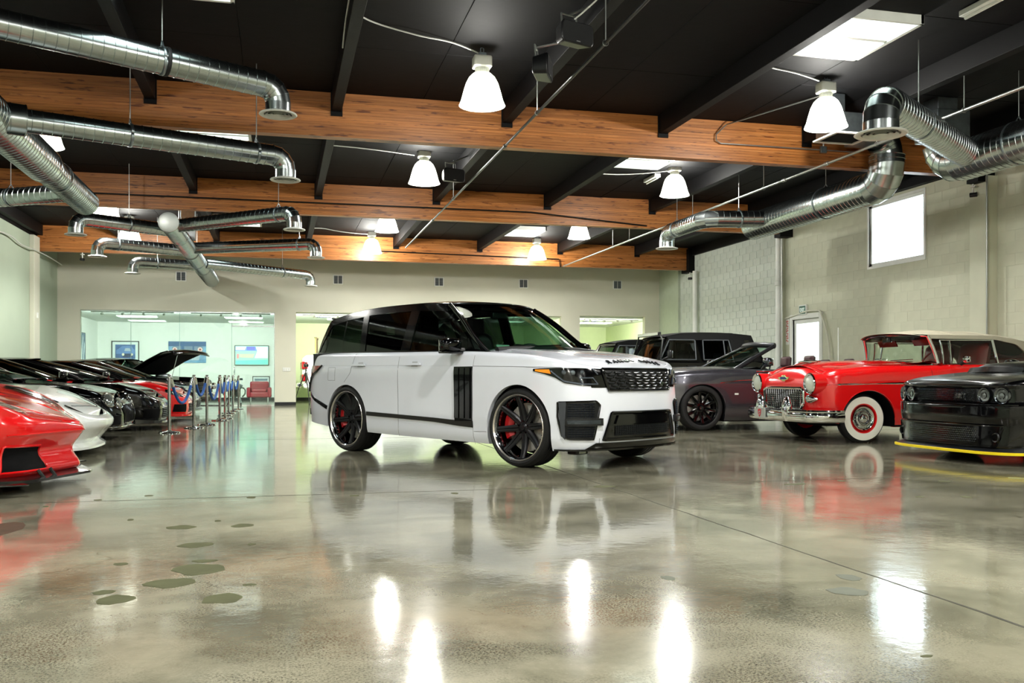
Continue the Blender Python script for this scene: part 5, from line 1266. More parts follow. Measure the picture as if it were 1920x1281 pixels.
WEDGE = dict(plan=[(2.2, 0), (2.17, .10), (2.06, .40), (1.93, .72), (1.74, .93), (1.35, 1.0), (.6, .97), (-.4, .98), (-1.3, 1.01), (-1.9, 1.0), (-2.25, .9), (-2.3, .5), (-2.3, 0)],
    F=[(.10, .10), (.16, .03), (.30, .10), (.40, .035), (.46, 0), (.52, .0), (.6, .05)], S=[(.1, .09), (.2, .03), (.4, .01), (.6, 0), (.75, .02), (.9, .06)], Rr=[(.1, .2), (.4, .05), (.7, 0), (.9, .02)],
    ztop=[(2.2, .50), (2.0, .585), (1.8, .69), (1.5, .805), (1.25, .845), (.9, .83), (.4, .80), (-.6, .84), (-1.3, .93), (-2.3, .90)], zs=[(2.2, .13), (1, .12), (-1, .12), (-2.3, .25)],
    zc=[(2.2, .51), (2.0, .585), (1.7, .68), (1.3, .765), (.9, .835), (.7, .86)], zcr=[(-2.3, .94), (-1.0, 1.0)], cowl=.80, tailx=-1.0, p=2, r=.035,
    belt=[(1, .84), (.4, .82), (-.6, .86), (-1.2, .95)], edge=[(.95, .85), (.45, 1.0), (-.10, 1.135)], rail=[(-.10, 1.14), (-.5, 1.15), (-.9, 1.12)], rear=[(-1.7, .99), (-1.3, 1.06), (-.9, 1.125)], quarter=-.85, bow=.45, bow2=.15, inset=.16, lean=.75, crown=.03)
def d_red(rt, sh, hd, hs):
    # creased panels on nose: raised centre blade, hood channels
    for s in (1, -1):
        hl = []
        ptop = lambda x, y: _hood_pt(sh, WEDGE, x, y)
        G = [[ptop(x, s*y) + np.array((0, 0, .016)) for y in np.linspace(y0, y1, 6)] for x, y0, y1 in ((1.90, .60, .64), (1.80, .60, .72), (1.66, .62, .80), (1.50, .66, .84), (1.38, .72, .82))]
        h = MB().grid(G).build('headlamp', M_gloss, rt, smooth=40)
        G = [[ptop(x, s*y) + np.array((0, 0, .022)) for y in np.linspace(y0, y1, 3)] for x, y0, y1 in ((1.84, .64, .655), (1.66, .69, .71), (1.48, .74, .76))]
        MB().grid(G).build('light_guide', mat('light_guide_grey', '5d6470', .25, .6), h)
        lo = skin(sh, [(s*.50, .17), (s*.98, .17)], [(s*.54, .345), (s*.95, .36)], .004, .02, 20, 6).build('front_intake', M_under, rt, smooth=30)  # flat dark plate, the shade of the opening put into its colour
        rimtube(sh, [(s*.49, .165), (s*.99, .165), (s*.96, .37), (s*.53, .355)], .010, .004, 60).build('intake_rim', M_red2, lo)
        for a in (.50, .66): MB().tube([sh.pt(np.array(s*a), np.array(.17), .03), sh.pt(np.array(s*a*.97), np.array(.10), .14)], .014, 6).build('splitter_stay', M_carbon, rt)
        # bonnet crease
        MB().tube([ptop(x, s*y)+np.array((0, 0, .0)) for x, y in ((2.10, .30), (1.8, .36), (1.4, .42), (1.0, .5))], .006, 5).build('hood_crease', M_red2, rt)
    A = np.linspace(-1.25, 1.25, 50); P = sh.pt(A, np.full(50, .13), .12)
    spl = MB().grid([[(p[0]-.5, p[1]*.9, .10) for p in P], [(p[0], p[1], .085+.03*max(0, abs(a)-.8)) for p, a in zip(P, A)], [(p[0], p[1], .105+.05*max(0, abs(a)-.8)) for p, a in zip(P, A)], [(p[0]-.16, p[1]*.95, .135) for p in P]]).build('front_splitter', M_carbon, rt, smooth=30)
    for s in (1, -1): MB().prism([(1.70, s*.98), (1.95, s*.94), (2.02, s*1.06), (1.72, s*1.10)], .09, .10).build('splitter_winglet', M_carbon, spl)
    MB().tube(skinpath(sh, [(-.95, .455), (.95, .455)], .003, 50), .007, 5).build('nose_edge', M_red2, rt)
    MB().tube([(.98, -.6, .865), (.90, .1, .905), (.86, .5, .90)], .012, 6).build('wiper', M_bplast, rt)
def _hood_pt(sh, d, x, y):
    A = sh.ring(.5, 2.2, 160); T = sh.pt(A, sh.top(A)); i = int(np.argmin(np.abs(T[:, 0]-x))); q = T[i]
    t = min(1, abs(y)/max(q[1], .02)); c = float(pch(d['zc'])(q[0])); return np.array([q[0], math.copysign(min(abs(y), q[1]), y), q[2]+(c-q[2])*(1-t**d.get('p', 2.6))])
sport('supercar', 'red wedge supercar with black splitter, nearest of the cars along the left wall', (-3.84, 8.7), M_red2, WEDGE, d_red, M_gloss)
W2 = dict(WEDGE, plan=[(2.2, 0), (2.19, .3), (2.13, .58), (2.02, .80), (1.80, .95), (1.35, .99), (.6, .96), (-.4, .97), (-1.3, .99), (-1.9, .98), (-2.25, .9), (-2.3, .5), (-2.3, 0)],
    F=[(.10, .24), (.16, .17), (.28, .07), (.36, .005), (.40, .0), (.46, .03), (.55, .09)], ztop=[(2.2, .47), (2.0, .545), (1.8, .63), (1.5, .745), (1.25, .805), (.9, .82), (.4, .82), (-.6, .86), (-1.3, .93), (-2.3, .90)], zc=[(2.2, .49), (2.0, .58), (1.7, .69), (1.3, .79), (.9, .86), (.7, .885)], p=2.4, r=.06,
    edge=[(.92, .87), (.42, 1.03), (-.12, 1.16)], rail=[(-.12, 1.165), (-.5, 1.17), (-.9, 1.14)])
def d_white(rt, sh, hd, hs):
    for s in (1, -1):
        G = [[_hood_pt(sh, W2, x, s*y)+np.array((0, 0, .005)) for y in np.linspace(y0, y1, 4)] for x, y0, y1 in ((2.02, .66, .70), (1.9, .70, .77), (1.7, .72, .83), (1.5, .76, .84), (1.38, .80, .83))]
        MB().grid(G).build('headlamp', M_gloss, rt, smooth=40)
    MB().tube([_hood_pt(sh, W2, 2.06-.25*abs(y), y)+np.array((0, 0, .001)) for y in np.linspace(-.62, .62, 20)], .004, 5).build('panel_gap', M_seam, rt)
    G = [[_hood_pt(sh, W2, x, y)+np.array((0, 0, .004)) for y in np.linspace(-w_, w_, 5)] for x, w_ in ((2.0, .003), (1.985, .03), (1.95, .035), (1.925, .003))]
    MB().grid(G).build('badge', M_gloss, rt)
    A = np.linspace(-1.15, 1.15, 50); P = sh.pt(A, np.full(50, .13), .06)
    MB().grid([[(p[0]-.4, p[1]*.9, .12) for p in P], [(p[0]+.05, p[1]*1.02, .10+.03*max(0, abs(a)-.75)) for p, a in zip(P, A)], [(p[0]+.05, p[1]*1.02, .125+.05*max(0, abs(a)-.75)) for p, a in zip(P, A)], [(p[0]-.06, p[1]*.97, .20) for p in P]]).build('front_lip', M_wsuper, rt, smooth=50)
    MB().tube([(.98, -.6, .885), (.90, .1, .925), (.86, .5, .92)], .012, 6).build('wiper', M_bplast, rt)
sport('supercar', 'white supercar with thin dark headlamps, between the red one and the black coupe', (-4.13, 11.75), M_wsuper, W2, d_white, M_gloss)
# rounded coupes
ROUND = dict(plan=[(2.15, 0), (2.14, .35), (2.09, .62), (1.96, .81), (1.68, .91), (1.3, .93), (.5, .91), (-.4, .92), (-1.3, .95), (-1.9, .93), (-2.25, .8), (-2.35, .4), (-2.36, 0)],
    F=[(.12, .08), (.2, .02), (.35, 0), (.45, .02), (.55, .07), (.7, .2)], S=[(.12, .09), (.25, .03), (.45, 0), (.6, .005), (.75, .04), (.9, .1)], Rr=[(.1, .15), (.4, .0), (.8, .08)],
    ztop=[(2.15, .60), (2.0, .65), (1.7, .735), (1.3, .80), (.9, .82), (.3, .83), (-.6, .87), (-1.3, .93), (-2.36, .80)], zs=[(2.15, .16), (1, .14), (-1, .14), (-2.3, .25)],
    zc=[(2.15, .60), (1.9, .675), (1.5, .76), (1.1, .83), (.75, .885)], zcr=[(-2.36, .82), (-1.8, .93), (-1.4, .98)], cowl=.78, tailx=-1.5, p=2.4, r=.10,
    belt=[(1, .85), (.4, .87), (-.6, .90), (-1.4, .96)], edge=[(.82, .88), (.42, 1.06), (-.02, 1.225)], rail=[(-.02, 1.23), (-.4, 1.255), (-.9, 1.21)], rear=[(-1.7, .96), (-1.3, 1.1), (-.9, 1.215)], quarter=-.95, bow=.32, bow2=.14, inset=.12, lean=.5, crown=.045, af=1.25, ar=-1.25)
def oval_lamps(chrome=True):
    def f(rt, sh, hd, hs):
        for s in (1, -1):
            for a, z, q in ((.54, .53, .080), (.78, .58, .105)):
                P, N = sh.base(np.array(a)); c = sh.pt(np.array(s*a), np.array(z), .004); an = math.atan2(s*N[1], N[0])
                o = MB().lathe([(q*.8, .006), (q*.95, .02), (q*1.03, .01), (q*1.05, -.03)], 32, 'x').build('headlamp_ring', M_chrome, rt, smooth=60); o.location = c; o.rotation_euler = (0, -.45, an)
                MB().lathe([(0, .03), (q*.5, .022), (q*.85, .004)], 32, 'x').build('headlamp_lens', mat('headlamp_glass', 'b8beb8', .08, .6), o, smooth=60)
        g = skin(sh, [(-.42, .26), (.42, .26)], [(-.50, .50), (.50, .50)], .004, .02, 30, 8).build('grille', M_under, rt)
        rimtube(sh, [(-.42, .25), (.42, .25), (.51, .51), (-.51, .51)], .008, .006, 80).build('grille_frame', M_gloss, g)
        for i in range(11): MB().tube(skinpath(sh, [(-.40+.08*i, .27), (-.45+.09*i, .49)], .008, 4), .004, 5).build('grille_bar', M_gloss, g)
        MB().tube(skinpath(sh, [(-1.0, .20), (1.0, .20)], .006, 40), .008, 6).build('chin_trim', M_chrome, rt)
        for s in (1, -1):
            skin(sh, [(s*.58, .23), (s*.95, .23)], [(s*.60, .36), (s*.95, .36)], .004, .02, 12, 5).build('front_intake', M_under, rt)
            ex = skin(sh, [(.80, .55), (.52, .55)], [(.82, .61), (.55, .61)], .008, .02, 8, 4, s).build('wing_vent', M_chrome, rt)
    return f
def plain_lamps(slit=True, mouth=.62, lip=None, lipm=None):
    def f(rt, sh, hd, hs):
        for s in (1, -1):
            hl = skin(sh, [(s*.70, .50), (s*.90, .52), (s*1.12, .60)], [(s*.66, .55), (s*.86, .60), (s*1.12, .66)], .006, .02, 16, 5).build('headlamp', M_gloss, rt)
            skin(sh, [(s*.74, .525), (s*.96, .56)], [(s*.74, .545), (s*.96, .59)], .010, .01, 8, 3).build('headlamp_lens', mat('headlamp_glass', 'b8beb8', .08, .6), hl)
            skin(sh, [(s*.62, .20), (s*.98, .21)], [(s*.64, .36), (s*.95, .36)], .004, .02, 12, 5).build('front_intake', M_under, rt)
        g = skin(sh, [(-.46, .20), (.46, .20)], [(-.5, .37), (.5, .37)], .004, .02, 30, 6).build('grille', M_under, rt)
        for i in range(5): MB().tube(skinpath(sh, [(-.47, .22+.033*i), (.47, .22+.033*i)], .008, 20), .004, 5).build('grille_bar', M_galvd, g)
        if lip:
            A = np.linspace(-1.1, 1.1, 50); P = sh.pt(A, np.full(50, .16), .08)
            MB().grid([[(p[0]-.4, p[1]*.9, .13) for p in P], [(p[0], p[1], .12) for p in P], [(p[0], p[1], .15+.08*max(0, abs(a)-.6)) for p, a in zip(P, A)], [(p[0]-.12, p[1]*.95, .20) for p in P]]).build('front_lip', lipm, rt, smooth=40)
    return f
sport('sports_coupe', 'black coupe with chrome ringed oval headlamps, third car along the left wall', (-4.28, 14.7), M_bpaint, ROUND, oval_lamps())
R2 = dict(ROUND, ztop=[(2.15, .56), (2.0, .62), (1.7, .72), (1.3, .80), (.9, .80), (.3, .80), (-.6, .86), (-1.3, .93), (-2.36, .82)], zc=[(2.15, .56), (1.9, .64), (1.5, .73), (1.1, .80), (.75, .86)], edge=[(.85, .86), (.42, 1.02), (-.06, 1.17)], rail=[(-.06, 1.175), (-.4, 1.19), (-.9, 1.15)], rear=[(-1.7, .95), (-1.3, 1.06), (-.9, 1.155)])
sport('sports_coupe', 'low black sports coupe with slim dark headlamps, fourth car along the left wall', (-4.08, 17.5), M_bpaint, R2, plain_lamps(lip=True, lipm=M_carbon))
sport('sports_coupe', 'red sports coupe with a flared front lip, behind the first blue rope', (-3.90, 20.3), M_red2, R2, plain_lamps(lip=True, lipm=M_red2), M_gloss)
sport('sports_coupe', 'dark grey coupe half hidden between the red coupe and the open-hood car', (-3.98, 23.1), M_dkgrey, ROUND, plain_lamps(lip=True, lipm=M_galvd))
# old muscle coupe with its bonnet up
OLD = dict(plan=[(2.30, 0), (2.30, .4), (2.27, .72), (2.15, .88), (1.9, .92), (.6, .93), (-.6, .93), (-1.8, .92), (-2.3, .86), (-2.42, .5), (-2.43, 0)],
    F=[(.2, .1), (.35, .02), (.55, 0), (.75, .02), (.9, .1)], S=[(.2, .08), (.35, .02), (.55, 0), (.75, .01), (.9, .05), (1.0, .1)], Rr=[(.2, .1), (.5, 0), (.9, .05)],
    ztop=[(2.3, .82), (1.9, .87), (1.2, .90), (.4, .92), (-.6, .95), (-1.2, .98), (-2.43, .90)], zs=[(2.3, .26), (1, .2), (-1, .2), (-2.4, .3)],
    zc=[(2.3, .84), (1.7, .9), (.7, .96)], zcr=[(-2.43, .93), (-1.5, 1.0)], cowl=.75, tailx=-1.5, r=.06, nohood=True,
    belt=[(1, .93), (-.6, .97), (-1.5, 1.0)], edge=[(.72, .95), (.45, 1.13), (.18, 1.31)], rail=[(.18, 1.315), (-.3, 1.35), (-.9, 1.31)], rear=[(-1.75, 1.0), (-1.3, 1.16), (-.9, 1.31)], quarter=-.75, bow=.22, bow2=.12, inset=.08, lean=.4, crown=.05, af=1.40, ar=-1.35, R=.34, lip=M_chrome)
def d_old(rt, sh, hd, hs):
    # bonnet hinged at the cowl
    M = Matrix.Translation((.72, 0, .955)) @ Euler((0, -R_(26), 0)).to_matrix().to_4x4()
    G = []
    for i, (x, z) in enumerate(((0, 0), (.4, .02), (.8, .03), (1.2, .02), (1.42, -.02), (1.52, -.09), (1.56, -.20))):
        w = .80-.06*i/6; G.append([(x-.05*t*t*(i > 3), t*w, z+.03*(1-t*t)) for t in np.linspace(-1, 1, 17)])
    o = MB().grid(G).xf(M).build('hood', M_bpaint, rt, smooth=50, solid=.025)
    I = [[(x, t*.62, z-.05) for t in np.linspace(-1, 1, 9)] for x, z in ((.12, 0), (.8, .02), (1.36, -.03))]
    MB().grid(I).xf(M).build('hood_lining', M_under, o)
    for k in range(3): MB().box((.52+.1*k, -.25, .055), (.06, .26, .012)).xf(M).build('hood_louvre', M_galvd, o)
    tip = M @ Vector((1.5, -.5, -.1)); MB().tube([tip, (2.0, -.62, .86)], .008, 6).build('prop_rod', M_chrome, rt)
    MB().bx((.75, -.62, .55), (2.1, .62, .78)).build('engine_bay', M_under, rt, smooth=0)
    MB().box((1.3, 0, .84), (.6, .5, .14)).lathe([(0, .07), (.19, .06), (.2, 0)], 24, 'z', c=(1.3, 0, .91)).build('engine', M_galvd, rt, bevel=.02)
    MB().grid([[(x, y, .845) for y in np.linspace(-.84, .84, 8)] for x in (2.24, 2.0)]).build('slam_panel', M_bpaint, rt)
    for s in (1, -1):
        MB().grid([[(x, s*y, .875) for x in np.linspace(2.0, .72, 8)] for y in (.86, .60)]).build('inner_wing', M_bpaint, rt)
        for a in (.78, .60):
            MB().lathe([(0, .02), (.06, .012), (.078, .0), (.085, .01), (.09, -.02)], 24, 'x', c=(2.295, s*a*.98, .66)).build('headlamp', M_chrome, rt, smooth=50)
    g = skin(sh, [(-.50, .56), (.50, .56)], [(-.50, .76), (.50, .76)], .004, .02, 20, 5).build('grille', M_under, rt)
    for i in range(5): MB().tube(skinpath(sh, [(-.5, .58+.04*i), (.5, .58+.04*i)], .01, 16), .005, 5).build('grille_bar', M_chrome, g)
    A = np.linspace(-1.2, 1.2, 50)
    MB().grid([sh.pt(A, np.full(50, z), o_) for z, o_ in ((.37, .0), (.38, .07), (.44, .10), (.50, .07), (.51, .0))]).build('front_bumper', M_chrome, rt, smooth=50)
sport('classic_coupe', 'black old muscle coupe with its hood propped open, farthest in the left row', (-4.05, 26.25), M_bpaint, OLD, d_old, None, (.86, -.5))
# ------------------------------------------------------------ spiral ducts
def spiral(a, b, r0, r1=None, pitch=.11, n=28, caps=False):
    """round duct with raised lock seams"""
    r1 = r1 or r0; a, b = Vector(a), Vector(b); d = b-a; Ln = d.length; d.normalize()
    u = d.orthogonal().normalized(); w = d.cross(u); mb = MB(); k = max(2, int(Ln/pitch)); G = []
    def ring(q, r, tw=0): return [tuple(a+d*(q+.5*pitch*(j/n-.5)*0)+(u*math.cos(2*PI*j/n)+w*math.sin(2*PI*j/n))*r) for j in range(n)]
    for i in range(k):
        q0 = Ln*i/k; r = r0+(r1-r0)*i/k
        G += [ring(q0+.008, r), ring(q0+Ln/k-.012, r), ring(q0+Ln/k-.008, r+.005), ring(q0+Ln/k-.002, r+.005), ring(q0+Ln/k, r)]
    mb.grid(G, closed_v=True)
    if caps: mb.add(G[0], [tuple(range(n))[::-1]]); mb.add(G[-1], [tuple(range(n))])
    return mb
def elbow(c, d0, d1, R, r, n=28, gores=5):
    """segmented bend from direction d0 to d1 starting at c"""
    c, d0, d1 = Vector(c), Vector(d0).normalized(), Vector(d1).normalized(); ang = d0.angle(d1); ax = d0.cross(d1).normalized()
    side = ax.cross(d0); P = []; G = []
    for i in range(gores):
        t = ang*i/(gores-1); p = c+side*R*(1-math.cos(t))+d0*R*math.sin(t); P.append(p)
        dd = (Matrix.Rotation(t, 3, ax) @ d0); u = ax; w = dd.cross(u)
        base = [p+(u*math.cos(2*PI*j/n)+w*math.sin(2*PI*j/n))*r for j in range(n)]
        bead = [p+(u*math.cos(2*PI*j/n)+w*math.sin(2*PI*j/n))*(r+.007) for j in range(n)]
        G += [base, bead, base] if 0 < i < gores-1 else [base]
    return MB().grid(G, closed_v=True), P[-1]
M_diff = mat('white_diffuser', 'd8dad4', .45)
def diffuser(parent, c, r):
    x, y, z = c
    o = MB().lathe([(r*.98, .08), (r*.98, .0), (r*1.45, -.02), (r*1.5, -.03), (r*1.42, -.04), (r*1.1, -.03)], 36, c=c).build('diffuser', M_diff, parent, smooth=40)
    for k, q in enumerate((1.02, .72, .42)):
        MB().lathe([(r*q, -.035+.0*k), (r*(q-.17), -.01), (r*(q-.2), -.014), (r*(q-.02), -.042)], 32, c=c).build('diffuser_ring', M_diff, o, smooth=40)
    MB().lathe([(r*.98, .0), (0, .0)], 24, c=c).build('diffuser_throat', M_under, o)  # black disc painted as the shade inside the collar
    return o
def branch(root, a, b, r, hang=(), z_end=None, elbow_down=True):
    """spiral run a -> b, then an elbow down to a diffuser at b; hangers at fractions"""
    a, b = Vector(a), Vector(b)
    br = spiral(a, b, r).build('duct_branch', M_galv, root, smooth=30)
    if elbow_down:
        d = (b-a).normalized(); e, p = elbow(b, d, (0, 0, -1), r*1.35, r)
        el = e.build('duct_elbow', M_galv, br, smooth=25)
        MB().lathe([(r*1.01, 0), (r*1.01, -.10)], 28, c=p).build('duct_collar', M_galv, br, smooth=40)
        diffuser(br, (p.x, p.y, p.z-.10), r)
    for f in hang:
        p = a+(b-a)*f; hanger(br, p, r, b-a)
    return br
def hanger(parent, p, r, d, ztop=5.05):
    d = Vector(d).normalized(); u = d.cross(Vector((0, 0, 1))).normalized(); w = Vector((0, 0, 1))
    MB().tube([(p.x, p.y, p.z+r+.05), (p.x, p.y, ztop)], .007, 6).build('hanger_rod', M_conduit, parent)
    pts = [Vector(p)+(u*math.cos(t)+w*math.sin(t))*(r+.008) for t in np.linspace(0, 2*PI, 25)]
    MB().grid([[q-d*.018, q+d*.018] for q in pts]).build('hanger_strap', M_galvd, parent, solid=.004)
    MB().tube([Vector(p)+u*-.05+w*r, Vector(p)+w*(r+.07), Vector(p)+u*.05+w*r], .009, 6).build('hanger_clip', M_galvd, parent)
# left near duct
t1 = thing('spiral_duct', 'big spiral steel duct at the left with a cut end and three branches', 'duct', (-3.2, 12, 0), 0, 'exposed spiral ducts')
def loc(root, p): return Vector(p)-root.location
L = lambda *p: loc(t1, p)
spiral(L(-3.2, 6.5, 3.86), L(-3.2, 14.0, 3.86), .25).build('duct_trunk', M_galv, t1, smooth=30)
spiral(L(-3.2, 14.0, 3.86), L(-3.2, 14.35, 3.86), .25, .21, pitch=.35).build('duct_reducer', M_galv, t1, smooth=30)
spiral(L(-3.2, 14.35, 3.86), L(-3.2, 17.1, 3.86), .21, caps=True).build('duct_trunk', M_galv, t1, smooth=30)
branch(t1, L(-3.95, 9.65, 4.44), L(-.20, 11.28, 4.33), .148, (.72,))
MB().lathe([(.158, -.02), (.162, 0), (.158, .02)], 28).build('duct_band', M_dark, t1).matrix_local = Matrix.Translation(L(-1.21, 10.841, 4.36)) @ (Vector((3.75, 1.63, -.11)).to_track_quat('Z', 'Y').to_matrix().to_4x4())
br = branch(t1, L(-3.0, 11.75, 3.86), L(-.10, 12.88, 3.87), .135, (.42, .93))
spiral(L(-3.15, 11.69, 3.86), L(-2.85, 11.81, 3.86), .18, pitch=.3).build('duct_saddle', M_galv, br, smooth=30)
branch(t1, L(-3.2, 16.2, 3.86), L(-5.4, 17.6, 3.86), .145, (.5,))
for y in (11.0, 15.0): hanger(t1, L(-3.2, y, 3.86), .22, Vector((0, 1, 0)))
# left far duct
t2 = thing('spiral_duct', 'spiral steel duct with a round white cap and six branches, beyond the first', 'duct', (-2.05, 24, 0), 0, 'exposed spiral ducts')
L = lambda *p: loc(t2, p)
spiral(L(-2.07, 18.9, 3.86), L(-2.05, 23.2, 3.86), .185).build('duct_trunk', M_galv, t2, smooth=30)
spiral(L(-2.05, 23.2, 3.86), L(-2.04, 26.6, 3.86), .20).build('duct_trunk', M_galv, t2, smooth=30)
spiral(L(-2.04, 26.6, 3.86), L(-2.03, 29.9, 3.86), .215, caps=True).build('duct_trunk', M_galv, t2, smooth=30)
MB().lathe([(0, -.03), (.15, -.028), (.19, -.012), (.195, .02)], 32, 'y', c=L(-2.07, 18.9, 3.86)).build('end_cap', mat('pale_galvanised_cap', 'c9cfcc', .45, .7), t2, smooth=40)
for a, b, h in (((-1.98, 19.4, 3.87), (.12, 17.45, 3.87), (.93,)), ((-2.15, 19.9, 3.86), (-3.55, 18.95, 3.86), (.5,)), ((-1.9, 22.6, 3.86), (.62, 21.3, 3.86), (.92,)), ((-2.15, 23.1, 3.86), (-3.75, 22.25, 3.86), (.85,)), ((-1.9, 25.6, 3.86), (.72, 27.6, 3.84), (.75,)), ((-2.15, 26.1, 3.86), (-3.5, 25.65, 3.86), (.7,))):
    branch(t2, L(*a), L(*b), .132, h)
for y in (20.6, 25.0): hanger(t2, L(-2.05, y, 3.86), .2, Vector((0, 1, 0)))
MB().box(L(-1.98, 21.9, 4.5), (.30, .30, 1.1)).build('duct_riser', M_galvd, t2, bevel=.01)
# right ducts
t3 = thing('spiral_duct', 'spiral steel duct at upper right ending in an elbow beside the round white diffuser', 'duct', (9.7, 10, 0), 0, 'exposed spiral ducts')
L = lambda *p: loc(t3, p)
spiral(L(9.7, 6.0, 4.07), L(9.7, 11.7, 4.07), .29).build('duct_trunk', M_galv, t3, smooth=30)
e, p = elbow(L(9.7, 11.7, 4.07), (0, 1, 0), (-.2, 0, 1), .31, .29); e.build('duct_elbow', M_galv, t3, smooth=25)
MB().box(p+Vector((-.02, .0, .26)), (.56, .52, .42)).build('plenum_box', M_galvd, t3, bevel=.012)
branch(t3, L(9.45, 11.3, 4.08), L(6.66, 9.20, 3.98), .19, (.66,))
for y in (8.6, 10.6): hanger(t3, L(9.7, y, 4.07), .29, Vector((0, 1, 0)))
MB().box(L(9.62, 12.05, 4.80), (.34, .34, .54)).build('duct_riser', M_galvd, t3, bevel=.01)
t4 = thing('spiral_duct', 'stepped spiral steel duct along the right wall, rising in an elbow at the near beam', 'duct', (9.7, 15, 0), 0, 'exposed spiral ducts')
L = lambda *p: loc(t4, p)
spiral(L(9.7, 13.75, 4.08), L(9.7, 17.9, 4.08), .28, caps=True).build('duct_trunk', M_galv, t4, smooth=30)
e, p = elbow(L(9.7, 13.75, 4.08), (0, -1, 0), (0, 0, 1), .32, .28); e.build('duct_elbow', M_galv, t4, smooth=25)
q = p+Vector((0, 0, .14)); spiral(p, q, .285, pitch=.07).build('duct_collar', M_galv, t4, smooth=30)
e, p2 = elbow(q, (0, 0, 1), (-.9, -.25, .25), .30, .25); e.build('duct_elbow', M_galv, t4, smooth=25)
MB().box(p2+Vector((-.25, -.1, .06)), (.55, .5, .46)).build('plenum_box', M_galvd, t4, bevel=.012)
b4 = spiral(L(9.5, 17.1, 4.09), L(8.55, 17.3, 4.09), .17).build('duct_branch', M_galv, t4, smooth=30)
e, p3 = elbow(L(8.55, 17.3, 4.09), (-1, .2, 0), (-.05, 1, 0), .25, .17, gores=3); e.build('duct_elbow', M_galv, b4, smooth=25)
branch(t4, p3, p3+Vector((-.04, 1.45, 0)), .165, (.8,))
hanger(b4, L(9.0, 17.2, 4.09), .17, Vector((1, 0, 0))); hanger(t4, L(9.7, 15.2, 4.08), .28, Vector((0, 1, 0)))
# square branch box by the near right lamp
bxr = thing('duct_box', 'square sheet metal duct outlet with open white-lipped bottom beside the right lamp', 'duct', (8.10, 12.2, 4.42))
MB().box((0, 0, .17), (.62, .55, .30)).build('box_shell', M_galvd, bxr, bevel=.01)
MB().bx((-.34, -.31, 0), (.34, -.26, .025)).bx((-.34, .26, 0), (.34, .31, .025)).bx((-.34, -.26, 0), (-.29, .26, .025)).bx((.29, -.26, 0), (.34, .26, .025)).build('box_lip', M_diff, bxr, smooth=0)
MB().bx((-.29, -.26, .016), (.29, .26, .022)).build('box_throat', M_under, bxr, smooth=0)  # black sheet standing for the dark inside of the open box
MB().box((-.2, .0, .46), (.22, .3, .32)).build('box_neck', M_galvd, bxr, bevel=.01)

# ------------------------------------------------------------ pipes, conduits, speakers
def pipe(name, label, pts, r, m=M_conduit, cat='pipe', hangs=(), fit=()):
    o = thing(name, label, cat, pts[0]); P = [Vector(p)-Vector(pts[0]) for p in pts]
    MB().tube(P, r, 10).build('pipe_run', m, o)
    for h in hangs:
        h = Vector(h)-Vector(pts[0]); MB().tube([h, (h.x, h.y, 5.05-pts[0][2])], .007, 6).build('hanger_rod', M_conduit, o); MB().lathe([(r+.012, -.012), (r+.016, 0), (r+.012, .012)], 14, 'y', c=h).build('hanger_ring', M_conduit, o)
    for f in fit:
        f = Vector(f)-Vector(pts[0]); MB().lathe([(r, -.05), (r*1.5, -.045), (r*1.5, .045), (r, .05)], 14, 'y', c=f).build('pipe_coupling', m, o)
    return o
blk = mat('black_steel_pipe', '1b1c1c', .35, .6)
pipe('sprinkler_pipe', 'thin black sprinkler pipe running the length of the hall under the beams', [(3.22, 3, 4.31), (3.22, 24.6, 4.31)], .019, blk, hangs=[(3.22, 11.6, 4.31), (3.22, 17.6, 4.31), (3.22, 9.0, 4.31)], fit=[(3.22, 13.4, 4.31), (3.22, 20.1, 4.31)])
pipe('sprinkler_pipe', 'bright steel sprinkler pipe hung along the right bay to the far beam', [(8.5, 3, 4.32), (8.5, 27.6, 4.32)], .022, M_conduit, hangs=[(8.5, 10.2, 4.32), (8.5, 12.0, 4.32), (8.5, 15.3, 4.32), (8.5, 18.3, 4.32), (8.5, 22, 4.32), (8.5, 23.2, 4.32)], fit=[(8.5, 13.3, 4.32), (8.5, 14.6, 4.32), (8.5, 19.5, 4.32)])
pipe('sprinkler_pipe', 'thin black pipe clipped across the face of the second timber beam', [(-6.3, 20.36, 4.62), (5.5, 20.36, 4.62), (8.3, 20.36, 4.42)], .016, blk)
pipe('sprinkler_pipe', 'black pipe along the face of the farthest beam behind the lamps', [(2.8, 27.76, 4.62), (8.4, 27.76, 4.55), (8.45, 27.76, 4.30)], .018, blk)
def wire(name, label, pts, r=.009, m=M_conduit, smooth=True, cat='conduit', clips=0):
    o = thing(name, label, cat, pts[0]); P = [Vector(p)-Vector(pts[0]) for p in pts]
    Q = crs(P, 8*len(P)) if smooth else P
    MB().tube(Q, r, 6).build('cable_run', m, o); return o
M_cable = mat('flex_cable', 'c9cbc4', .5)
wire('flex_cable', 'pale flexible cable from purlin to the near left lamp', [(.86, 10.6, 4.98), (1.1, 10.95, 5.03), (1.6, 11.1, 4.99), (2.1, 11.35, 5.02), (2.42, 11.5, 4.98)], .010, M_cable)
wire('flex_cable', 'pale flexible cable from purlin to the near right lamp', [(5.98, 10.9, 4.98), (6.3, 11.2, 5.02), (6.8, 11.35, 5.02), (7.2, 11.45, 4.98)], .010, M_cable)
wire('flex_cable', 'pale cable clipped down the side of a purlin at upper left', [(.72, 8.0, 5.0), (.71, 9.0, 4.98), (.72, 10.2, 4.96), (.72, 10.9, 4.9), (.72, 11.2, 4.8)], .010, M_cable)
wire('flex_cable', 'pale cable to the lamp between the first two beams', [(.9, 16.8, 5.0), (1.6, 17.0, 5.02), (2.4, 17.1, 4.98)], .010, M_cable)
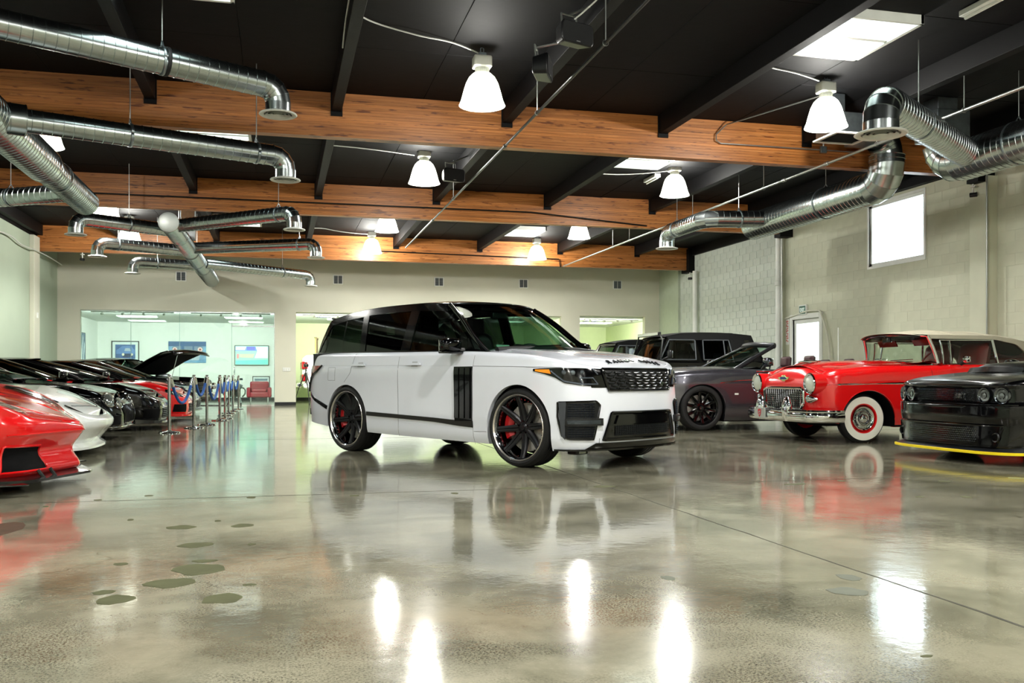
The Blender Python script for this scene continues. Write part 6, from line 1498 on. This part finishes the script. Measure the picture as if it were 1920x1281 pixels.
wire('flex_cable', 'pale cable to the lamp under the second skylight', [(5.98, 17.6, 4.96), (6.7, 17.9, 5.02), (7.5, 17.25, 5.0)], .010, M_cable)
wire('flex_cable', 'pale cable along the far bay to the farthest left lamp', [(.9, 26.3, 5.0), (1.2, 26.5, 5.03), (1.5, 26.6, 5.0), (2.5, 26.9, 4.98)], .012, M_cable)
wire('steel_conduit', 'bent steel conduit rising from the near beam to the roof', [(7.7, 12.2, 5.03), (7.55, 12.4, 5.0), (6.95, 13.7, 4.95), (6.80, 13.76, 4.80), (6.80, 13.76, 4.70), (6.88, 13.76, 4.66), (9.4, 13.76, 4.66)], .011, M_conduit, False)
jb = thing('junction_box', 'small grey junction box on the near beam under the right lamp', 'box', (8.72, 13.74, 4.66)); MB().box((0, 0, 0), (.11, .05, .11)).build('box_body', M_galvd, jb, bevel=.006); MB().tube([(0, 0, .05), (0, -.02, .18), (.05, -.1, .27)], .014, 8).build('conduit_stub', M_conduit, jb)
wire('steel_conduit', 'vertical steel conduit on the pilaster at the right edge', [(11.86, 13.72, 4.6), (11.86, 13.68, 4.4), (11.86, 13.68, 0)], .016, M_conduit, False)
wire('steel_conduit', 'twisted conduit along the top of the left wall', [(-6.40, 20, 4.30), (-6.38, 23.5, 4.27), (-6.36, 25.0, 4.33), (-6.36, 26.0, 4.25), (-6.30, 27.0, 4.26), (-6.25, 28.2, 4.24), (-6.3, 30.2, 4.22)], .018, M_cable)
def speaker(loc_, rz, label, small):
    o = thing('loudspeaker', label, 'speaker', loc_, rz, 'ceiling loudspeakers')
    poly = [(-.19, -.12), (.19, -.12), (.215, -.08), (.215, .08), (.19, .12), (-.19, .12), (-.215, .08), (-.215, -.08)]
    b = MB().prism(poly, -.13, .05, 'y'); b.v = [(x*(1 if y < 0 else .75), y, z*(1 if y < 0 else .8)) for x, y, z in b.v]
    s_ = b.build('cabinet', M_bplast, o, bevel=.015)
    MB().prism([(x*.93, z*.9) for x, z in poly], -.137, -.129, 'y').build('grille', mat('speaker_grille', '0b0c0e', .7, bump=.3, bscale=300), s_, bevel=.006)
    MB().box((0, -.139, -.09), (.05, .003, .009)).build('badge', M_conduit, s_)
    MB().tube([(-.1, .02, .10), (-.1, .03, .24), (.1, .03, .24), (.1, .02, .10)], .012, 6).build('bracket', M_conduit, o)
    k = Euler((0, 0, -rz)).to_matrix() @ Vector((3.29-loc_[0], .12, .0)); MB().tube([(0, .03, .24), (k.x, k.y, .40)], .014, 6).build('bracket_arm', M_conduit, o)
    return o
speaker((3.02, 9.55, 4.55), .35, 'black loudspeaker hung on the purlin right of the near left lamp', 0)
speaker((2.86, 10.25, 4.42), 1.15, 'second black loudspeaker behind and below the nearest one, turned away', 1)
speaker((2.98, 16.5, 4.5), .3, 'black loudspeaker hung beyond the near beam, right of the second-row lamp', 1)
wire('flex_cable', 'pale cable looping down the purlin to the near loudspeakers', [(3.27, 7.4, 5.0), (3.24, 8.4, 4.93), (3.22, 9.2, 4.85), (3.05, 9.5, 4.72)], .009, M_cable)
for x, y, lab in ((7.5, 8.7, 'slim white strip light at the upper right corner of the roof'), (7.45, 18.0, 'slim white strip light past the second skylight')):
    o = thing('strip_light', lab, 'lamp', (x, y, 4.97), 0); MB().box((0, 0, .03), (.13, .62, .07)).build('fixture_body', M_white, o, bevel=.01); MB().tube([(0, -.28, -.02), (0, .28, -.02)], .02, 8).build('light_tube', mat('unlit_tube', 'e8ece6', .3), o)
# white pipes at the recess
o = thing('downpipe', 'thick white downpipe beside the lit block recess', 'pipe', (11.97, 20.8, 0)); MB().tube([(0, 0, 0), (0, 0, 4.4)], .085, 16).build('pipe_run', M_white, o); MB().lathe([(.085, 0), (.1, .01), (.1, .1), (.085, .11)], 16, c=(0, 0, 3.15)).build('pipe_coupling', M_white, o); MB().tube([(.0, -.14, 1.2), (0, -.14, 4.3)], .02, 8).build('cable_conduit', M_conduit, o)
o = thing('downpipe', 'white pipe in the far right corner below the beam end', 'pipe', (12.76, 27.3, 0)); MB().tube([(0, 0, 0), (0, 0, 4.25)], .075, 16).build('pipe_run', M_white, o)
# cameras
def cctv(loc_, rz, lab):
    o = thing('security_camera', lab, 'camera', loc_, rz); MB().box((0, 0, .06), (.08, .08, .02)).tube([(0, 0, .13), (0, 0, -.04)], .015, 8).build('mount', M_white, o); MB().lathe([(0, -.07), (.035, -.07), (.04, -.06), (.04, .05), (0, .06)], 16, 'y', c=(0, 0, -.08)).build('camera_body', M_bplast, o, smooth=40)
cctv((11.85, 14.0, 4.19), .6, 'small black security camera hung below the near beam end at right'); cctv((12.76, 27.68, 4.13), .6, 'small security camera below the far beam end at right'); cctv((-5.3, 27.9, 4.22), -.5, 'small security camera under the far beam at left')
# exit door, sign, frame
d = struct(MB().bx((XR-.03, DOOR[0]-.12, 0), (XR+.12, DOOR[0], DOOR[3]+.12)).bx((XR-.03, DOOR[1], 0), (XR+.12, DOOR[1]+.12, DOOR[3]+.12)).bx((XR-.03, DOOR[0], DOOR[3]), (XR+.12, DOOR[1], DOOR[3]+.12)).build('door_1', M_white, smooth=0, bevel=.01))
MB().bx((XR+.03, DOOR[0], 0), (XR+.08, DOOR[0]+.1, DOOR[3])).bx((XR+.03, DOOR[1]-.1, 0), (XR+.08, DOOR[1], DOOR[3])).bx((XR+.03, DOOR[0]+.1, DOOR[3]-.1), (XR+.08, DOOR[1]-.1, DOOR[3])).bx((XR+.03, DOOR[0]+.1, 0), (XR+.08, DOOR[1]-.1, .25)).build('door_leaf', M_white, d, smooth=0)
MB().bx((XR+.05, DOOR[0]+.1, .25), (XR+.056, DOOR[1]-.1, DOOR[3]-.1)).build('door_pane', thin_glass('window_glass', 'f4f8f8', .04), d, smooth=0)
ex = thing('exit_sign', 'green and white exit sign above the bright door', 'sign', (XR-.03, 19.86, 2.49))
MB().box((0, 0, 0), (.05, .33, .24)).build('sign_case', M_white, ex, bevel=.008)
sf = MB().box((-.027, 0, 0), (.004, .27, .19)).build('sign_face', mat('exit_green', '1f5a4c', .4), ex)
text_obj('sign_lettering', 'EXIT', .12, mat('exit_letters', 'dfeee6', .5, emit=.4), sf, frameM((-.031, 0, 0), (0, -1, 0), (0, 0, 1)), .002, .002, sx=.85)
wire('steel_conduit', 'rounded conduit loop framing the exit door', [(12.06, 20.66, 2.33), (12.06, 20.4, 2.36), (12.04, 19.35, 2.44), (12.04, 19.1, 2.40), (12.04, 19.0, 2.25), (12.04, 19.0, 0)], .022, mat('pale_conduit', 'd5d6c6', .5))
sg = thing('warning_sign', 'narrow white sign with red markings beside the exit door', 'sign', (XR-.01, 20.60, 2.02)); MB().box((0, 0, 0), (.012, .14, .66)).build('sign_plate', M_white, sg)
red = mat('sign_red', 'c8402a', .5)
for k in range(9):
    for y in (-.028, .028): MB().box((-.008, y, -.24+.06*k+.012*math.sin(k*2.1+y*40)), (.004, .034, .03+.012*math.sin(3*k+y*90))).build('sign_mark', red, sg, smooth=0)
an = thing('antenna', 'thin white whip antenna against the right wall', 'antenna', (11.2, 17.1, 0)); MB().tube([(0, 0, .1), (0, 0, 1.92)], [.014, .009], 8).lathe([(0, 0), (.12, 0), (.12, .03), (.03, .1), (0, .1)], 16).build('whip', M_white, an)
# ------------------------------------------------------------ vents of the back wall
for x, z, lab in ((-2.95, 3.985, 'louvred wall vent behind the left duct end'), (1.8, 4.0, 'louvred wall vent above the left office pier'), (5.06, 4.01, 'louvred wall vent above the white SUV'), (7.92, 4.02, 'louvred wall vent left of the last one'), (11.26, 4.06, 'louvred wall vent nearest the right wall')):
    v = thing('wall_vent', lab, 'vent', (x, YB-.02, z), 0, 'wall vents')
    MB().box((0, 0, 0), (.32, .035, .30)).build('vent_frame', M_white, v, bevel=.006)
    for s in (-1, 1):
        MB().box((s*.068, -.015, 0), (.118, .012, .25)).build('vent_back', mat('vent_shadow', '4b4f55', .6), v)  # dark sheet coloured as the shade behind the slats
        for k in range(7): MB().box((s*.068, -.024, -.105+.035*k), (.116, .012, .006), rx=.6).build('vent_slat', M_galvd, v, smooth=0)
sw = thing('switch_plate', 'white switch plate on the pier beside the glass lobby', 'switch', (.2, YB-.012, 1.13))
MB().box((0, 0, 0), (.24, .012, .12)).build('plate', M_white, sw, bevel=.004)
for k in (-.07, 0, .07): MB().box((k, -.01, 0), (.03, .014, .06)).build('rocker', M_ballast, sw, bevel=.003)
th = thing('thermostat', 'small white box on the left pilaster', 'switch', (XL+.13, 27.4, 2.55)); MB().box((0, 0, 0), (.03, .1, .15)).build('case', M_white, th, bevel=.005)
# ------------------------------------------------------------ glass lobby
GL = thin_glass('lobby_glass', 'e8f3ee', .05)
lob = thing('glass_partition', 'frameless glass wall with a glass door in front of the bright lobby', 'partition', (0, YB+.05, 0))
xs = [-5.82, -4.4, -3.0, -1.46, -.16]
for a, b in zip(xs, xs[1:]):
    last = b == -.16
    if last:
        MB().bx((a+.006, 0, .02), (b-.02, .012, 2.47)).build('door_leaf', GL, lob, smooth=0)
        MB().bx((a+.006, 0, 2.49), (b-.006, .012, 2.90)).build('glass_pane', GL, lob, smooth=0)
    else: MB().bx((a+.006, 0, .01), (b-.006, .012, 2.90)).build('glass_pane', GL, lob, smooth=0)
for a in xs[1:-1]: MB().bx((a-.005, -.002, .01), (a+.005, .014, 2.9)).build('glass_joint', mat('glass_edge', '7fa79b', .3), lob, smooth=0)
MB().bx((-5.82, -.01, 2.885), (-.16, .03, 2.92)).build('head_channel', M_galv, lob, smooth=0)
MB().bx((-5.82, -.01, 0), (-1.46, .03, .03)).build('base_channel', M_galv, lob, smooth=0)
MB().bx((-.18, -.01, 0), (-.16, .03, 2.9)).build('jamb_channel', M_galv, lob, smooth=0)
MB().bx((-1.46, -.02, 2.46), (-.18, .03, 2.50)).build('door_rail', M_galv, lob, smooth=0)
for y in (-.07, .085):
    MB().tube(crs([(-1.38, y*.3, 1.22), (-1.38, y, 1.20), (-1.38, y, .93), (-1.38, y*.3, .91)], 20), .013, 8).build('door_handle', M_chrome, lob)
YT = YL-.02
def picture(name, label, x0, x1, z0, z1, cells, frame=.035, mount=.10, fm=M_bplast, y=YT, yaw=0):
    o = thing(name, label, 'picture', ((x0+x1)/2, y, (z0+z1)/2), yaw); w, h = x1-x0, z1-z0
    if frame:
        MB().box((0, 0, h/2-frame/2), (w, .03, frame)).box((0, 0, -h/2+frame/2), (w, .03, frame)).box((w/2-frame/2, 0, 0), (frame, .03, h)).box((-w/2+frame/2, 0, 0), (frame, .03, h)).build('frame', fm, o, smooth=0)
        MB().box((0, .004, 0), (w-frame, .012, h-frame)).build('mount_board', mat('mount_board', 'dfe9ea', .7), o, smooth=0)
    iw, ih = w-2*frame-2*mount, h-2*frame-2*mount
    base = MB().box((0, -.006, 0), (iw, .012, ih)).build('print', mat(cells[0], cells[1], .5, var=.25, scale=5), o, smooth=0)
    k = 0
    for nm, col, poly in cells[2]:
        k += 1; MB().prism([(px*iw/2, pz*ih/2) for px, pz in poly], -.0135-.0006*k, -.0125, 'y').build('print_detail', mat(nm, col, .5, var=.1), base, smooth=0)
    return o
circ = lambda cx, cz, r, asp=1, n=16: [(cx+r*math.cos(2*PI*i/n), cz+r*asp*math.sin(2*PI*i/n)) for i in range(n)]
picture('framed_print', 'black framed print of a blue car front, on the lobby wall at left', -6.02, -5.06, 1.42, 2.22, ('print_blue', '3c5f96', [('print_blue_light', '5d82bb', [(-.9, .2), (-.3, .8), (.6, .8), (.95, .2), (.95, -.3), (-.9, -.3)]), ('print_blue_dark', '1f3358', [(-.3, -.25), (.75, -.25), (.7, -.75), (-.25, -.75)]), ('print_cream', 'e9e3c8', circ(-.22, -.38, .13, 1.4)), ('print_cream', 'e9e3c8', circ(.66, -.38, .12, 1.4)), ('print_grey', 'a5b4c4', [(-.1, .1), (.55, .1), (.45, .5), (0, .5)])]))
picture('canvas_print', 'unframed blue print of a car rear with two round lamps, behind the raised hood', -4.04, -2.70, 1.42, 2.22, ('print_sky', '6f9cc0', [('print_deep_blue', '2b5587', [(-1, 1), (1, 1), (1, .55), (-1, .55)]), ('print_steel', '6a7f99', [(-.82, .45), (-.7, .55), (.72, .55), (.84, .45), (.8, -.1), (-.8, -.1)]), ('print_pale', 'a9bac9', [(-.7, -.12), (.7, -.12), (.62, -.75), (-.62, -.75)]), ('print_deep_blue', '2b5587', [(-.32, .6), (-.18, .6), (-.18, -.9), (-.32, -.9)]), ('print_deep_blue', '2b5587', [(.28, .6), (.36, .6), (.36, -.2), (.28, -.2)]), ('print_pink', 'e6c5c0', circ(-.66, .25, .13, 1.7)), ('print_pink', 'e6c5c0', circ(.68, .25, .13, 1.7)), ('print_red', '9c3a3a', circ(-.66, .25, .06, 1.7)), ('print_red', '9c3a3a', circ(.68, .25, .06, 1.7)), ('print_dark', '28313c', [(-.82, -.15), (-.7, -.15), (-.72, -.8), (-.84, -.75)])]), frame=0, mount=0)
picture('framed_print', 'black framed picture low on the lobby wall above the red armchair', -1.02, -.38, .42, .92, ('print_white', 'c9d6d8', [('print_slate', '5e7686', [(-.9, .8), (.9, .8), (.9, .4), (-.9, .4)]), ('print_slate', '5e7686', [(-.9, .3), (-.3, .3), (-.3, -.8), (-.9, -.8)]), ('print_dark', '28313c', [(.0, .1), (.2, .2), (.3, -.8), (-.1, -.8)]), ('print_dark', '28313c', [(.5, .1), (.7, .2), (.8, -.8), (.4, -.8)])]), frame=.03, mount=.03)
picture('framed_print', 'blue and white print on the lobby side wall at far left', -.5, .5, -.0, 1.1, ('print_navy', '3f5f7c', [('print_white', 'c9d6d8', [(-.5, -.9), (.1, .9), (.3, .7), (-.2, -.9)]), ('print_white', 'c9d6d8', [(.2, -.9), (.6, .5), (.8, .3), (.5, -.9)])]), frame=.03, mount=.0, y=YT).matrix_world = Matrix.Translation((XL-.02, 34.0, 1.85)) @ Euler((0, 0, PI/2)).to_matrix().to_4x4()
tv = thing('television', 'wall mounted television showing a green field', 'television', (-1.04, YL-.06, 1.71))
MB().box((0, 0, 0), (1.26, .06, .76)).build('bezel', M_bplast, tv, bevel=.008)
scr = MB().box((0, -.032, 0), (1.21, .004, .71)).build('screen', mat('screen_green', '9fe6c0', .3, emit=.55, var=.1, scale=2), tv, smooth=0)
k = 0
for nm, col, poly in (('screen_blue', '6a8fe0', [(-.6, .34), (.6, .34), (.6, .17), (-.6, .17)]), ('screen_white', 'f2f6f6', [(-.59, .33), (-.2, .33), (-.25, .2), (-.59, .2)]), ('screen_violet', '5a5ac8', [(-.18, .34), (.12, .34), (.12, .2), (-.18, .2)]), ('screen_white', 'f2f6f6', [(.14, .33), (.59, .33), (.59, -.1), (.1, -.1), (.2, .15)]), ('screen_yellow', 'cdeeb0', [(-.45, .05), (.1, .06), (.05, -.1), (-.45, -.08)]), ('screen_red', 'f08a90', [(-.55, .05), (-.47, .05), (-.47, -.12), (-.55, -.12)]), ('screen_teal', '6fd6c8', [(-.59, -.2), (.59, -.16), (.59, -.34), (-.59, -.34)])):
    k += 1; MB().prism(poly, -.0362-.0006*k, -.034, 'y').build('screen_patch', mat(nm, col, .3, emit=.5), scr, smooth=0)
# armchair, engine
ch = thing('armchair', 'dark red leather armchair on chrome feet in the lobby', 'chair', (-.72, 34.6, 0))
wine2 = mat('dark_red_leather', '7c1526', .4)
MB().box((0, 0, .26), (.66, .62, .20)).build('seat', wine2, ch, bevel=.05, seg=3)
MB().box((0, .02, .40), (.52, .56, .14)).build('cushion', wine2, ch, bevel=.05, seg=3)
MB().box((0, .30, .52), (.66, .16, .42)).build('backrest', wine2, ch, bevel=.06, seg=3)
for s in (-1, 1): MB().box((s*.36, 0, .34), (.14, .66, .36)).build('armrest', wine2, ch, bevel=.05, seg=3)
for sx in (-.3, .3):
    for sy in (-.25, .25): MB().tube([(sx, sy, 0), (sx, sy, .17)], .022, 10).build('leg', M_chrome, ch)
en = thing('engine', 'bare car engine on a low stand behind the last stanchions', 'engine', (-1.42, 31.2, 0))
eng = mat('dark_engine_metal', '3a4442', .4, .7)
MB().box((0, 0, .42), (.36, .5, .34)).build('engine_block', eng, en, bevel=.03)
for s in (-1, 1):
    MB().box((s*.16, 0, .60), (.17, .46, .15), ry=s*.5).build('cylinder_head', M_galvd, en, bevel=.02)
    for k in range(4): MB().tube(crs([(s*.22, -.18+.12*k, .55), (s*.33, -.18+.12*k, .50), (s*.33, -.18+.12*k, .36), (s*.25, -.14+.1*k, .26)], 10), .022, 8).build('exhaust_runner', M_galv, en)
MB().lathe([(0, .1), (.13, .09), (.15, .06), (.15, .02), (.05, 0)], 24, c=(0, 0, .72)).build('air_cleaner', M_chrome, en)
for x, z, q in ((0, .32, .10), (.13, .47, .06), (-.13, .47, .06)): MB().lathe([(0, -.05), (q, -.05), (q, -.03), (q*.8, -.02), (q, -.01), (q, .0), (0, .0)], 24, 'y', c=(x, -.26, z)).build('pulley', eng, en)
for sx in (-.2, .2):
    MB().bx((sx-.02, -.3, .06), (sx+.02, .3, .1)).build('stand_rail', M_galvd, en); 
    for sy in (-.25, .25): MB().tube([(sx, sy, .08), (sx*.8, sy*.7, .28)], .018, 8).build('stand_post', M_galvd, en); MB().lathe([(0, -.015), (.035, -.015), (.035, .015), (0, .015)], 14, 'x', c=(sx, sy, .035)).build('caster', M_dark, en)
MB().tube([(-.24, .1, .80), (.26, .1, .80)], .012, 8).box((-.2, .1, .83), (.1, .1, .05)).box((.2, .1, .83), (.1, .1, .05)).build('fuel_rail', eng, en)
# ceiling lights of the offices
def office_light(loc_, lab, w=1.25, d=.6):
    o = thing('ceiling_light', lab, 'lamp', loc_, 0, 'office ceiling lights'); MB().box((0, 0, 0), (w, d, .03)).build('light_frame', M_white, o); MB().box((0, 0, -.012), (w-.06, d-.06, .02)).build('diffuser_panel', mat('lit_office_panel', 'f4fbf6', .4, emit=3.5), o)
office_light((-4.6, 33.2, 2.91), 'lit ceiling panel in the lobby, above the framed blue print')
office_light((-1.2, 33.2, 2.91), 'lit ceiling panel in the lobby, above the television')
office_light((-4.6, 35.6, 2.91), 'second row lit ceiling panel in the lobby, left one'); office_light((-1.2, 35.6, 2.91), 'second row lit ceiling panel in the lobby, right one')
for x in (2.2, 5.0, 8.0): office_light((x, 33.0, 2.91), 'lit ceiling panel in the green office bay, %s' % {2.2: 'above the parked white truck', 5.0: 'hidden behind the white SUV roof', 8.0: 'nearest the right-hand pier'}[x])
office_light((11.4, 33.2, 2.91), 'lit ceiling panel in the small green room at right')
for x, y, lab in ((1.4, 32.0, 'square ceiling air vent in the middle office bay'), (10.9, 32.0, 'square ceiling air vent in the small green room')):
    v = thing('ceiling_vent', lab, 'vent', (x, y, 2.915)); MB().box((0, 0, 0), (.6, .6, .02)).build('vent_frame', M_white, v)
    for k in range(4): q = .24-.06*k; MB().tube([(-q, -q, -.012), (q, -q, -.012), (q, q, -.012), (-q, q, -.012)], .012, 4, closed=True).build('vent_blade', mat('vent_shadow', '4b4f55', .6), v)  # rings take the shade colour used behind the wall vent slats
# added wall washers on an invented track, brightening the lobby and office walls
def added_washer(x, w, lab, power, col):
    o = thing('added_track_light', lab, 'lamp', (x, YB+.42, 2.86)); MB().box((0, 0, .03), (w, .05, .03)).build('track', M_white, o)
    for k in range(4): MB().lathe([(0, -.06), (.03, -.06), (.045, .06), (.04, .062)], 14, 'y', c=(-w/2+w*(k+.5)/4, .02, -.03)).build('added_spot_head', M_white, o)
    area('added_wash_glow', (x, YB+.55, 2.80), (R_(62), 0, 0), w, .12, power, col)
added_washer(-4.4, 2.4, 'added track light inside the lobby above its left panes', 230, (.98, 1, .97)); added_washer(-1.5, 2.4, 'added track light inside the lobby above the glass door', 230, (.98, 1, .97))
added_washer(2.2, 3.0, 'added track light in the green bay above the white pickup', 300, (1, .99, .95)); added_washer(6.8, 3.0, 'added track light in the green bay behind the white SUV', 300, (1, .99, .95)); added_washer(11.2, 2.0, 'added track light in the small green room at right', 200, (1, .99, .95))
# ------------------------------------------------------------ stanchions and ropes
SP = [(-1.73, 15.91), (-1.47, 17.28), (-1.33, 18.36), (-1.20, 20.07), (-1.15, 21.0), (-1.24, 22.6), (-1.23, 24.1), (-1.20, 25.6), (-1.12, 27.0)]
labs = ['nearest chrome rope post, with the widest base', 'second chrome rope post from the front', 'third chrome rope post, before the open-hood car nose', 'fourth chrome rope post from the front', 'fifth chrome rope post, close behind the fourth', 'sixth chrome rope post from the front', 'seventh chrome rope post from the front', 'eighth chrome rope post, second from the lobby glass', 'farthest chrome rope post, nearest the lobby glass']
M_post = mat('polished_post', 'd2d3d6', .1, 1)
M_rope = mat('blue_velvet_rope', '1b4f96', .8, bump=.2, bscale=200)
st = thing('rope_post', '', 'stanchion')
MB().lathe([(0, .045), (.03, .043), (.055, .03), (.15, .022), (.165, .015), (.17, 0), (0, 0)], 40).build('base', M_chrome, st, smooth=40)
MB().lathe([(.0255, .03), (.0255, .885), (.031, .89), (.031, .93), (.026, .938), (0, .94)], 24).build('post', M_post, st, smooth=40)
MB().lathe([(.032, .885), (.045, .885), (.045, .897), (.032, .897)], 24).build('rope_ring', M_chrome, st)
for i, (x, y) in enumerate(SP):
    o = st if i == 0 else copy_tree(st); o.location = (x, y, 0); o['label'] = labs[i]; o['group'] = 'rope posts along the left row'
for i, ((x0, y0), (x1, y1)) in enumerate(zip(SP, SP[1:])):
    a, b = Vector((x0, y0, .865)), Vector((x1, y1, .865)); d = (b-a); n = d.normalized(); a += n*.095; b -= n*.095; sag = .40 if i in (0, 2) else .30
    t = thing('velvet_rope', 'blue rope sagging between the %s and %s chrome posts' % (['first', 'second', 'third', 'fourth', 'fifth', 'sixth', 'seventh', 'eighth'][i], ['second', 'third', 'fourth', 'fifth', 'sixth', 'seventh', 'eighth', 'last'][i]), 'rope', a, 0, 'blue stanchion ropes')
    P = [(b-a)*f+Vector((0, 0, -sag*(1-(2*f-1)**2)*(1.0))) for f in np.linspace(0, 1, 26)]
    MB().tube(P, .024, 10).build('rope', M_rope, t, smooth=60)
    for q, s in ((0, 1), (25, -1)):
        MB().tube([P[q]-n*s*.05, P[q], P[q+s*2]], [.012, .026, .026], 10).build('rope_end', M_chrome, t)
# ------------------------------------------------------------ tripod with camera, white truck behind the SUV
tp = thing('camera_tripod', 'black camera on a tripod beside the white truck, left of the SUV tail', 'tripod', (.82, 31.3, 0), .3)
tp.scale = (.9, .9, .92)
MB().lathe([(0, 1.30), (.02, 1.30), (.022, .75), (0, .75)], 12).lathe([(0, 1.12), (.05, 1.12), (.06, 1.05), (.04, 1.0), (0, 1.0)], 12).build('centre_column', M_bplast, tp)
for k in range(3):
    a = 2*PI*k/3+.5; c, s_ = math.cos(a), math.sin(a); MB().tube([(.04*c, .04*s_, 1.08), (.30*c, .30*s_, .45), (.42*c, .42*s_, .02)], [.022, .018, .014], 8).build('leg', M_bplast, tp); MB().tube([(.0, 0, .78), (.22*c, .22*s_, .62)], .008, 6).build('leg_brace', M_bplast, tp)
    MB().lathe([(0, 0), (.025, 0), (.02, .04), (0, .05)], 10, c=(.42*c, .42*s_, 0)).build('rubber_foot', M_dark, tp)
MB().box((0, 0, 1.38), (.16, .10, .12)).lathe([(0, -.16), (.045, -.16), (.045, -.02), (.04, 0)], 16, 'y', c=(0, -.04, 1.38)).box((0, .02, 1.47), (.05, .06, .05)).build('camera_body', M_bplast, tp, bevel=.006)
MB().tube([(0, .05, 1.28), (.12, .22, 1.18), (.2, .30, 1.02)], .012, 8).build('pan_handle', M_bplast, tp)
tk = thing('pickup_truck', 'white pickup tail with red lamps and upright chrome exhaust behind the SUV', 'truck', (3.3, 33.0, 0), 0)
MB().prism([(-2.55, .55), (-2.6, .7), (-2.58, 1.50), (-2.45, 1.62), (-.2, 1.66), (-.1, 1.66), (-.1, .5), (-2.5, .5)], -.95, .95, 'y').build('truck_bed', mat('white_truck_paint', 'dfe8e4', .25, coat=1), tk, bevel=.05, seg=3)
MB().prism([(-.1, .5), (-.1, 1.95), (.15, 2.02), (1.2, 2.0), (1.9, 1.45), (3.0, 1.35), (3.2, 1.2), (3.2, .5)], -.9, .9, 'y').build('truck_cab', MATS['white_truck_paint'], tk, bevel=.06, seg=3)
MB().prism([(.1, 1.45), (.15, 1.88), (1.15, 1.88), (1.6, 1.45)], -.905, .905, 'y').build('cab_window', M_gloss, tk)
for y in (-.96, .80): 
    MB().box((-2.50, y+.08, 1.28), (.20, .22, .26)).build('tail_lamp', M_red_lens, tk, bevel=.03); MB().box((-2.50, y+.08, .86), (.20, .22, .24)).build('tail_lamp', M_red_lens, tk, bevel=.03)
MB().box((-2.68, 0, .62), (.2, 1.8, .16)).build('rear_bumper', M_chrome, tk, bevel=.04)
ep = MB().tube([(-2.10, -.78, 1.55), (-2.10, -.78, 2.12), (-2.08, -.78, 2.2)], [.055, .055, .06], 16).lathe([(.055, 0), (.09, .05), (.095, .055), (.06, .02)], 16, c=(-2.1, -.78, 2.18)).build('exhaust_stack', mat('brass_chrome', 'cbb89a', .15, 1), tk)
MB().lathe([(.11, 0), (.09, .05), (.056, .09)], 16, c=(-2.1, -.78, 1.6)).build('stack_boot', M_chrome, tk)
for x in (-1.6, 2.2):
    for s in (1, -1): wheel(tk, x, s*.82, .42, .28, .23, dict(kind='spoke', n=6, w0=.09, w1=.07), s)
